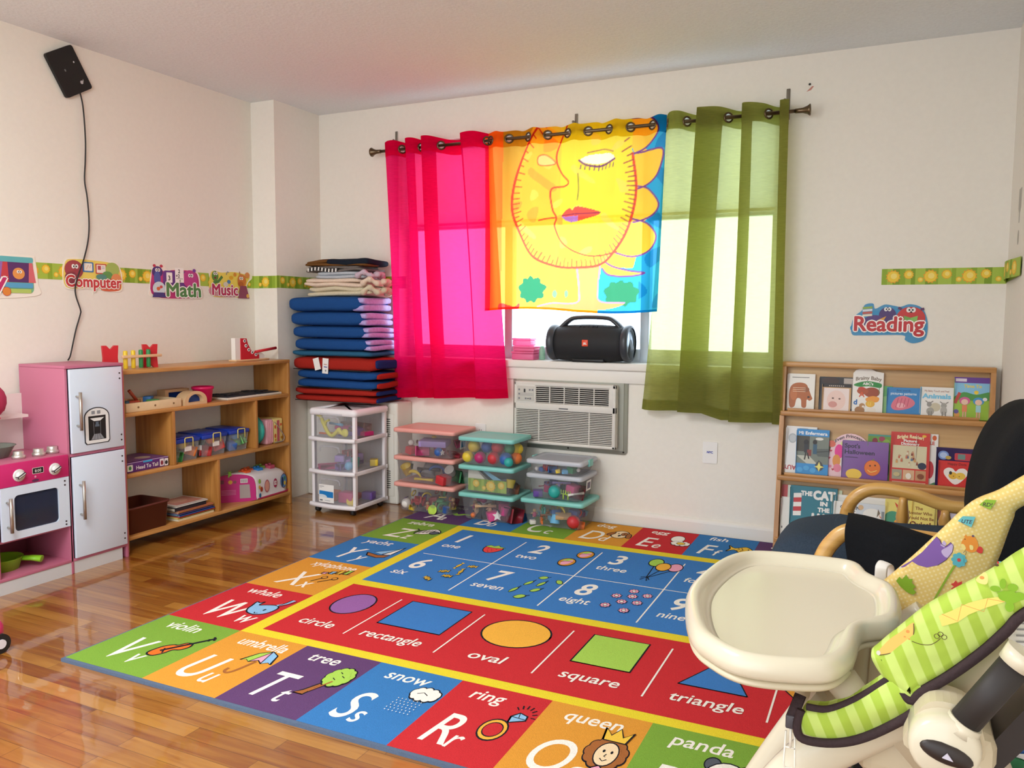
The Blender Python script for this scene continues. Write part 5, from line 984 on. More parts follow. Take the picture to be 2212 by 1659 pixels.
# ================================================================== small toys
TOYC = {'red': '#c8323a', 'yellow': '#e6c83a', 'blue': '#2f5fa8', 'green': '#3f8f5a', 'pink': '#d8508a', 'purple': '#6a4a9a', 'orange': '#e8793a', 'teal': '#2fa8a0', 'white': '#eae6e0', 'black': '#222328', 'lilac': '#a890cc', 'lime': '#b8d84a', 'light blue': '#6fb4dc', 'tan': '#c9a27c', 'magenta': '#b8286a', 'brown': '#7a4a34', 'grey': '#8f9298', 'dark red': '#8a2230'}
def toy(kind, col, p, s, where, group, rot=0.0, tilt=0.0):
    x, y, z = p; mm = mat(TOYC[col], .45); m = MB(); R = Matrix.Rotation(rot, 3, 'Z') @ Matrix.Rotation(tilt, 3, 'X'); up = V((0, 0, s))
    if kind == 'ball': m.ball((x, y, z + s), s, mm, 18)
    elif kind == 'block': m.box((x - s, y - s * .8, z), (x + s, y + s * .8, z + s * 1.3), mm, s * .15, rot=R)
    elif kind == 'cup': ax = R @ V((0, 0, 1)); m.lathe([(s * .62, 0), (s * .66, s * .05), (s * .85, s * 1.5), (s * .9, s * 1.55), (s * .8, s * 1.5), (s * .6, s * .1), (0, s * .1)], V((x, y, z + s * .9)) - ax * s * .8, mm, 16, ax)
    elif kind == 'stick': ax = R @ V((1, 0, 0)); m.tube([V((x, y, z + s * .25)) - ax * s, V((x, y, z + s * .25)), V((x, y, z + s * .25)) + ax * s], [s * .14, s * .1, s * .16], mm, 10)
    elif kind == 'ring': m.tube([V((x, y, z + s * .75)) + R @ V((s * .62 * math.cos(a), 0, s * .62 * math.sin(a))) for a in [2 * PI * k / 20 for k in range(20)]], s * .16, mm, 8, closed=True)
    elif kind == 'banana': m.tube([V((x, y, z + s * .2)) + R @ V((s * math.cos(a), 0, s * .9 * math.sin(a))) for a in [.2 + 2.7 * k / 9 for k in range(10)]], [s * (.06 + .14 * math.sin(PI * k / 9)) for k in range(10)], mm, 10)
    elif kind == 'car':
        m.box((x - s, y - s * .5, z + s * .25), (x + s, y + s * .5, z + s * .7), mm, s * .12, rot=R); m.box((x - s * .5, y - s * .42, z + s * .65), (x + s * .45, y + s * .42, z + s * 1.1), mm, s * .15, rot=R)
        for a in (-.6, .6):
            for b in (-.5, .5):
                o = V((x, y, z + s * .25)) + Matrix.Rotation(rot, 3, 'Z') @ V((a * s, b * s, 0)); d = Matrix.Rotation(rot, 3, 'Z') @ V((0, s * .1, 0)); m.cyl(o - d, o + d, s * .24, BLACK, 12)
    elif kind == 'figure':
        m.ball((x, y, z + s * .75), s * .55, mm, 12, (1, .7, 1.3)); m.ball((x, y, z + s * 1.65), s * .42, mat(TOYC['tan'], .5), 12)
        for a in (-1, 1): m.tube([V((x, y, z + s * 1.1)), V((x, y, z + s * .9)) + R @ V((a * s * .9, 0, s * .1))], [s * .18, s * .12], mat(TOYC['tan'], .5), 8); m.tube([(x + a * s * .2, y, z + s * .4), V((x, y, z)) + R @ V((a * s * .35, 0, 0)) + V((0, 0, s * .1))], [s * .2, s * .14], mat(TOYC['tan'], .5), 8)
    elif kind == 'star': m.prism([((s if k % 2 == 0 else s * .48) * math.cos(k * PI / 5 + .3), s + (s if k % 2 == 0 else s * .48) * math.sin(k * PI / 5 + .3)) for k in range(10)], (x, y, z), R @ V((1, 0, 0)), (0, 0, 1), s * .3, mm)
    elif kind == 'plate': ax = R @ V((0, 0, 1)); m.lathe([(s * .5, 0), (s * .9, s * .14), (s, s * .15), (s * .95, s * .2), (s * .5, s * .07), (0, s * .07)], (x, y, z + s * .5), mm, 18, ax)
    elif kind == 'fork':
        f = lambda a, b: V((x, y, z)) + R @ V((a * s, 0, b * s)); m.tube([f(0, 0), f(0, 1.1)], s * .13, mm, 8)
        for a in (-.5, 0, .5): m.tube([f(a, 1.15), f(a, 2)], s * .1, mm, 8)
        m.tube([f(-.5, 1.15), f(.5, 1.15)], s * .12, mm, 8)
    elif kind == 'box': m.box((x - s * 1.2, y - s * .7, z), (x + s * 1.2, y + s * .7, z + s * .5), mm, s * .06, rot=R)
    nm = {'car': 'toy_car', 'figure': 'toy_figure', 'banana': 'toy_banana', 'box': 'toy_case'}.get(kind, 'toy_' + kind)
    return single(m, nm, '%s toy %s in %s' % (col, kind, where), 'toy', p, group)
# in the cart
c0y = 3.80
for k, a in enumerate([('stick', 'orange', -3.03, .05, .05), ('stick', 'yellow', -2.99, .055, .2), ('stick', 'light blue', -3.0, .06, -.3), ('box', 'purple', -2.92, .05, .2), ('block', 'brown', -2.95, .03, .4), ('box', 'magenta', -2.86, .05, -.3), ('stick', 'teal', -2.89, .05, 1.2)]):
    toy(a[0], a[1], (a[2], c0y + .025 * k, .4495 + (.05 if a[1] == 'light blue' else 0)), a[3], 'the top drawer of the cart', 'toys in the top drawer', a[4])
m = MB(); YL = mat('#d9d03a', .5); o = V((-2.97, 3.775, .453))
m.tube([o + V(p) for p in spline([(-.10, 0, .13), (-.085, 0, .115), (-.06, .0, .07), (-.03, 0, .02), (.0, 0, .004), (.035, 0, .03), (.05, 0, .045), (.06, 0, .03), (.085, 0, .018), (.1, 0, .04)], 4)], .0115, YL, 8); m.ball(o + V((-.1, 0, .135)), .022, YL, 12, (1, .5, 1.2)); m.ball(o + V((.092, 0, .026)), .024, YL, 12, (1, .5, 1.1)); m.tube([o + V((-.05, 0, .05)), o + V((-.045, 0, .085)), o + V((-.02, 0, .095))], .008, YL, 8)
single(m, 'toy_animal_cutout', 'yellow plastic giraffe shaped toy leaning in the top drawer of the cart', 'toy', tuple(o))
for a in [('box', 'magenta', -3.02, 3.80, .045), ('box', 'white', -3.0, 3.86, .04), ('block', 'red', -2.96, 3.93, .034), ('cup', 'teal', -2.90, 3.90, .034), ('ball', 'light blue', -2.87, 3.80, .026), ('block', 'yellow', -2.835, 4.00, .03), ('block', 'purple', -2.93, 3.80, .024)]:
    toy(a[0], a[1], (a[2], a[3], .2555 + (.044 if a[1] in ('red',) else 0)), a[4], 'the middle drawer of the cart', 'toys in the middle drawer', a[2] * 7)
for a in [('block', 'orange', -3.02, 3.83, .045), ('block', 'magenta', -2.90, 3.83, .048), ('plate', 'yellow', -2.85, 3.80, .036), ('box', 'red', -2.95, 3.95, .05), ('block', 'purple', -2.84, 3.95, .035)]:
    toy(a[0], a[1], (a[2], a[3], .0585), a[4], 'the bottom drawer of the cart', 'toys in the bottom drawer', .1, 1.2 if a[0] == 'plate' else 0)
for k in range(8): toy(rnd.choice(('stick', 'box', 'block')), rnd.choice(('purple', 'magenta', 'orange', 'blue', 'brown')), (rnd.uniform(-3.03, -2.86), rnd.uniform(3.86, 4.0), .4495 + rnd.uniform(0, .05)), .035, 'the top drawer of the cart', 'toys in the top drawer', rnd.uniform(0, 3), .2)
for k in range(5): toy('block', rnd.choice(('grey', 'teal', 'lilac', 'purple')), (rnd.uniform(-3.02, -2.87), rnd.uniform(3.84, 4.0), .2555 + rnd.uniform(0, .04)), .03, 'the middle drawer of the cart', 'toys in the middle drawer', rnd.uniform(0, 3))
# ================================================================== lidded storage bins along the wall
def bin_(x0, x1, y0, y1, z0, z1, lidh, label, body, group, clips=None, sticker=None):
    t = thing('storage_bin', label, 'storage bin', ((x0 + x1) / 2, (y0 + y1) / 2, z0), 0, group); e = .022; lid = lidh
    m = MB(); f = lambda q, z: [V((a, b, z)) for a, b in rrect(x0 + q, y0 + q, x1 - q, y1 - q, .02)]; r = f(.034, z0 + .001); m.rings([r, f(.03, z0 + .006), f(.014, z1 - .03), f(.008, z1 - .028), f(.008, z1 - .02)], body, caps=False); m.face(r, body); part(m, 'tub', t)
    m = MB(); m.rings([f(.004, z1 - .024), f(0, z1 - .022), f(.0, z1 - .006), f(.004, z1 - .001), f(.026, z1), f(.034, z1 - .005), f(.04, z1 - .005)], lid); part(m, 'lid', t)
    if clips:
        for x in (x0, x1): m = MB(); m.box((x - .006, (y0 + y1) / 2 - .03, z1 - .035), (x + .006, (y0 + y1) / 2 + .03, z1 + .001), clips, .003); part(m, 'latch', t)
    if sticker:
        m = MB(); x = x1 - .010; yc = y0 + .09; m.prism([(0, 0), (.07, 0), (.07, .055), (0, .055)], (x, yc, z0 + .05), (0, 1, 0), (.05, 0, 1), .0008, WHITE); m.art(((x + .001, yc, z0 + .05), (0, 1, 0), (.05, 0, 1), (1, 0, 0)), [('p', [(.012, .01), (.058, .01), (.058, .045), (.012, .045)], sticker)]); part(m, 'sticker', t)
    return t
BODY = clear('#f3f2f2', .80, .1, fog='#cfcdd0'); PKL = mat('#efa79c', .4); TLL = clear('#7fd0c4', .12, .3, fog='#7cc8bd'); TL2 = mat('#86cfc6', .4); GP, GT = 'pink-lidded bins stacked by the radiator', 'aqua and clear bins stacked under the air conditioner'
zR = .0125
px = (-2.665, -2.25, 3.945, 4.225); PZ = [zR, .183, .341, .505]
pn = ['the bottom pink-lidded bin', 'the middle pink-lidded bin', 'the top pink-lidded bin']
for k in range(3): bin_(*px, PZ[k], PZ[k + 1] - .001, PKL, ('clear bin with pink lid on the floor, lowest of its stack', 'clear bin with pink lid in the middle of the pink stack', 'clear bin with pink lid, on top of the pink stack')[k], BODY, GP, sticker=c('#2a7fb8') if k == 2 else None)
tx = (-2.222, -1.872, 3.935, 4.19); TZ = [zR, .168, .326, .487]
tn = ['the bottom aqua-lidded bin by the pink stack', 'the middle aqua-lidded bin', 'the ball bin']
for k in range(3): bin_(*tx, TZ[k], TZ[k + 1] - .001, TL2, ('clear bin with aqua lid, lowest in the middle stack', 'clear bin with aqua lid holding a roll of sun border', 'clear bin with aqua lid full of plastic balls')[k], BODY, GT)
ux = (-1.852, -1.478, 3.975, 4.25); UZ = [zR, .166, .306, .385]
bin_(*ux, UZ[0], UZ[1] - .001, TL2, 'clear bin with aqua lid, lowest in the rightmost stack', BODY, GT)
WRIM = clear('#eef0f4', .3, .15, fog='#dfe2ea')
bin_(ux[0] + .03, ux[1] - .012, ux[2] + .01, ux[3] - .01, UZ[1], UZ[2] - .001, WRIM, 'deep all-clear bin in the middle of the rightmost stack', BODY, GT, sticker=c('#5a4a6a'))
bin_(ux[0] + .03, ux[1] - .012, ux[2] + .01, ux[3] - .01, UZ[2], UZ[3] - .001, WRIM, 'shallow all-clear bin on top of the rightmost stack', BODY, GT, clips=TL2)
def fill(bx, z0, where, lst):
    x0, x1, y0, y1 = bx[0] + .045, bx[1] - .045, bx[2] + .045, bx[3] - .045
    for kind, col, u, v, w_, s, *r in lst: toy(kind, col, (x0 + (x1 - x0) * u, y0 + (y1 - y0) * v, z0 + .007 + w_), s, where, 'toys in ' + where, r[0] if r else u * 9, r[1] if len(r) > 1 else .2)
fill(px, PZ[2], pn[2], [('box', 'lilac', .6, .2, .055, .07, .2, .1), ('block', 'pink', .4, .05, 0, .035), ('block', 'red', .15, .1, 0, .032), ('ball', 'white', .12, .15, .045, .018), ('ball', 'blue', .75, .0, 0, .026), ('star', 'white', .83, -.02, .01, .016), ('box', 'dark red', .95, .3, 0, .04), ('ball', 'yellow', .5, .45, .075, .016), ('block', 'magenta', .6, .5, 0, .04)])
fill(px, PZ[1], pn[1], [('cup', 'yellow', .06, .05, .03, .036, 0, .5), ('banana', 'yellow', .2, .05, .0, .05, .1, 0), ('stick', 'yellow', .45, -.02, .0, .06, .1), ('cup', 'grey', .45, .3, .02, .05, 0, 2.6), ('banana', 'blue', .65, .2, .04, .05, .3), ('stick', 'black', .5, .12, .055, .07, .2), ('block', 'red', .85, .0, 0, .038), ('cup', 'white', .9, .3, .035, .034, 0, .9), ('block', 'green', 1, .6, 0, .04)])
fill(px, PZ[0], pn[0], [('ball', 'white', .06, .02, 0, .03), ('car', 'red', .33, .08, .02, .045), ('block', 'yellow', .2, .0, 0, .018), ('banana', 'yellow', .45, .15, .065, .03), ('ring', 'green', .8, .05, .0, .04), ('car', 'green', .72, .2, .02, .045), ('plate', 'lime', .66, -.1, .0, .03, 0, 1.3), ('figure', 'orange', .5, .05, 0, .026), ('figure', 'brown', .95, .3, .02, .03), ('block', 'purple', .3, .3, .06, .02), ('block', 'dark red', .55, .35, .03, .034), ('cup', 'blue', .9, -.02, 0, .024), ('car', 'red', .15, .4, .0, .04)])
fill(tx, TZ[2], tn[2], [('ball', 'yellow', .0, .0, 0, .033), ('ball', 'magenta', .3, .0, 0, .034), ('ball', 'red', .62, .02, 0, .036), ('ball', 'blue', .9, .05, 0, .037), ('ball', 'teal', 1.02, -.12, 0, .026), ('ball', 'yellow', .1, .15, .055, .036), ('ball', 'blue', .4, .2, .058, .034), ('ball', 'red', .66, .2, .058, .037), ('ball', 'green', .9, .35, .055, .032), ('ball', 'yellow', 1.02, .55, .05, .034), ('ball', 'orange', 1.03, .42, 0, .034), ('ball', 'red', .5, .6, 0, .036), ('ball', 'green', .1, .6, 0, .036), ('ball', 'pink', .75, .8, .04, .034)])
m = MB(); o = (-2.17, 3.975, TZ[1] + .01); m.prism([(0, 0), (.24, 0), (.24, .068), (0, .068)], o, (1, 0, 0), (0, 0, 1), .004, GRN[1])
for lay, its in enumerate(border_art(.24, .068, 1)): m.art(((o[0], o[1] - .004, o[2]), (1, 0, 0), (0, 0, 1), (0, -1, 0)), its, .0009 + lay * .00015, 0)
single(m, 'border_roll', 'leftover strip of sun border standing inside the middle aqua-lidded bin', 'border roll', (o[0] + .12, o[1], o[2]))
for lb, h, pts in (('white card leaning in the middle aqua-lidded bin', '#efe9e0', [(0, .03), (.12, .06), (.05, .125), (0, .115)]), ('light blue card slanted in the middle aqua-lidded bin', '#86bfe0', [(.085, .12), (.11, .122), (.21, .075), (.16, .07)]), ('black card slanted behind the blue one in the aqua-lidded bin', '#22262c', [(.06, .12), (.09, .122), (.2, .07), (.13, .068)])):
    m = MB(); y = {'#efe9e0': 3.985, '#86bfe0': 3.988, '#22262c': 3.992}[h]; m.prism(pts, (-2.18, y, TZ[1] + .004), (1, 0, 0), (0, .05, 1), .002, mat(h, .5)); single(m, 'card', lb, 'card', (-2.12, y, TZ[1] + .01))
fill(tx, TZ[1], tn[1], [('block', 'grey', .6, .6, 0, .05), ('block', 'brown', .95, .4, 0, .035), ('cup', 'yellow', 1.0, .1, .03, .03)])
fill(tx, TZ[0], tn[0], [('figure', 'tan', .2, .05, .02, .03), ('figure', 'tan', .5, .1, .03, .028, 1.2), ('block', 'pink', .6, .0, 0, .036), ('cup', 'pink', .9, .0, .03, .032), ('block', 'dark red', 1.0, .2, 0, .05), ('block', 'black', .3, .2, 0, .04), ('stick', 'tan', .45, -.05, .06, .06, .5), ('star', 'white', .75, -.08, .0, .03), ('figure', 'magenta', .3, .5, 0, .034), ('block', 'magenta', .75, .4, .05, .03), ('ball', 'orange', .15, -.05, 0, .016)])
FR = random.Random(21)
def filler(bx, z0, where, n, zmax, cols):
    for k in range(n): fill(bx, z0, where, [(FR.choice(('block', 'ball', 'stick', 'ring', 'cup', 'figure', 'block', 'banana')), FR.choice(cols), FR.uniform(0, 1), FR.uniform(.12, .8), FR.uniform(.0, zmax), FR.uniform(.016, .03), FR.uniform(0, 3), FR.uniform(-.5, .5))])
filler(px, PZ[0], pn[0], 16, .085, ('red', 'green', 'brown', 'yellow', 'tan', 'dark red', 'orange', 'purple')); filler(tx, TZ[0], tn[0], 14, .08, ('tan', 'pink', 'brown', 'dark red', 'black', 'magenta')); filler(ux, UZ[0], 'the bottom aqua-lidded bin on the right', 14, .075, ('blue', 'orange', 'green', 'red', 'purple', 'tan', 'light blue')); filler(px, PZ[1], pn[1], 7, .07, ('yellow', 'blue', 'grey', 'black', 'green', 'red')); filler(px, PZ[2], pn[2], 5, .05, ('pink', 'dark red', 'purple', 'magenta', 'blue'))
u2 = (ux[0] + .03, ux[1] - .012, ux[2] + .01, ux[3] - .01)
fill(u2, UZ[2], 'the shallow clear bin', [('block', 'red', .28, .0, .01, .02), ('block', 'blue', .4, .02, 0, .022), ('block', 'yellow', .55, -.02, 0, .016), ('block', 'light blue', .72, -.02, 0, .017), ('block', 'green', .85, .1, .004, .026), ('block', 'blue', .15, .02, 0, .017), ('ball', 'white', .02, .0, 0, .012), ('block', 'orange', .35, .25, .015, .02), ('ball', 'white', 1.0, .1, .01, .011)])
filler((ux[0] + .03, ux[1] - .012, ux[2] + .01, ux[3] - .01), UZ[1], 'the deep clear bin', 9, .06, ('purple', 'magenta', 'black', 'dark red', 'teal', 'lilac'))
fill(u2, UZ[1], 'the deep clear bin', [('block', 'purple', .05, .0, 0, .026), ('ball', 'teal', .48, -.05, 0, .036), ('cup', 'magenta', .25, .1, .02, .026), ('fork', 'lime', .7, -.1, .0, .026, -.1, 0), ('fork', 'lime', .82, -.12, .0, .024, .1, 0), ('stick', 'lilac', .6, .1, .07, .05, .3, .3), ('block', 'pink', .85, .2, .03, .034), ('stick', 'white', .98, .0, .02, .05, 1.0), ('block', 'black', .4, .4, .0, .04), ('ring', 'red', .2, .3, .03, .03), ('block', 'dark red', .9, .5, .0, .04)])
fill(ux, UZ[0], 'the bottom aqua-lidded bin on the right', [('star', 'orange', .25, -.08, 0, .028), ('cup', 'light blue', .55, -.05, .012, .032, 0, 2.9), ('ball', 'red', .92, -.05, 0, .036), ('figure', 'magenta', .08, .05, .03, .024), ('ring', 'teal', .25, .15, .04, .034), ('banana', 'green', .2, .2, .06, .035), ('box', 'tan', .7, .0, .05, .036, .4, .3), ('stick', 'brown', .4, .0, .045, .05, .8), ('banana', 'yellow', .62, .15, .06, .045), ('block', 'white', .08, -.08, 0, .016), ('ball', 'light blue', .4, .3, 0, .03), ('block', 'blue', .85, .4, .04, .036), ('block', 'orange', .98, .15, .0, .024)])
# ================================================================== book display on the right
WB1 = woodm('display_oak', '#b27c42', '#d29f62', 0, 1, .38, .25); WB2 = woodm('display_backboard', '#be9460', '#d8b47e', 0, .6, .45, .15); WB3 = woodm('display_oak_upright', '#b0783e', '#d0995a', 2, 1, .38, .25)
yF = lambda z: 4.072 + .125 * z / .945
yB = lambda z: yF(z) + .052
BX0, BX1 = -.520, .398; LZ = (.703, .388, .085)
def display():
    t = thing('book_display', 'oak front-facing book display against the wall on the right', 'bookshelf', (-.06, 4.15, .0135))
    for x in (BX0, BX1 - .021):
        m = MB(); m.prism([(yF(0), .0135), (4.245, .0135), (4.262, .945), (yF(.945), .945)], (x, 0, 0), (0, 1, 0), (0, 0, 1), .021, WB3); part(m, 'side_panel', t)
    m = MB(); m.box((BX0, yF(.93) - .004, .921), (BX1, 4.258, .9455), WB1, .005); part(m, 'top_rail', t)
    for k, z in enumerate(LZ):
        zt = (.921, LZ[0] - .02, LZ[1] - .02)[k]; m = MB()
        m.prism([(yB(z), z - .018), (yB(zt), zt), (yB(zt) + .008, zt), (yB(z) + .008, z - .018)], (BX0 + .02, 0, 0), (0, 1, 0), (0, 0, 1), BX1 - BX0 - .04, WB2); part(m, 'backboard', t)
        m = MB(); m.box((BX0 + .02, yF(z) - .002, z - .018), (BX1 - .02, yB(z) + .004, z), WB1, .002); m.box((BX0 + .035, yF(z) + .001, z), (BX1 - .06, yF(z) + .009, z + .016), WB1, .002); part(m, 'ledge', t)
        m = MB(); m.box((BX0 + .004, yF(z) - .016, z - .022), (BX1 - .004, yF(z) - .002, z + .003), WB1, .006, 3); part(m, 'ledge_trim', t)
    m = MB(); m.box((BX0 + .02, yF(0) + .01, .0135), (BX1 - .02, yF(0) + .03, .06), WB1, .002); part(m, 'plinth', t)
display()
TILT = .125 / .945
BG = ('books on the top ledge', 'books on the middle ledge', 'books on the bottom ledge')
def book(tier, x0, x1, z1, off, h, label, items=None, th=.010, outline=None, spine=None, name='picture_book', dz=0.0, rough=.35):
    z0 = LZ[tier] + .0008 + dz; z1 = z1; ex = V((1, 0, 0)); ey = V((0, TILT, 1)).normalized(); n = ex.cross(ey); w_, hh = x1 - x0, (z1 - z0)
    o = V((x0, yB(z0) - .001 - off, z0)); poly = outline or [(0, 0), (w_, 0), (w_, hh), (0, hh)]; mm = mat(h, rough)
    t = thing(name, label, 'book', (x0 + w_ / 2, o.y, z0), 0, BG[tier])
    ins = [(w_ / 2 + (a - w_ / 2) * .985, hh / 2 + (b - hh / 2) * .99) for a, b in poly]
    m = MB(); m.prism(ins, o + n * .0012, ex, ey, th - .0024, mat('#ece6d8', .8)); part(m, 'pages', t)
    m = MB(); m.prism(poly, o, ex, ey, .0012, mm); m.prism(poly, o + n * (th - .0012), ex, ey, .0012, mm)
    m.box(o + V((0, -th * .97, .001)), o + V((.0012, 0, hh * .98)), mm) if not outline else None
    if items: m.art((o + n * th, ex, ey, n), [it for it in items(w_, hh)], .0002, .0001)
    part(m, 'cover', t); return t
R_ = lambda x0, y0, x1, y1, h: ('p', [(x0, y0), (x1, y0), (x1, y1), (x0, y1)], c(h))
E_ = lambda x, y, a, b, h: ('e', x, y, a, b, c(h))
SEED = random.Random(11)
def scene_bits(x0, y0, x1, y1, cols, n=14):
    out = []
    for k in range(n):
        x = SEED.uniform(x0 + .006, x1 - .006); y = SEED.uniform(y0 + .008, y1 - .012); h = SEED.choice(cols); out += [E_(x, y + .007, .0035, .004, '#c89a78'), R_(x - .004, y - .007, x + .004, y + .004, h)]
    return out
# top ledge
book(0, -.493, -.366, .886, .0, '#f4f1e8', 'white board book with a brown animal shape, first on the top ledge', lambda w, h: [('p', spline([(.012, .02), (.008, .09), (.02, .125), (.05, .138), (.085, .132), (.1, .105), (.112, .075), (.118, .06), (.105, .05), (.092, .055), (.09, .018), (.07, .018), (.065, .055), (.045, .058), (.035, .018)], 4, True), c('#b5652e')), E_(.03, .08, .016, .03, '#c8743a'), E_(.088, .105, .014, .012, '#9c5a2c'), E_(.1, .068, .006, .005, '#3a2618')] + [('l', [(.025, .112 - .009 * k), (.085, .112 - .009 * k)], .0022, c('#f0d8b8')) for k in range(3)] + [('l', [(.02, h - .018), (.1, h - .018)], .003, c('#6a6660'))], .014, None)
book(0, -.345, -.195, .876, .0, '#2b2524', 'dark book with a brown-haired baby, mostly hidden behind the baby face book', lambda w, h: [E_(.05, h - .02, .04, .018, '#3f2a20'), R_(.11, .02, w, h - .005, '#b9b0a8')], .012)
book(0, -.330, -.200, .845, .014, '#c99a5a', 'square book with a glossy baby face in a tan frame', lambda w, h: [R_(0, h - .018, w, h, '#2a2320'), R_(.008, .008, w - .008, h - .022, '#f3e2dc'), E_(.065, .06, .042, .048, '#f2d2c6'), E_(.05, .04, .02, .015, '#d99a90'), E_(.05, .07, .005, .004, '#6a4a40'), E_(.08, .068, .005, .004, '#6a4a40')] + [('l', [(.03 + .009 * k, h - .011), (.035 + .009 * k, h - .011)], .004, c('#d8c8b8')) for k in range(8)], .012, rough=.2)
book(0, -.194, -.060, .924, .008, '#f2eee6', 'tall white book with wavy top edge and green arc, ABC letters and a dog', lambda w, h: [('p', spline([(.004, .138), (.03, .152), (.07, .158), (.12, .15), (.128, .138), (.118, .128), (.07, .134), (.03, .13)], 4, True), c('#2f8f3f')), text("ABC's", w / 2, .14, .017, WHITE, bold=.04, al='c', w=.045), text('Brainy Baby', w / 2 + .002, .166, .024, c('#8a7a6a'), bold=.03, al='c', w=.112, arc=2.2), E_(.085, .105, .035, .024, '#a04a2a'), E_(.045, .11, .025, .016, '#b5552f'), E_(.04, .122, .016, .008, '#c8432f'), text('A', .03, .082, .035, c('#d8572a'), bold=.03), text('d', .008, .045, .034, c('#2f6fb8'), bold=.04), ('p', spline([(.06, .075), (.09, .088), (.118, .08), (.11, .06), (.07, .058)], 4, True), c('#f0a03a')), ('e', .08, .05, .02, .016, c('#e8b43a')), text('u', .07, .042, .034, c('#f2c84a'), bold=.04), E_(.035, .018, .022, .018, '#a8794a'), E_(.045, .04, .013, .012, '#b98a58'), E_(.05, .036, .006, .005, '#f0e8dc'), E_(.085, .02, .02, .014, '#efe6d8')], .012, [(0, 0), (.134, 0), (.134, .2), (.1, .206), (.075, .218), (.045, .222), (.012, .21), (0, .195)])
book(0, -.078, -.020, .842, .0, '#5fa85a', 'thin green picture book peeping out left of the blue pattern book', lambda w, h: [E_(.03, .05, .025, .04, '#8fc07a')], .008)
book(0, -.043, .099, .838, .010, '#2f84c4', 'blue board book with a pink shell shape', lambda w, h: [text('first words', w / 2, h - .018, .014, c('#1f5f9a'), bold=.02, al='c', w=.06), text('pictures patterns', w / 2, h - .034, .017, c('#d8e8f4'), bold=.02, al='c', w=.11), ('p', spline([(.02, .05), (.04, .085), (.075, .095), (.11, .08), (.12, .06), (.1, .04), (.06, .028), (.03, .03)], 4, True), c('#e0788a')), E_(.06, .05, .02, .012, '#f2b0b8')] + [('l', [(.04 + .016 * k, .04 + .002 * k), (.05 + .015 * k, .085)], .003, c('#c2566e')) for k in range(4)], .012)
book(0, .097, .235, .846, .008, '#efece6', 'white book titled Animals with two grey lambs', lambda w, h: [text('My Baby Touch and Feel', w / 2, h - .022, .012, c('#b08a7a'), bold=.02, al='c', w=.1), text('Animals', w / 2, h - .052, .03, c('#7cc6e6'), bold=.05, al='c', w=.115), R_(0, 0, .006, h, '#6ab8dc'), E_(.065, .05, .022, .02, '#cfc6ac'), E_(.04, .062, .01, .012, '#9a9690'), E_(.1, .058, .012, .013, '#a8a49c'), E_(.1, .035, .014, .02, '#b4b0a8'), E_(.045, .03, .016, .018, '#aaa69c')] + [('l', [(x, 0.003), (x, .03)], .005, c('#8a8680')) for x in (.04, .05, .095, .108)] + [('l', [(x, y), (x + dx, y + .008)], .004, c('#8a8680')) for x, y, dx in ((.034, .07, -.01), (.046, .07, .01), (.094, .068, -.01), (.108, .068, .01))], .012)
book(0, .236, .382, .897, .004, '#9cc63e', 'glossy magazine with purple top band and two small dolls, last on the top ledge', lambda w, h: [R_(0, .10, w, h - .026, '#8cc8ea'), ('p', spline([(0, .1), (.04, .125), (.09, .115), (w, .128), (w, .09), (0, .09)], 4, True), c('#4f9a4a')), R_(0, h - .026, w, h, '#6a3a9a'), R_(.006, h - .02, .05, h - .006, '#e8dcec'), E_(.09, .125, .009, .009, '#f4d23a'), text('Time To', .075, h - .047, .02, c('#e8d870'), bold=.04, al='c', w=.07), E_(.045, .085, .022, .018, '#d8609a'), E_(.1, .085, .022, .018, '#4a9ad0'), E_(.045, .08, .014, .013, '#f2cdb4'), E_(.1, .08, .014, .013, '#f2cdb4'), R_(.035, .035, .055, .066, '#e88a5a'), R_(.09, .035, .11, .066, '#a8d8e0'), E_(.125, .095, .009, .008, '#f0f0f0'), ('p', [(.0, .075), (.012, .07), (.03, .12), (.018, .125)], c('#c8483f')), E_(.015, .02, .012, .014, '#e0a04a'), E_(.012, .035, .01, .01, '#6a5a9a')] + [('l', [(x, .005), (x, .035)], .006, c('#e8b090')) for x in (.04, .05, .095, .105)], .006, rough=.12, name='magazine')
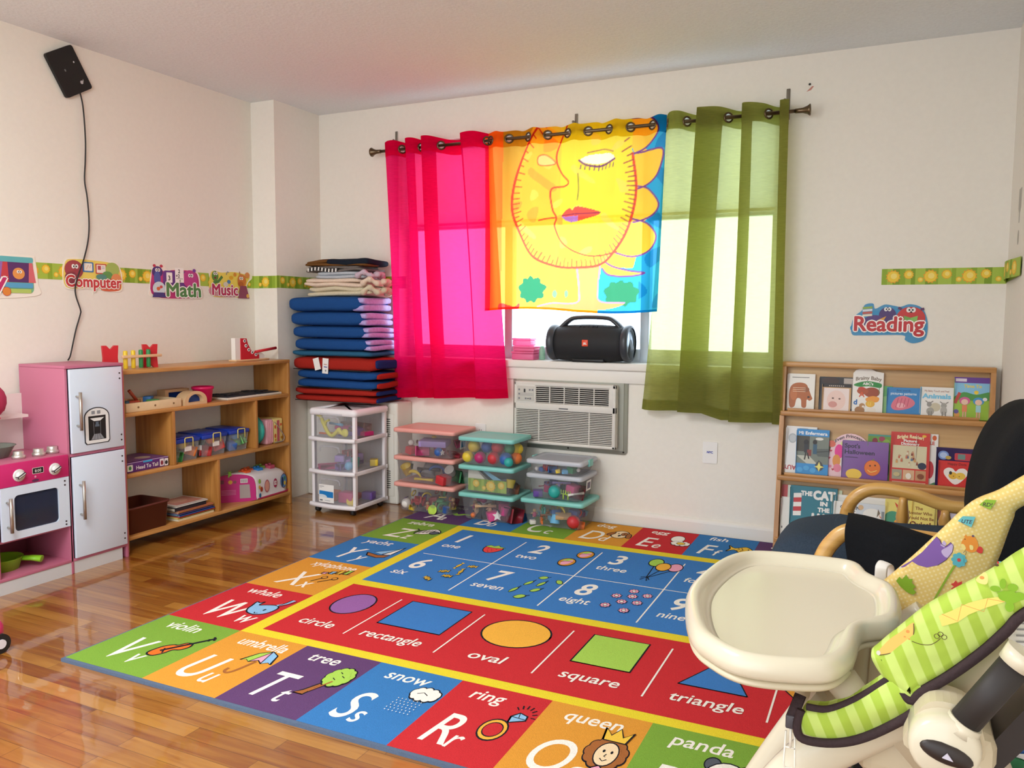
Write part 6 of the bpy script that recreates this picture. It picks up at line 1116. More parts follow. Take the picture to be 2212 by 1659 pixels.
# middle ledge
book(1, -.487, -.345, .628, .0, '#f1eeea', 'white book with a silver seal, behind the blue nurse book', lambda w, h: [E_(.03, h - .06, .02, .024, '#b9bcbe'), E_(.03, h - .06, .015, .018, '#c9cccd'), text('AUY', .052, .045, .03, c('#b8303a'), bold=.03, rot=PI, al='l'), ('l', [(.06, h - .012), (.1, h - .012)], .005, c('#5a5a60'))], .014)
book(1, -.436, -.287, .619, .014, '#2f8ed0', 'blue book titled Mi Enfermera with people on grey steps', lambda w, h: [R_(0, .062, w, h - .034, '#7d857a'), R_(.0, .12, .06, h - .034, '#4a4438'), ('p', [(.0, .1), (.05, .062), (.1, .062), (.06, .1)], c('#c9c8b8')), ('p', [(.08, .135), (.149, .14), (.149, .1), (.1, .1)], c('#5f6560')), ('l', [(.09, .12), (.149, .128)], .004, c('#3a3e3c')), ('e', .105, .185, .018, .007, c('#e8e6dc')), E_(.045, .165, .012, .014, '#1f1a18'), R_(.036, .115, .056, .155, '#2a2a30'), E_(.085, .168, .01, .012, '#2a201c'), R_(.077, .11, .095, .158, '#3a5f78'), R_(.05, .1, .07, .13, '#8a3a34'), ('l', [(.04, .08), (.045, .115)], .006, c('#2a2420')), ('l', [(.06, .085), (.052, .115)], .006, c('#2a2420')), ('p', [(.106, .082), (.12, .07), (.13, .05), (.122, .035), (.108, .028), (.094, .04), (.09, .06)], c('#4a4a50')), ('p', [(.108, .075), (.115, .055), (.132, .05), (.115, .045), (.108, .026), (.101, .045), (.086, .05), (.101, .055)], c('#f0e47a')), text('Mi Enfermera', w / 2, h - .027, .022, c('#eef4fa'), bold=.04, al='c', w=.13)] + [E_(.02 + .03 * k, .03 + .01 * (k % 2), .014, .012, '#4fa8e0') for k in range(3)], .012)
pr = [(0, .06), (.004, .02), (.02, 0), (.195, 0), (.195, .12)] + [(.105 + .09 * math.cos(a), .13 + .09 * math.sin(a)) for a in [PI * .06 + PI * .9 * k / 12 for k in range(13)]]
book(1, -.296, -.101, .62, .004, '#f3cdd2', 'pink round-topped book reading Even Princesses, behind the purple one', lambda w, h: [text('Even Princesses', .105, .2, .022, c('#5a4a50'), bold=.03, al='c', w=.14, arc=6), ('e', .105, .115, .068, .078, c('#f0ead8')), E_(.055, .13, .02, .035, '#f0409a'), E_(.09, .17, .03, .016, '#e8ee9a'), E_(.045, .085, .018, .03, '#e89a4a'), E_(.05, .05, .018, .02, '#f08aa0'), E_(.14, .16, .02, .015, '#d0d8b0')] + [('p', [(x, y), (x + .007, y + .009), (x + .002, y + .012), (x, y + .009), (x - .002, y + .012), (x - .007, y + .009)], c('#c23a4a')) for x, y in ((.018, .125), (.012, .09), (.03, .035))] + [E_(.02, .165, .018, .016, '#e0705a'), R_(.008, .05, .024, .062, '#e088a0')], .008, pr)
book(1, -.115, -.008, .612, .0, '#6f9f3a', 'green book with red flowers, behind the purple pumpkin book', lambda w, h: [E_(.03, h - .03, .012, .014, '#8a2a3a'), E_(.06, h - .02, .014, .012, '#a8405a'), E_(.08, h - .05, .02, .03, '#8fb84a'), E_(.09, .06, .006, .03, '#2a3a20'), R_(0, h - .008, w, h, '#4f9a8a')], .008)
book(1, -.226, -.024, .578, .016, '#7a4a96', "purple book with an orange pumpkin, reading Spot's Halloween", lambda w, h: [text("Spot's", .012, h - .035, .028, c('#3a2a4a'), bold=.03), text('Halloween', .012, h - .064, .028, c('#3a2a4a'), bold=.03, w=.13), ('l', [(.014, h - .08), (.07, h - .08)], .005, c('#5a3a70')), E_(.055, .03, .035, .025, '#f0c84a'), *oell(.135, .065, .034, .036, c('#e8792a'), c('#a8501f'), .0015), ('l', spline([(.115, .055), (.13, .045), (.155, .055)], 4), .003, c('#f4d870')), E_(.125, .075, .004, .004, '#5a2a10'), E_(.147, .078, .004, .004, '#5a2a10'), ('l', [(.135, .1), (.14, .108)], .005, c('#7a8a3a'))], .014, rough=.2)
book(1, -.016, .148, .632, .008, '#d23a30', 'red Picture Dictionary with small figures, in the middle of the middle ledge', lambda w, h: [R_(.01, .075, w - .012, h - .062, '#dcd3ae'), R_(.01, .022, .052, .068, '#a8a48c'), R_(.056, .022, .104, .068, '#dfb48c'), R_(.108, .022, w - .012, .068, '#c8976c'), text('Bright Reader!', w / 2, h - .026, .022, c('#f3dfae'), bold=.05, al='c', w=.11, arc=2), text('Picture', w / 2, h - .045, .017, WHITE, bold=.04, al='c', w=.055), text('Dictionary', w / 2, h - .059, .017, WHITE, bold=.04, al='c', w=.075), E_(w - .025, h - .014, .009, .006, '#f0c03a'), E_(.135, .09, .018, .016, '#2f3a50'), ('l', [(.012, .01), (w - .012, .01)], .004, c('#f0c8b0'))] + scene_bits(.015, .085, w - .02, h - .075, ('#c86a4a', '#d8a05a', '#8a4a3a', '#5a7a9a', '#e8dcc0'), 16) + [E_(.03, .045, .014, .01, '#c8b888'), E_(.08, .04, .012, .014, '#f2ead8'), E_(.13, .042, .014, .012, '#8a4a2a')], .012)
book(1, .09, .182, .630, .0, '#f0ece6', 'white book with red picture, mostly hidden behind the red dictionary', lambda w, h: [E_(w - .016, h - .018, .009, .012, '#d8622a'), text('LE', w - .034, h - .05, .022, c('#c8442a'), bold=.03), ('e', w - .03, .075, .016, .04, c('#c8323a')), ('p', [(w - .04, .002), (w - .004, .002), (w - .008, .02)], c('#4a8a5a'))], .008)
book(1, .175, .345, .572, .0, '#3a2a5a', 'dark purple package with a blue lens, behind the heart book', lambda w, h: [E_(.03, h - .035, .022, .02, '#7a9ad8'), E_(.03, h - .035, .015, .013, '#b8cdf0'), E_(.05, h - .045, .012, .008, '#c8a84a'), ('p', rrect(.075, h - .055, .15, h - .022, .006), c('#c83a48')), R_(.088, h - .05, .118, h - .026, '#6f8f88'), E_(.08, .07, .03, .02, '#6a3a6a')], .016, name='toy_package', rough=.15)
book(1, .186, .335, .515, .018, '#d8302c', 'red book with yellow puppies in a white heart', lambda w, h: [('p', spline([(.07, .02), (.03, .055), (.022, .08), (.038, .095), (.058, .092), (.07, .08), (.082, .092), (.104, .095), (.118, .08), (.11, .055)], 4, True), c('#f4efe8')), E_(.06, .06, .018, .016, '#e8b83a'), E_(.09, .06, .02, .016, '#f0c84a'), E_(.05, .072, .006, .008, '#2a201c'), E_(.085, .058, .002, .002, '#2a201c'), E_(.062, .058, .002, .002, '#2a201c'), text('Happy Dogs', w / 2, h - .018, .016, c('#8a201c'), bold=.02, al='c', w=.075)], .012)
# bottom ledge
book(2, -.494, -.455, .338, .0, '#c03a38', 'narrow red book at the left end of the bottom ledge', lambda w, h: [R_(.026, 0, w, h, '#d8e0d0')], .008)
book(2, -.494, -.44, .28, .010, '#efebe2', 'small white book at the left end, in front of the narrow red one', lambda w, h: [R_(.006, .04, .01, .05, '#3a3a3a')], .01)
book(2, -.452, -.238, .342, .014, '#1d7486', 'teal book with large white capitals on the bottom ledge', lambda w, h: [text('THE', .05, h - .045, .03, WHITE, bold=.06, w=.05), text('CAT', .108, h - .058, .056, WHITE, bold=.07, w=.095), text('IN', .155, h - .088, .028, WHITE, bold=.06, al='c', w=.03), text('THE', .155, h - .118, .028, WHITE, bold=.06, al='c', w=.052), text('HAT', .105, h - .168, .056, WHITE, bold=.07, w=.1)] + [('p', [(.015, h - .17 + .022 * k), (.052, h - .166 + .022 * k), (.052, h - .144 + .022 * k), (.015, h - .148 + .022 * k)], c('#c8343a' if k % 2 == 0 else '#f2eee8')) for k in range(1, 6)], .012)
book(2, -.26, -.218, .333, .0, '#cfd8b8', 'pale green book edge behind the teal book', None, .008)
book(2, -.245, -.02, .315, .004, '#ece8de', 'wide cream book on the bottom ledge, behind the chicken book', lambda w, h: [R_(0, h - .012, w, h, '#f4f0e8')], .008)
book(2, -.252, -.026, .286, .018, '#d5dbe2', 'pale book with birds and a column of dark letters', lambda w, h: [('p', [(.0, .0), (.1, 0), (.1, h), (0, h)], c('#f2f0ec'))] + [text(s_, .03, h - .032 - .022 * k, .02, c('#2a2a30'), bold=.03) for k, s_ in enumerate(('CHICKENS', "AREN'T", 'THE', 'ONLY', 'ONES'))] + [E_(.17, h - .05, .04, .03, '#f0eee8'), E_(.12, h - .02, .012, .012, '#d8b48a'), ('p', [(.195, h - .02), (.19, h - .06), (.205, h - .04)], c('#7a6a5a')), ('p', [(.2, h - .045), (.212, h - .062), (.205, h - .06)], c('#d86a3a')), R_(.21, h - .08, .222, h - .03, '#8a9098')], .01)
book(2, -.028, .19, .318, .012, '#eedf7a', 'yellow book titled The Rooster Who Would Not Be Quiet', lambda w, h: [text('The', .143, h - .038, .02, c('#8a4a1f'), bold=.02, al='c'), text('Rooster Who', .148, h - .06, .02, c('#8a4a1f'), bold=.02, al='c', w=.1), text('Would Not Be', .148, h - .083, .02, c('#8a4a1f'), bold=.02, al='c', w=.115), text('Quiet!', .15, h - .118, .036, c('#7a3a1a'), bold=.04, al='c', w=.085), ('p', [(.04, h - .012), (.06, h - .03), (.075, h - .02), (.07, h - .045), (.055, h - .05)], c('#d8402a')), E_(.035, h - .1, .04, .045, '#4a9a7a'), E_(.06, h - .11, .02, .02, '#e8a03a')], .012)
book(2, .085, .18, .334, .0, '#f0b832', 'orange-yellow book standing behind the rooster book', None, .008)
book(2, .18, .25, .306, .004, '#4a2f30', 'dark brown book right of the rooster book', lambda w, h: [E_(.03, h - .04, .02, .03, '#8a4a3a')], .01)
book(2, .232, .34, .302, .016, '#c9c9de', 'pale lavender book at the right end of the bottom ledge', lambda w, h: [text('stories', .022, .1, .018, c('#7a7a9a'), bold=.02, rot=PI / 2)], .01)
# ================================================================== glider chair
def glider():
    GW = woodm('glider_oak', '#b8843a', '#dcae62', 0, 1, .35, .3); GWV = woodm('glider_oak_upright', '#b07c34', '#d6a65c', 2, 1, .35, .3); BK = cloth('#15171b', .1); NV = cloth('#323e4c', .12)
    t = thing('glider_chair', 'wooden glider chair with dark cushions between the book display and high chair', 'chair', (.1, 2.28, .0138))
    P = spline([(-.118, 2.52, .30), (-.124, 2.52, .50), (-.121, 2.52, .58), (-.105, 2.52, .635), (-.068, 2.52, .668), (-.02, 2.52, .678), (.06, 2.52, .668), (.13, 2.52, .648), (.19, 2.52, .645), (.34, 2.52, .655)], 6)
    m = MB(); m.tube(P, .0145, GW, 12, flat=(1.25, .9), up=(0, 1, 0)); part(m, 'far_arm', t)
    for x, zt in ((.029, .655), (.136, .63), (.24, .63)):
        m = MB(); m.lathe([(.012, .18), (.012, .34), (.017, .36), (.012, .38), (.014, .46), (.019, .50), (.013, .53), (.019, .545), (.012, .56), (.015, .585), (.018, .6), (.012, zt - .01), (.011, zt + .005)], (x, 2.52, 0), GWV, 14); part(m, 'spindle', t)
    P = spline([(-.175, 2.02, .30), (-.168, 2.02, .50), (-.148, 2.02, .585), (-.125, 2.02, .635), (-.088, 2.02, .668), (-.02, 2.02, .672), (.34, 2.02, .66)], 6)
    m = MB(); m.tube(P, .0145, GW, 12, flat=(1.3, .9), up=(0, 1, 0)); part(m, 'near_arm', t)
    m = MB(); prof = [(1.955, .44), (1.95, .60), (1.955, .672), (1.968, .694), (2.02, .703), (2.07, .697), (2.09, .672), (2.095, .60), (2.09, .52)]
    def drape(u, v):
        q = spline(prof, 4); k = u * (len(q) - 1); i = min(int(k), len(q) - 2); a = q[i]; b = q[i + 1]; f = k - i; y = a[0] + (b[0] - a[0]) * f; z = a[1] + (b[1] - a[1]) * f
        x = -.088 - .006 * math.sin(z * 30) + (.36 + .088) * v; return V((x, y + .004 * math.sin(v * 17), z - .055 * v + .004 * math.sin(v * 11 + y * 40)))
    m.grid(drape, 32, 24, BK); m.grid(lambda u, v: drape(u, v) + V((.004, .008 * (1 if u > .5 else -1) * -1, -.006)), 32, 24, BK); part(m, 'arm_cover', t)
    m = MB(); soft(m, (-.285, 2.10, .41), (.26, 2.47, .618), NV, 91, e1=.42, e3=.75, wob=.008, nu=40, nv=20); part(m, 'seat_cushion', t)
    m = MB(); prof = [(.20, .43), (.185, .55), (.178, .66), (.186, .775), (.208, .86), (.24, .92), (.285, .955), (.335, .955), (.365, .92), (.372, .8), (.36, .6), (.34, .43)]
    sec = spline(prof, 4, True); m.rings([[V((.275 + (x - .275) * s + dx, y, .62 + (z - .62) * s)) for x, z in sec] for y, s, dx in ((1.985, .84, .01), (2.0, .93, .004), (2.03, .985, 0), (2.15, 1.0, .006), (2.27, .99, .01), (2.4, 1.0, .004), (2.52, .985, 0), (2.55, .93, .003), (2.565, .85, .008))], BK); part(m, 'back_cover', t)
    m = MB()
    for y in (2.02, 2.52):
        m.box((-.18, y - .018, .165), (.36, y + .018, .20), GW, .006); m.box((-.14, y - .015, .02), (-.10, y + .015, .17), GW, .004); m.box((.28, y - .015, .02), (.32, y + .015, .17), GW, .004); m.box((-.2, y - .02, 0.0138), (.37, y + .02, .035), GW, .006)
    m.box((-.16, 2.03, .37), (.3, 2.51, .405), GW, .004); m.box((-.13, 2.03, .165), (-.10, 2.51, .38), GW, .004); m.box((.27, 2.03, .165), (.30, 2.51, .38), GW, .004); part(m, 'base_frame', t)
glider()
# ================================================================== high chair in the right foreground
def highchair():
    CR = mat('#d8cfb8', .28, spec=.5, coat=.35); CR2 = mat('#cfc2a6', .4); DKB = mat('#2a211f', .45); PIP = cloth('#3f3234', .08)
    def stripes():
        mm = bpy.data.materials.new('green_stripe_cloth'); mm.use_nodes = True; nt = mm.node_tree; b = nt.nodes['Principled BSDF']; N = nt.nodes.new
        tc = N('ShaderNodeTexCoord'); mp = N('ShaderNodeMapping'); mp.inputs['Rotation'].default_value = (0, math.radians(24), 0); wv = N('ShaderNodeTexWave'); wv.inputs['Scale'].default_value = 13.5; wv.inputs['Distortion'].default_value = .6; wv.inputs['Detail'].default_value = 0
        r = N('ShaderNodeValToRGB'); r.color_ramp.elements[0].position = .42; r.color_ramp.elements[1].position = .58; r.color_ramp.elements[0].color = lin('#a8c444'); r.color_ramp.elements[1].color = lin('#c4da72')
        nt.links.new(tc.outputs['Object'], mp.inputs[0]); nt.links.new(mp.outputs[0], wv.inputs['Vector']); nt.links.new(wv.outputs['Fac'], r.inputs[0]); nt.links.new(r.outputs[0], b.inputs['Base Color']); b.inputs['Roughness'].default_value = .85
        n = N('ShaderNodeTexNoise'); n.inputs['Scale'].default_value = 22; bp = N('ShaderNodeBump'); bp.inputs['Strength'].default_value = .5; bp.inputs['Distance'].default_value = .012; nt.links.new(tc.outputs['Object'], n.inputs['Vector']); nt.links.new(n.outputs['Fac'], bp.inputs['Height']); nt.links.new(bp.outputs[0], b.inputs['Normal']); return mm
    def dots():
        mm = bpy.data.materials.new('yellow_dot_cloth'); mm.use_nodes = True; nt = mm.node_tree; b = nt.nodes['Principled BSDF']; N = nt.nodes.new
        tc = N('ShaderNodeTexCoord'); mp = N('ShaderNodeMapping'); mp.inputs['Rotation'].default_value = (0, math.radians(28), 0); mp.inputs['Scale'].default_value = (150, 0, 150)
        f = N('ShaderNodeVectorMath'); f.operation = 'FRACTION'; s = N('ShaderNodeVectorMath'); s.operation = 'SUBTRACT'; s.inputs[1].default_value = (.5, 0, .5); l = N('ShaderNodeVectorMath'); l.operation = 'LENGTH'
        mr = N('ShaderNodeMapRange'); mr.inputs['From Min'].default_value = .22; mr.inputs['From Max'].default_value = .3; mr.inputs['To Min'].default_value = 1; mr.inputs['To Max'].default_value = 0
        mx = N('ShaderNodeMix'); mx.data_type = 'RGBA'; mx.inputs['A'].default_value = lin('#e8c878'); mx.inputs['B'].default_value = lin('#efd79c')
        for a, q in ((tc.outputs['Object'], mp.inputs[0]), (mp.outputs[0], f.inputs[0]), (f.outputs[0], s.inputs[0]), (s.outputs[0], l.inputs[0]), (l.outputs['Value'], mr.inputs['Value']), (mr.outputs[0], mx.inputs['Factor']), (mx.outputs['Result'], b.inputs['Base Color'])): nt.links.new(a, q)
        b.inputs['Roughness'].default_value = .9; return mm
    GS, YD = stripes(), dots()
    t = thing('high_chair', 'cream plastic high chair with large tray and green and yellow padded seat', 'high chair', (.1, 1.27, .0))
    Q = [(-.279, 1.204), (-.288, 1.287), (-.276, 1.407), (-.254, 1.473), (-.22, 1.507), (-.154, 1.521), (-.099, 1.523), (-.059, 1.520), (-.038, 1.495), (-.029, 1.460), (-.01, 1.435), (.010, 1.410), (.019, 1.351), (.019, 1.272), (.007, 1.237), (-.025, 1.206), (-.032, 1.170), (-.033, 1.137), (-.038, 1.095), (-.054, 1.054), (-.083, 1.033), (-.135, 1.017), (-.175, 1.020), (-.212, 1.047), (-.245, 1.09)]
    out = spline(Q, 7, True); n = len(out)
    def inset(d):
        r = []
        for k in range(n):
            a, b = out[k - 3], out[(k + 3) % n]; dx, dy = b[0] - a[0], b[1] - a[1]; L = math.hypot(dx, dy); nx, ny = -dy / L, dx / L
            x, y = out[k][0] + nx * d * sg, out[k][1] + ny * d * sg; r.append((x, y))
        for _ in range(int(d * 900)): r = [((r[k - 1][0] + r[k][0] * 2 + r[(k + 1) % n][0]) / 4, (r[k - 1][1] + r[k][1] * 2 + r[(k + 1) % n][1]) / 4) for k in range(n)]
        return r
    area_ = sum(out[k - 1][0] * out[k][1] - out[k][0] * out[k - 1][1] for k in range(n)); sg = 1 if area_ > 0 else -1
    m = MB(); rg = [[V((x, y, z)) for x, y in inset(d)] for d, z in ((.014, .711), (.004, .7125), (.0, .718), (.0, .728), (.003, .737), (.008, .7425), (.0135, .7435), (.0185, .741), (.023, .733), (.0265, .7265), (.031, .7245), (.036, .724))]
    R = m.rings(rg, CR, caps=False); f = m.bm.faces.new(R[-1] if sg > 0 else R[-1][::-1]); f.tag = True; f.smooth = False; part(m, 'tray', t)
    m = MB(); m.rings([[V((x, y, z)) for x, y in inset(d)] for d, z in ((.04, .695), (.016, .698), (.006, .7015), (.003, .706), (.008, .710), (.018, .7108))], CR2); part(m, 'tray_base', t)
    m = MB(); m.tube(spline([(-.012, 1.545, .67), (-.012, 1.545, .718), (-.011, 1.55, .728), (-.006, 1.565, .731), (.0, 1.58, .722), (.004, 1.585, .69)], 4), .003, WHITE, 8, flat=(.4, 3.4), up=(1, 0, 0)); part(m, 'release_loop', t)
    m = MB(); m.box((-.115, 1.13, .585), (-.02, 1.50, .645), CR2, .018, 3); m.box((-.03, 1.13, .56), (.12, 1.48, .64), CR2, .02, 3); m.tube([(-.05, 1.12, .69), (-.02, 1.10, .665), (.0, 1.10, .66)], [.022, .02, .018], CR2, 12); m.tube([(-.10, 1.16, .635), (-.06, 1.16, .60)], [.03, .025], CR2, 12); part(m, 'seat_base', t)
    def pad(poly, y, th, mm, kk=1.0, sub=5):
        q = spline(poly, sub, True); N_ = len(q); cx = sum(a for a, b in q) / N_; cz = sum(b for a, b in q) / N_; mb = MB()
        def off(d):
            r = []
            for k in range(N_):
                a, b = q[k - 2], q[(k + 2) % N_]; dx, dz = b[0] - a[0], b[1] - a[1]; L = math.hypot(dx, dz) or 1; r.append((q[k][0] - dz / L * d * s2, q[k][1] + dx / L * d * s2))
            return r
        ar = sum(q[k - 1][0] * q[k][1] - q[k][0] * q[k - 1][1] for k in range(N_)); s2 = 1 if ar > 0 else -1
        R = mb.rings([[V((x, y + dy, z)) for x, z in off(d * kk)] for d, dy in ((.008, th / 2), (.0, th * .2), (.0, -th * .2), (.005, -th * .42), (.012, -th * .5))], mm, caps=False)
        for rr in (R[0], R[-1]): f = mb.bm.faces.new(rr); f.tag = True; f.smooth = True
        return mb
    far = [(-.03, .66), (-.02, .70), (.006, .731), (.041, .772), (.08, .821), (.118, .868), (.156, .892), (.188, .918), (.25, .965), (.30, .96), (.29, .93), (.191, .872), (.176, .845), (.158, .775), (.13, .70), (.10, .62), (.02, .60)]
    m = pad(far, 1.50, .03, YD); A = lambda pts, h: ('p', pts, mat(h, .85)); LNE = mat('#4a3040', .8); W_ = 1.485
    fr = ((0, W_, 0), (1, 0, 0), (0, 0, 1), (0, -1, 0))
    pur = [(.015, .747), (.033, .762), (.049, .779), (.069, .808), (.074, .803), (.077, .796), (.083, .793), (.09, .801), (.094, .795), (.093, .785), (.085, .771), (.073, .76), (.057, .754), (.044, .756), (.035, .761), (.024, .75)]
    it = [A(pur, '#8a62ae'), A([(.075, .794), (.08, .803), (.084, .798), (.081, .791)], '#cdb4dc'), A(spline([(.077, .785), (.086, .793), (.093, .799), (.094, .789), (.089, .776), (.082, .776)], 4, True), '#cdb4dc'), ('l', pur[3:12], .0008, LNE), A([(.015, .747), (.018, .75), (.020, .748), (.017, .745)], '#efe6d8')]
    it += [A(spline([(.105, .801), (.11, .812), (.122, .815), (.129, .804), (.127, .792), (.119, .788), (.109, .793)], 4, True), '#f0953a'), A([(.108, .812), (.111, .817), (.114, .812)], '#f0953a'), A(spline([(.105, .8), (.109, .8), (.112, .794), (.109, .79), (.106, .794)], 3, True), '#f6dc8a'), A(spline([(.117, .8), (.122, .799), (.122, .793), (.118, .793)], 3, True), '#f6dc8a'), ('e', .110, .809, .0008, .0008, BLACK), ('e', .121, .8155, .0018, .0018, mat('#6a5068', .8)), A(spline([(.127, .792), (.131, .8), (.136, .796), (.135, .789), (.13, .789)], 3, True), '#d8443a'), ('l', [(.112, .79), (.108, .786)], .0006, LNE), ('l', [(.113, .789), (.112, .783)], .0006, LNE)]
    it += [('l', spline([(.098, .765), (.089, .745), (.08, .724), (.071, .702), (.068, .691)], 4), .0032, mat('#8fae2f', .85))]
    it += [('e', .103 + .0075 * math.cos(a), .7735 + .0085 * math.sin(a), .0038, .0038, mat('#5fb4c0', .85)) for a in [PI / 4 * k for k in range(8)]] + [('e', .103, .7735, .007, .0075, mat('#5fb4c0', .85)), ('e', .103, .7735, .0028, .003, mat('#d04a48', .85))]
    it += [A([(.012, .725), (.017, .733), (.021, .729), (.027, .738), (.031, .731), (.037, .732), (.036, .725), (.042, .719), (.038, .715), (.043, .71), (.039, .705), (.029, .708), (.019, .716)], '#8cb42a'), A([(.093, .732), (.097, .734), (.1, .739), (.103, .735), (.109, .739), (.109, .733), (.105, .73), (.1, .727), (.096, .721), (.094, .725), (.098, .728)], '#d8443a')]
    it += [A([(.098, .838), (.105, .847), (.123, .848), (.118, .83)], '#6fbfc4'), text('UTE', .1035, .8355, .009, LNE, bold=.01, shear=.2, w=.0155), A([(.127, .868), (.136, .878), (.151, .878), (.143, .862)], '#9abf3a'), text('RD!', .132, .8665, .009, LNE, bold=.01, shear=.2, w=.0135)]
    m.art(fr, it, .0003, .00008); part(m, 'far_wing', t, 'yellow dotted inner wing with animal prints')
    m = MB(); m.rings([[V((x, y, z)) for x, z in ((.10, .60), (.135, .605), (.37, .95), (.36, .985), (.335, .975))] for y in (1.13, 1.49)], DKB, smooth=False); part(m, 'seat_back', t, 'dark brown seat back')
    m = MB(); m.rings([[V((x + dx, y, z)) for x, z, dx in ((.16, .72, 0), (.25, .86, -.012), (.33, .965, 0), (.335, .96, .01), (.17, .715, .01))] for y in (1.22, 1.42)], cloth('#d23a3c'), smooth=False); m.box((.150, 1.30, .765), (.170, 1.40, .785), mat('#7a58a8', .8), .002); m.box((.150, 1.40, .775), (.168, 1.425, .795), mat('#6fbfc4', .8), .002); part(m, 'back_pad', t, 'red centre pad')
    near = [(-.015, .747), (-.006, .763), (.018, .791), (.043, .819), (.071, .843), (.094, .861), (.117, .881), (.14, .903), (.20, .95), (.25, .98), (.26, .93), (.20, .88), (.143, .835), (.125, .81), (.103, .781), (.071, .746), (.042, .719), (.03, .705), (.003, .72)]
    W_ = 1.0635; m = pad(near, 1.08, .034, GS); fr = ((0, W_, 0), (1, 0, 0), (0, 0, 1), (0, -1, 0)); BL_ = mat('#5a4428', .8)
    gir = spline([(-.008, .757), (.004, .776), (.017, .789), (.029, .802), (.030, .795), (.029, .78), (.023, .771), (.015, .764), (.003, .758)], 4, True)
    it = [A(gir, '#f2c468'), ('l', spline([(.030, .801), (.0305, .79), (.029, .78), (.023, .771), (.015, .764), (.003, .758), (-.006, .7545)], 4), .001, BL_), ('e', .024, .79, .002, .002, mat('#ee9a50', .8)), ('e', .021, .783, .0012, .001, mat('#ee9a50', .8)), ('e', .026, .781, .0012, .001, mat('#ee9a50', .8)), ('e', -.007, .7575, .0024, .003, mat('#dcd8c8', .8)), ('l', spline([(.029, .779), (.038, .777), (.048, .778), (.055, .783), (.059, .788)], 4), .0008, BL_)]
    it += [('l', [(.059 + .004 * math.cos(b) + .0028 * math.cos(a), .789 + .004 * math.sin(b) + .0028 * math.sin(a)) for a in [2 * PI * k / 12 for k in range(14)]], .0007, BL_) for b in (.3, 1.6, 2.9)]
    it += [A([(.056, .815), (.071, .825), (.086, .836), (.103, .844), (.123, .85), (.122, .843), (.102, .832), (.087, .822), (.076, .811), (.06, .803)], '#f2dc72'), ('l', [(.059, .818), (.076, .812), (.079, .833), (.102, .828), (.105, .844), (.121, .843)], .0007, mat('#e0a050', .8)), A(spline([(.092, .865), (.097, .872), (.101, .875), (.104, .869), (.103, .861), (.096, .861)], 3, True), '#f2e08a'), ('e', .098, .868, .0024, .002, mat('#ee9a50', .8)), ('e', .112, .885, .0022, .0016, BL_)]
    it += [('e', x, z, rx, rz, mat('#86b42a', .85)) for x, z, rx, rz in ((.112, .857, .0055, .0035), (.119, .864, .0032, .006), (.129, .861, .0052, .0045), (.136, .852, .006, .0045), (.127, .838, .0045, .006), (.121, .85, .006, .006))] + [A([(.113, .853), (.13, .858), (.138, .848), (.126, .84), (.12, .846)], '#86b42a')]
    m.art(fr, it, .0003, .00008); part(m, 'near_wing', t, 'green striped outer wing with animal prints')
    m = MB(); m.tube(spline([(.006, 1.075, .7245), (.03, 1.068, .7035), (.042, 1.066, .7165), (.071, 1.066, .743), (.103, 1.066, .778), (.125, 1.066, .807), (.143, 1.066, .832), (.20, 1.066, .877)], 5), .0062, PIP, 8); part(m, 'piping', t, 'dark brown edging')
    flap = [(-.091, .661), (-.096, .645), (-.090, .630), (-.055, .632), (-.018, .648), (.028, .686), (.055, .712), (.045, .725), (.02, .728), (.004, .7225), (-.03, .69), (-.062, .668), (-.078, .664)]
    m = pad(flap, 1.085, .04, GS, .25, 3); part(m, 'leg_flap', t, 'green striped leg flap')
    m = MB(); m.tube(spline([(-.094, 1.07, .662), (-.098, 1.066, .64), (-.09, 1.064, .6265), (-.055, 1.064, .6295), (-.018, 1.064, .646), (.028, 1.064, .683), (.06, 1.064, .72)], 5), .0058, PIP, 8); m.tube(spline([(-.088, 1.075, .665), (-.062, 1.072, .669), (-.03, 1.072, .689), (.006, 1.072, .7225)], 5), .005, PIP, 8); part(m, 'flap_piping', t, 'dark brown edging')
    m = MB(); m.prism([(-.002, .639), (.031, .684), (.074, .723), (.15, .82), (.26, .93), (.30, .90), (.154, .751), (.117, .684), (.094, .636), (.049, .588), (.015, .624)], (0, 1.155, 0), (1, 0, 0), (0, 0, 1), .05, CR2); m.box((.05, 1.10, .60), (.13, 1.48, .66), CR2, .02); part(m, 'seat_shell', t)
    m = MB(); m.prism([(.127, .80), (.147, .836), (.165, .85), (.17, .76), (.146, .755)], (0, 1.103, 0), (1, 0, 0), (0, 0, 1), .001, WHITE); m.art(((0, 1.1015, 0), (1, 0, 0), (0, 0, 1), (0, -1, 0)), [('l', [(.140, .815 - .0075 * k), (.162, .818 - .0075 * k)], .0022, mat('#9a9a9c', .7)) for k in range(7)]); part(m, 'paper_label', t)
    m = MB(); m.lathe([(.0, -.05), (.038, -.05), (.038, .02), (.036, .03), (.031, .034), (.0, .035)], (.066, 1.035, .680), CR, 32, (0, -1, 0)); m.prism(spline([(.03, .69), (.05, .722), (.085, .722), (.104, .70), (.102, .66), (.03, .66)], 5, True), (0, 1.08, 0), (1, 0, 0), (0, 0, 1), .05, CR2); h_ = part(m, 'hub', t)
    m = MB(); m.ball((.0675, 1.0, .678), .028, DKB, 20, (1, .22, .42), Matrix.Rotation(math.radians(14), 3, 'Y')); m.prism([(.063, .677), (.074, .675), (.068, .683)], (0, .9925, 0), (1, 0, 0), (0, 0, 1), .002, mat('#c9c4d4', .4)); part(m, 'recline_button', h_, 'dark oval button with a pale arrow')
    m = MB(); m.tube([(.086, 1.02, .712), (.131, 1.02, .787)], .0165, mat('#2c2726', .6), 18); part(m, 'grip_sleeve', t, 'dark rubber tube')
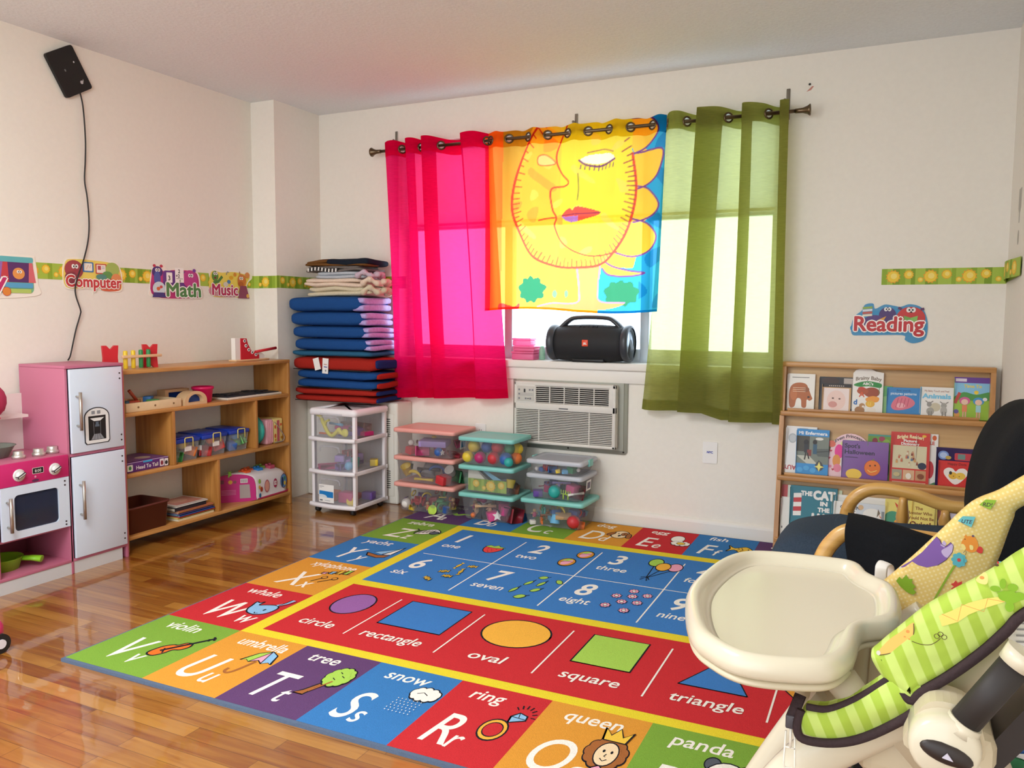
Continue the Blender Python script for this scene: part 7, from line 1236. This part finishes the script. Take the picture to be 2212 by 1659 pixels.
    m = MB(); m.tube([(.080, 1.02, .70), (.0865, 1.02, .712)], [.021, .0185], CR, 18); part(m, 'tube_socket', t); m = MB(); m.tube([(.1305, 1.02, .786), (.140, 1.02, .802)], [.0185, .02], CR, 18); part(m, 'tube_cap', t)
    for nm, P_, r_ in (('front_leg', [(.03, .675), (-.013, .638), (-.09, .568), (-.16, .46), (-.26, .27), (-.36, .03)], .027), ('rear_leg', [(.07, .67), (.12, .55), (.20, .36), (.29, .14), (.34, .03)], .024)):
        for y, dx in ((1.115, 0), (1.46, .035 if nm == 'front_leg' else 0)):
            m = MB(); q = [(x + dx, y, z) for x, z in spline(P_, 5)]; m.tube(q, [r_ * (1.1 - .2 * k / len(q)) for k in range(len(q))], CR, 18, flat=(1.15, .75), up=(0, 1, 0)); part(m, nm, t)
            m = MB(); x, z = P_[-1]; m.box((x + dx - .03, y - .02, .0125), (x + dx + .03, y + .02, .035), DKB, .006); part(m, 'foot', t)
    m = MB(); m.tube([(-.29, 1.115, .20), (-.255, 1.46, .20)], .012, CR2, 12); part(m, 'cross_bar', t)
    m = MB(); CLW = mat('#efe9dc', .4); x, y = -.106, 1.07
    m.box((x - .007, y - .003, .634), (x + .007, y + .003, .652), mat('#4a464c', .5), .002); m.tube([(x - .006, y, .63), (x - .0075, y, .585), (x - .006, y, .58), (x + .006, y, .58), (x + .0065, y, .585), (x + .005, y, .63)], .0013, CLW, 6); m.tube([(x, y, .634), (x, y, .608)], .0018, CLW, 6); m.tube([(x - .006, y, .608), (x + .006, y, .608)], .0013, CLW, 6); part(m, 'strap_buckle', t, 'white buckle on a dark strap')
    m = MB(); m.tube([(-.097, 1.085, .675), (-.102, 1.075, .66), (-.106, 1.07, .648)], .006, PIP, 8, flat=(1.4, .4)); part(m, 'strap', t)
highchair()
# ================================================================== things behind the high chair
t = thing('metal_stand', 'black metal tube stand on the floor behind the high chair', 'stand', (-.03, 1.85, 0)); BM = mat('#15171c', .18, .6)
for x in (-.035, .012):
    m = MB(); m.tube(spline([(x, 1.85, .013), (x - .002, 1.85, .2), (x + .012, 1.85, .30), (x + .06, 1.86, .335), (x + .16, 1.86, .34)], 5), .019, BM, 12); part(m, 'leg', t)
m = MB(); m.box((-.08, 1.79, .012), (.06, 1.91, .02), BM, .003); part(m, 'foot_plate', t)
t = thing('toy_crate', 'white plastic crate with small toys behind the high chair', 'crate', (.2, 1.78, 0)); WC = mat('#e6e2de', .45)
m = MB()
for a, b in (((.09, 1.68, .012), (.36, 1.69, .31)), ((.09, 1.87, .012), (.36, 1.88, .31)), ((.09, 1.68, .012), (.10, 1.88, .31)), ((.35, 1.68, .012), (.36, 1.88, .31)), ((.09, 1.68, .012), (.36, 1.88, .03))): m.box(a, b, WC, .003)
part(m, 'walls', t)
m = MB()
for y in (1.672, 1.888): m.box((.082, y - .008, .296), (.368, y + .008, .316), WC, .004)
for x in (.082, .368): m.box((x - .008, 1.672, .296), (x + .008, 1.888, .316), WC, .004)
part(m, 'rim', t)
for kind, col, p, s in (('block', 'black', (.15, 1.74, .24), .05), ('cup', 'green', (.23, 1.73, .25), .045), ('ball', 'orange', (.30, 1.74, .24), .04), ('block', 'white', (.30, 1.82, .25), .05), ('block', 'purple', (.18, 1.82, .25), .045), ('stick', 'blue', (.25, 1.76, .33), .06)):
    toy(kind, col, (p[0], p[1], .031 if kind != 'stick' else p[2]) if False else p, s, 'the white crate', 'toys in the white crate', .3)
# ================================================================== alphabet rug
RG, RO, RP, RB, RR_, RY = [rugm(h) for h in ('#7ea840', '#de9a3c', '#634470', '#3d7cbc', '#c93238', '#ead638')]
RBN = rugm('#427fc6'); RW = rugm('#f6f2ea'); RK = rugm('#20222a'); RBIND = rugm('#5f6f88'); RPUR = rugm('#9a66a8'); RPK = rugm('#f0a8c4'); RLB = rugm('#8fbfe6'); RLG = rugm('#a9d35a'); RBR = rugm('#a8693a'); ROR = rugm('#e8742e'); RYL = rugm('#f2c84a'); RRD = rugm('#e84a4a'); RSK = rugm('#f6dcb4'); RGO = rugm('#f4b648'); RGY = rugm('#5a5f6a')
def xf(items, ox, oy, sx, sy):
    out = []
    for it in items:
        k = it[0]
        if k == 'p': out.append(('p', [(ox + x * sx, oy + y * sy) for x, y in it[1]], it[2]))
        elif k == 'l': out.append(('l', [(ox + x * sx, oy + y * sy) for x, y in it[1]], it[2] * sx, it[3]))
        elif k == 'e':
            a = it[6] if len(it) > 6 else 0
            out.append(('p', [(ox + (it[1] + it[3] * math.cos(t) * math.cos(a) - it[4] * math.sin(t) * math.sin(a)) * sx, oy + (it[2] + it[3] * math.cos(t) * math.sin(a) + it[4] * math.sin(t) * math.cos(a)) * sy) for t in [2 * PI * j / 20 for j in range(20)]], it[5]))
    return out
def OE(cx, cy, rx, ry, m, rot=0, o=.028): return oell(cx, cy, rx, ry, m, RK, o, rot)
def OP(pts, m, o=.05, sm=0): 
    if sm: pts = spline(pts, sm, True)
    return opoly(pts, m, RK, o)
def LN(pts, w_=.05, m=None, sm=0): return [('l', spline(pts, sm) if sm else pts, w_, m or RK)]
def scall(cx, cy, rx, ry, n, d=.12): return [(cx + rx * (1 + (d if j % 2 else -d)) * math.cos(PI * j / n), cy + ry * (1 + (d if j % 2 else -d)) * math.sin(PI * j / n)) for j in range(2 * n)]
def puff(cx, cy, rx, ry, n, r, m, o=.03):
    P = [(cx + rx * math.cos(2 * PI * k / n + .3), cy + ry * math.sin(2 * PI * k / n + .3)) for k in range(n)]
    return [('e', x, y, r + o, r * .9 + o, RK) for x, y in P] + [('e', x, y, r, r * .9, m) for x, y in P] + [('e', cx, cy, rx, ry, m)]
def leafp(x, y, s, a): 
    ca, sa = math.cos(a), math.sin(a); f = lambda px, py: (x + (px * ca - py * sa) * s, y + (px * sa + py * ca) * s)
    return OP([f(-.5, 0), f(-.2, .22), f(.2, .2), f(.5, 0), f(.2, -.22), f(-.2, -.2)], RLG, .02, 3) + LN([f(.4, 0), f(.75, .1)], .025)
def candy(x, y, a):
    ca, sa = math.cos(a), math.sin(a); f = lambda px, py: (x + px * ca - py * sa, y + px * sa + py * ca)
    return OP([f(-.07, 0), f(-.14, .06), f(-.14, -.06)], RYL, .014) + OP([f(.07, 0), f(.14, .06), f(.14, -.06)], RYL, .014) + OE(x, y, .075, .05, RYL, a, .012) + LN([f(-.02, -.045), f(-.02, .045)], .02) + LN([f(.03, -.045), f(.03, .045)], .02)
PIC = {
 'violin': OP([(.05, .12), (.12, .02), (.32, .02), (.45, .16), (.5, .3), (.66, .36), (.74, .5), (.66, .62), (.5, .6), (.4, .48), (.28, .46), (.12, .34)], ROR, .05, 4) + LN([(.25, .2), (.95, .95)], .09) + LN([(.85, .98), (1.0, .86)], .06) + LN([(.82, .88), (.9, .8)], .05) + LN([(.25, .3), (.4, .15)], .04),
 'umbrella': OP([(.0, .5), (.2, .8), (.5, .95), (.8, .85), (1.0, .55), (.85, .6), (.7, .52), (.5, .6), (.3, .5), (.15, .56)], RPK, .05) + [('p', [(.02, .5), (.2, .8), (.48, .94), (.3, .5), (.15, .56)], RLG), ('p', [(.52, .94), (.8, .85), (.98, .56), (.85, .6), (.7, .52)], RLB)] + LN([(.02, .5), (.2, .8), (.5, .95), (.8, .85), (.98, .55)], .04) + LN([(.5, .93), (.3, .5)], .03) + LN([(.5, .93), (.7, .52)], .03) + LN([(.5, .55), (.4, .2), (.28, .06), (.14, .1), (.12, .2)], .09, RBR, 4),
 'tree': OP([(.05, .0), (.35, .0), (.42, .25), (.62, .5), (.45, .5), (.32, .3), (.2, .12)], RBR, .05) + puff(.62, .66, .26, .21, 11, .12, RLG) + LN([(.5, .6), (.62, .55)], .03) + LN([(.66, .7), (.78, .66)], .03) + LN([(.5, .8), (.6, .76)], .03) + LN([(.38, .1), (.62, .5)], .06, RBR),
 'snow': puff(.62, .74, .28, .1, 9, .12, RW) + LN([(.4, .72), (.55, .78), (.7, .72)], .03) + [('e', .1 + .11 * (k % 7) + .03 * (k // 7 % 2), .5 - .075 * (k // 7), .013, .013, RW) for k in range(42)],
 'ring': [('e', .35, .3, .35, .3, RK), ('e', .35, .3, .31, .265, RGO), ('e', .35, .3, .24, .2, RK), ('e', .35, .3, .215, .175, RR_)] + OP([(.52, .55), (.48, .72), (.62, .85), (.85, .8), (.88, .68)], RLB, .05) + LN([(.48, .72), (.88, .7)], .03) + LN([(.62, .85), (.68, .72)], .02) + sum([LN([(.7 + .24 * math.cos(a), .78 + .2 * math.sin(a)), (.7 + .36 * math.cos(a), .78 + .3 * math.sin(a))], .035) for a in (0, .4, .8, 1.2, 1.6, 2.0, 2.4)], []),
 'queen': puff(.5, .38, .34, .25, 11, .14, RBR) + OE(.52, .36, .24, .27, RSK) + OP([(.25, .68), (.18, .98), (.38, .82), (.52, 1.02), (.66, .82), (.86, .98), (.78, .68)], RYL, .05) + [('e', .44, .42, .03, .035, RK), ('e', .62, .42, .03, .035, RK)] + LN([(.44, .24), (.52, .19), (.6, .24)], .03) + LN([(.53, .36), (.5, .3), (.54, .29)], .025) + OP([(.38, .0), (.52, .08), (.66, .0), (.6, -.1), (.44, -.1)], RPK, .04),
 'panda': OE(.15, .72, .16, .14, RGY) + OE(.86, .66, .16, .14, RGY) + OE(.5, .42, .46, .38, RW) + OE(.34, .46, .1, .12, RGY) + OE(.66, .46, .1, .12, RGY) + [('e', .5, .28, .07, .05, RK)],
 'whale': OP([(.08, .42), (.0, .62), (.14, .6), (.22, .68), (.24, .5), (.42, .56), (.72, .62), (.9, .5), (.86, .22), (.6, .08), (.3, .12), (.14, .26)], RLB, .05, 4) + LN([(.72, .62), (.86, .78), (.92, .98)], .1, RLB) + LN([(.76, .64), (.82, .8), (.84, .98)], .04) + LN([(.84, .62), (.98, .8), (1.02, .95)], .04) + [('e', .64, .34, .03, .05, RK)] + LN([(.5, .18), (.56, .12), (.64, .16)], .03),
 'xylophone': sum([OP([(.02 + k * .22, .55 + k * .05), (.02 + k * .22, .66 + k * .1), (.17 + k * .22, .7 + k * .1), (.17 + k * .22, .55 + k * .05)], [RPK, RLB, RYL, RLG][k], .045) for k in range(4)], []) + LN([(.0, .62), (.95, .74)], .03) + LN([(.2, .05), (.36, .32)], .04) + OE(.38, .36, .07, .06, RO) + LN([(.45, .05), (.72, .34)], .04) + OE(.75, .38, .07, .06, RO),
 'yacht': OP([(.0, .3), (.15, .1), (.6, .02), (.85, .1), (.9, .3), (.5, .2)], RBR, .05) + OP([(.92, .98), (.9, .35), (.62, .28)], RW, .04) + OP([(.84, .8), (.2, .38), (.58, .28)], RLB, .04),
 'zebra': OP([(.1, .2), (.3, .55), (.65, .75), (.95, .6), (1.0, .4), (.75, .35), (.5, .2)], RW, .05, 3) + [('p', [(.1 + k * .13, .2 + k * .05), (.16 + k * .13, .2 + k * .05), (.3 + k * .11, .55 + k * .03), (.24 + k * .11, .52 + k * .03)], RK) for k in range(5)] + OE(.82, .42, .16, .13, RGY) + LN([(.3, .55), (.0, .35), (.1, .5), (-.05, .6)], .06),
 'apple': [('l', spline([(.0, .5), (.25, .35), (.5, .5), (.8, .45)], 5), .22, RLG)],
 'dog': OP([(.2, .2), (.14, .55), (.4, .78), (.72, .72), (.86, .5), (.78, .2), (.5, .08)], RSK, .05, 4) + OP([(.2, .62), (.02, .5), (-.05, .3), (.1, .25), (.24, .45)], RBR, .04, 3) + OP([(.78, .6), (.98, .5), (1.05, .2), (.88, .18), (.78, .4)], RBR, .04, 3) + OE(.66, .5, .12, .13, RBR) + [('e', .4, .5, .03, .04, RK), ('e', .66, .5, .03, .04, RK), ('e', .52, .32, .07, .06, RK)] + LN([(.52, .32), (.52, .2)], .03),
 'egg': OE(.4, .68, .28, .28, RW) + puff(.66, .28, .3, .13, 9, .1, RW) + OE(.68, .28, .16, .09, RYL),
 'fish': OP([(.02, .15), (.3, .35), (.6, .15), (.95, .3), (1.0, .5), (.7, .7), (.3, .5), (.02, .7), (.12, .42)], RYL, .05, 3) + LN([(.4, .3), (.5, .45), (.4, .55)], .03) + LN([(.55, .25), (.65, .4), (.55, .58)], .03) + [('e', .85, .48, .03, .04, RK)],
 'berry': OP([(.08, .6), (.2, .2), (.5, .02), (.82, .22), (.95, .62), (.5, .74)], RRD, .05, 4) + OP([(.02, .66), (.2, .84), (.4, .76), (.55, .92), (.7, .78), (.98, .74), (.8, .62), (.5, .58), (.25, .6)], RLG, .04) + [('e', x, y, .018, .03, RK) for x, y in ((.3, .45), (.5, .4), (.7, .46), (.4, .25), (.6, .25), (.5, .12))],
 'balls': sum([OE(cx, cy, .24, .17, RO) + [('e', cx, cy, .12, .165, RPK, -.9)] + [('p', [(cx - .22, cy + .05), (cx - .05, cy + .16), (cx + .12, cy + .14), (cx - .02, cy + .05)], RLG)] + LN([(cx - .2, cy - .02), (cx, cy + .04), (cx + .2, cy + .02)], .025, None, 3) for cx, cy in ((.62, .75), (.36, .3))], []),
 'balloons': LN([(.22, .68), (.3, .12)], .03) + LN([(.5, .55), (.3, .12)], .03) + LN([(.84, .6), (.3, .12)], .03) + OE(.84, .72, .2, .17, RPK) + OE(.2, .84, .2, .17, RLG) + OE(.5, .68, .2, .17, RGO) + LN([(.15, .12), (.3, .18), (.42, .06)], .04) + LN([(.18, .02), (.3, .15), (.38, .0)], .03),
 'candies': sum([candy(*q) for q in ((.32, .86, 1.5), (.74, .9, .1), (.2, .55, .2), (.66, .62, -1.2), (.5, .38, .0), (.1, .18, -.3))], []),
 'leaves': sum([leafp(*q) for q in ((.4, .9, .26, .2), (.95, .82, .26, -.4), (.2, .62, .24, .9), (.55, .65, .24, 1.0), (.6, .4, .26, .5), (.05, .3, .24, 1.1), (.42, .1, .3, .3))], []),
 'flowers': sum([OP(scall(x, y, .13, .075, 8, .14), RPK, .022) + OE(x, y, .045, .028, RW, 0, .014) for x, y in ((.42, .92), (.85, .82), (.5, .72), (.1, .66), (.75, .52), (.36, .48), (.05, .28), (.6, .2))], [])}
RT = 0.011
def rug():
    c0, cu, c1, cv = .3664, .3081, .4427, .4135
    U = [0, c0] + [c0 + cu * k for k in range(1, 8)] + [2 * c0 + 7 * cu]; Vv = [0, c1] + [c1 + cv * k for k in range(1, 5)] + [2.512]
    m = MB(); th = .009; O = V((-2.4903, 1.7145, 0)); ex = V((math.cos(th), math.sin(th), 0)); ey = V((-math.sin(th), math.cos(th), 0))
    F = lambda x, y, h: O + ex * x + ey * y + V((0, 0, RT + h))
    W_, L_ = U[-1], Vv[-1]
    m.prism([(0, 0), (W_, 0), (W_, L_), (0, L_)], O, ex, ey, RT, RBIND)
    b = .012
    seq = [('V', 'violin', RG), ('U', 'umbrella', RO), ('T', 'tree', RP), ('S', 'snow', RB), ('R', 'ring', RR_), ('Q', 'queen', RO), ('P', 'panda', RG), ('O', 'owl', RP), ('N', 'nest', RB)]
    cells = [(i, 0) + s for i, s in enumerate(seq)]
    cells += [(0, j + 1) + s for j, s in enumerate([('W', 'whale', RR_), ('X', 'xylophone', RO), ('Y', 'yacht', RB), ('Z', 'zebra', RG), ('A', 'apple', RP)])]
    cells += [(i + 1, 5) + s for i, s in enumerate([('B', 'ball', RB), ('C', 'car', RG), ('D', 'dog', RO), ('E', 'egg', RR_), ('F', 'fish', RB), ('G', 'grapes', RP), ('H', 'hat', RG), ('I', 'ice', RO)])]
    cells += [(8, 4 - j) + s for j, s in enumerate([('J', 'jam', RR_), ('K', 'key', RB), ('L', 'lion', RG), ('M', 'moon', RR_)])]
    m.art(F, [('p', [(U[1], Vv[1]), (U[8], Vv[1]), (U[8], Vv[5]), (U[1], Vv[5])], RY)], .0002, 0)
    for i, j, L, word_, col in cells:
        x0, x1, y0, y1 = U[i], U[i + 1], Vv[j], Vv[j + 1]
        if i == 0: x0 += b * .5
        if j == 0: y0 += b
        if j == 5: y1 -= b * .5
        if i == 8: x1 -= b * .5
        w_, h_ = x1 - x0, y1 - y0
        it = [('p', [(x0, y0), (x1, y0), (x1, y1), (x0, y1)], col)]
        it.append(text(word_, x0 + w_ * .22, y1 - h_ * .21, .072, RW, bold=.012, shear=.16, sy=1.22, **({'w': w_ * .66} if len(word_) > 6 else {})))
        lx = x0 + w_ * (.26 if w_ > .33 else .18)
        it.append(text(L, lx, y0 + h_ * .155, .15, RW, bold=.006, shear=.22, sy=1.62))
        wide = glyphs(L, .006, .22)[2] * .15 - .012
        it.append(text(L.lower(), lx + wide, y0 + h_ * .145, .095, RW, bold=.006, shear=.2, sy=1.5))
        pc = PIC.get(word_)
        if pc: it += xf(pc, x0 + w_ * (.57 if w_ > .33 else .58), y0 + h_ * .31, w_ * .39, h_ * .5)
        m.art(F, it, .0003, .00008)
    a0, a1 = U[1] + .061, U[8] - .061
    blue = (1.109, 2.03); red = (.492, 1.049)
    it = [('p', [(a0, blue[0]), (a1, blue[0]), (a1, blue[1]), (a0, blue[1])], RBN), ('p', [(a0, red[0]), (a1, red[0]), (a1, red[1]), (a0, red[1])], RR_)]
    cw = (a1 - a0) / 5; mid = 1.565
    it.append(('l', [(a0 + .035, mid), (a1 - .035, mid)], .006, RW))
    for k in range(1, 5): it.append(('l', [(a0 + cw * k, blue[0] + .045), (a0 + cw * k, blue[1] - .07)], .006, RW))
    for k in range(6): 
        x = (.72, 1.098, 1.466, 1.833, 2.2)[k] if k < 5 else None
        if x: it.append(('l', [(x, .583), (x, .975)], .006, RW))
    m.art(F, it, .0004, .0001)
    names = ['one', 'two', 'three', 'four', 'five', 'six', 'seven', 'eight', 'nine', 'ten']; pics = ['berry', 'balls', 'balloons', None, None, 'candies', 'leaves', 'flowers', None, None]
    for k in range(10):
        x0 = a0 + cw * (k % 5); y0 = mid if k < 5 else blue[0]; it = []
        it.append(text(str(k + 1), x0 + .075, y0 + .24, .145, RW, bold=.02, shear=.14, sy=1.4)); it.append(text(names[k], x0 + .05, y0 + .14, .066, RW, bold=.012, shear=.14, sy=1.3))
        if pics[k]: it += xf(PIC[pics[k]], x0 + (.25 if k < 3 else .235), y0 + (.14 if k == 0 else .075), .11 if k == 0 else .155, .15 if k == 0 else .33)
        m.art(F, it, .0008, .00008)
    def shp(pts, col): return [('p', pts, col), ('l', pts + pts[:2], .007, RK)]
    it = shp(circ(.572, .85, .08, 28, .113), RPUR) + shp([(.77, .725), (1.04, .725), (1.04, .978), (.77, .978)], RBN) + shp(circ(1.285, .86, .128, 32, .127), RGO) + shp([(1.546, .727), (1.752, .727), (1.752, .976), (1.546, .976)], RLG) + shp([(1.912, .72), (2.125, .72), (2.02, .97)], RBN) + shp([(2.29, .72), (2.38, .85), (2.29, .98), (2.2, .85)], RO)
    for n_, x, w_ in (('circle', .572, .15), ('rectangle', .9, .25), ('oval', 1.285, .135), ('square', 1.65, .2), ('triangle', 2.02, .22), ('diamond', 2.345, .17)):
        it.append(text(n_, x, .6, .1, RW, bold=.012, shear=.14, sy=.85, al='c', w=w_))
    m.art(F, it, .0008, .00008)
    return single(m, 'alphabet_rug', 'large rug of coloured alphabet squares, numbers and shapes on the wood floor', 'rug', (-1.05, 2.97, 0))
rug()
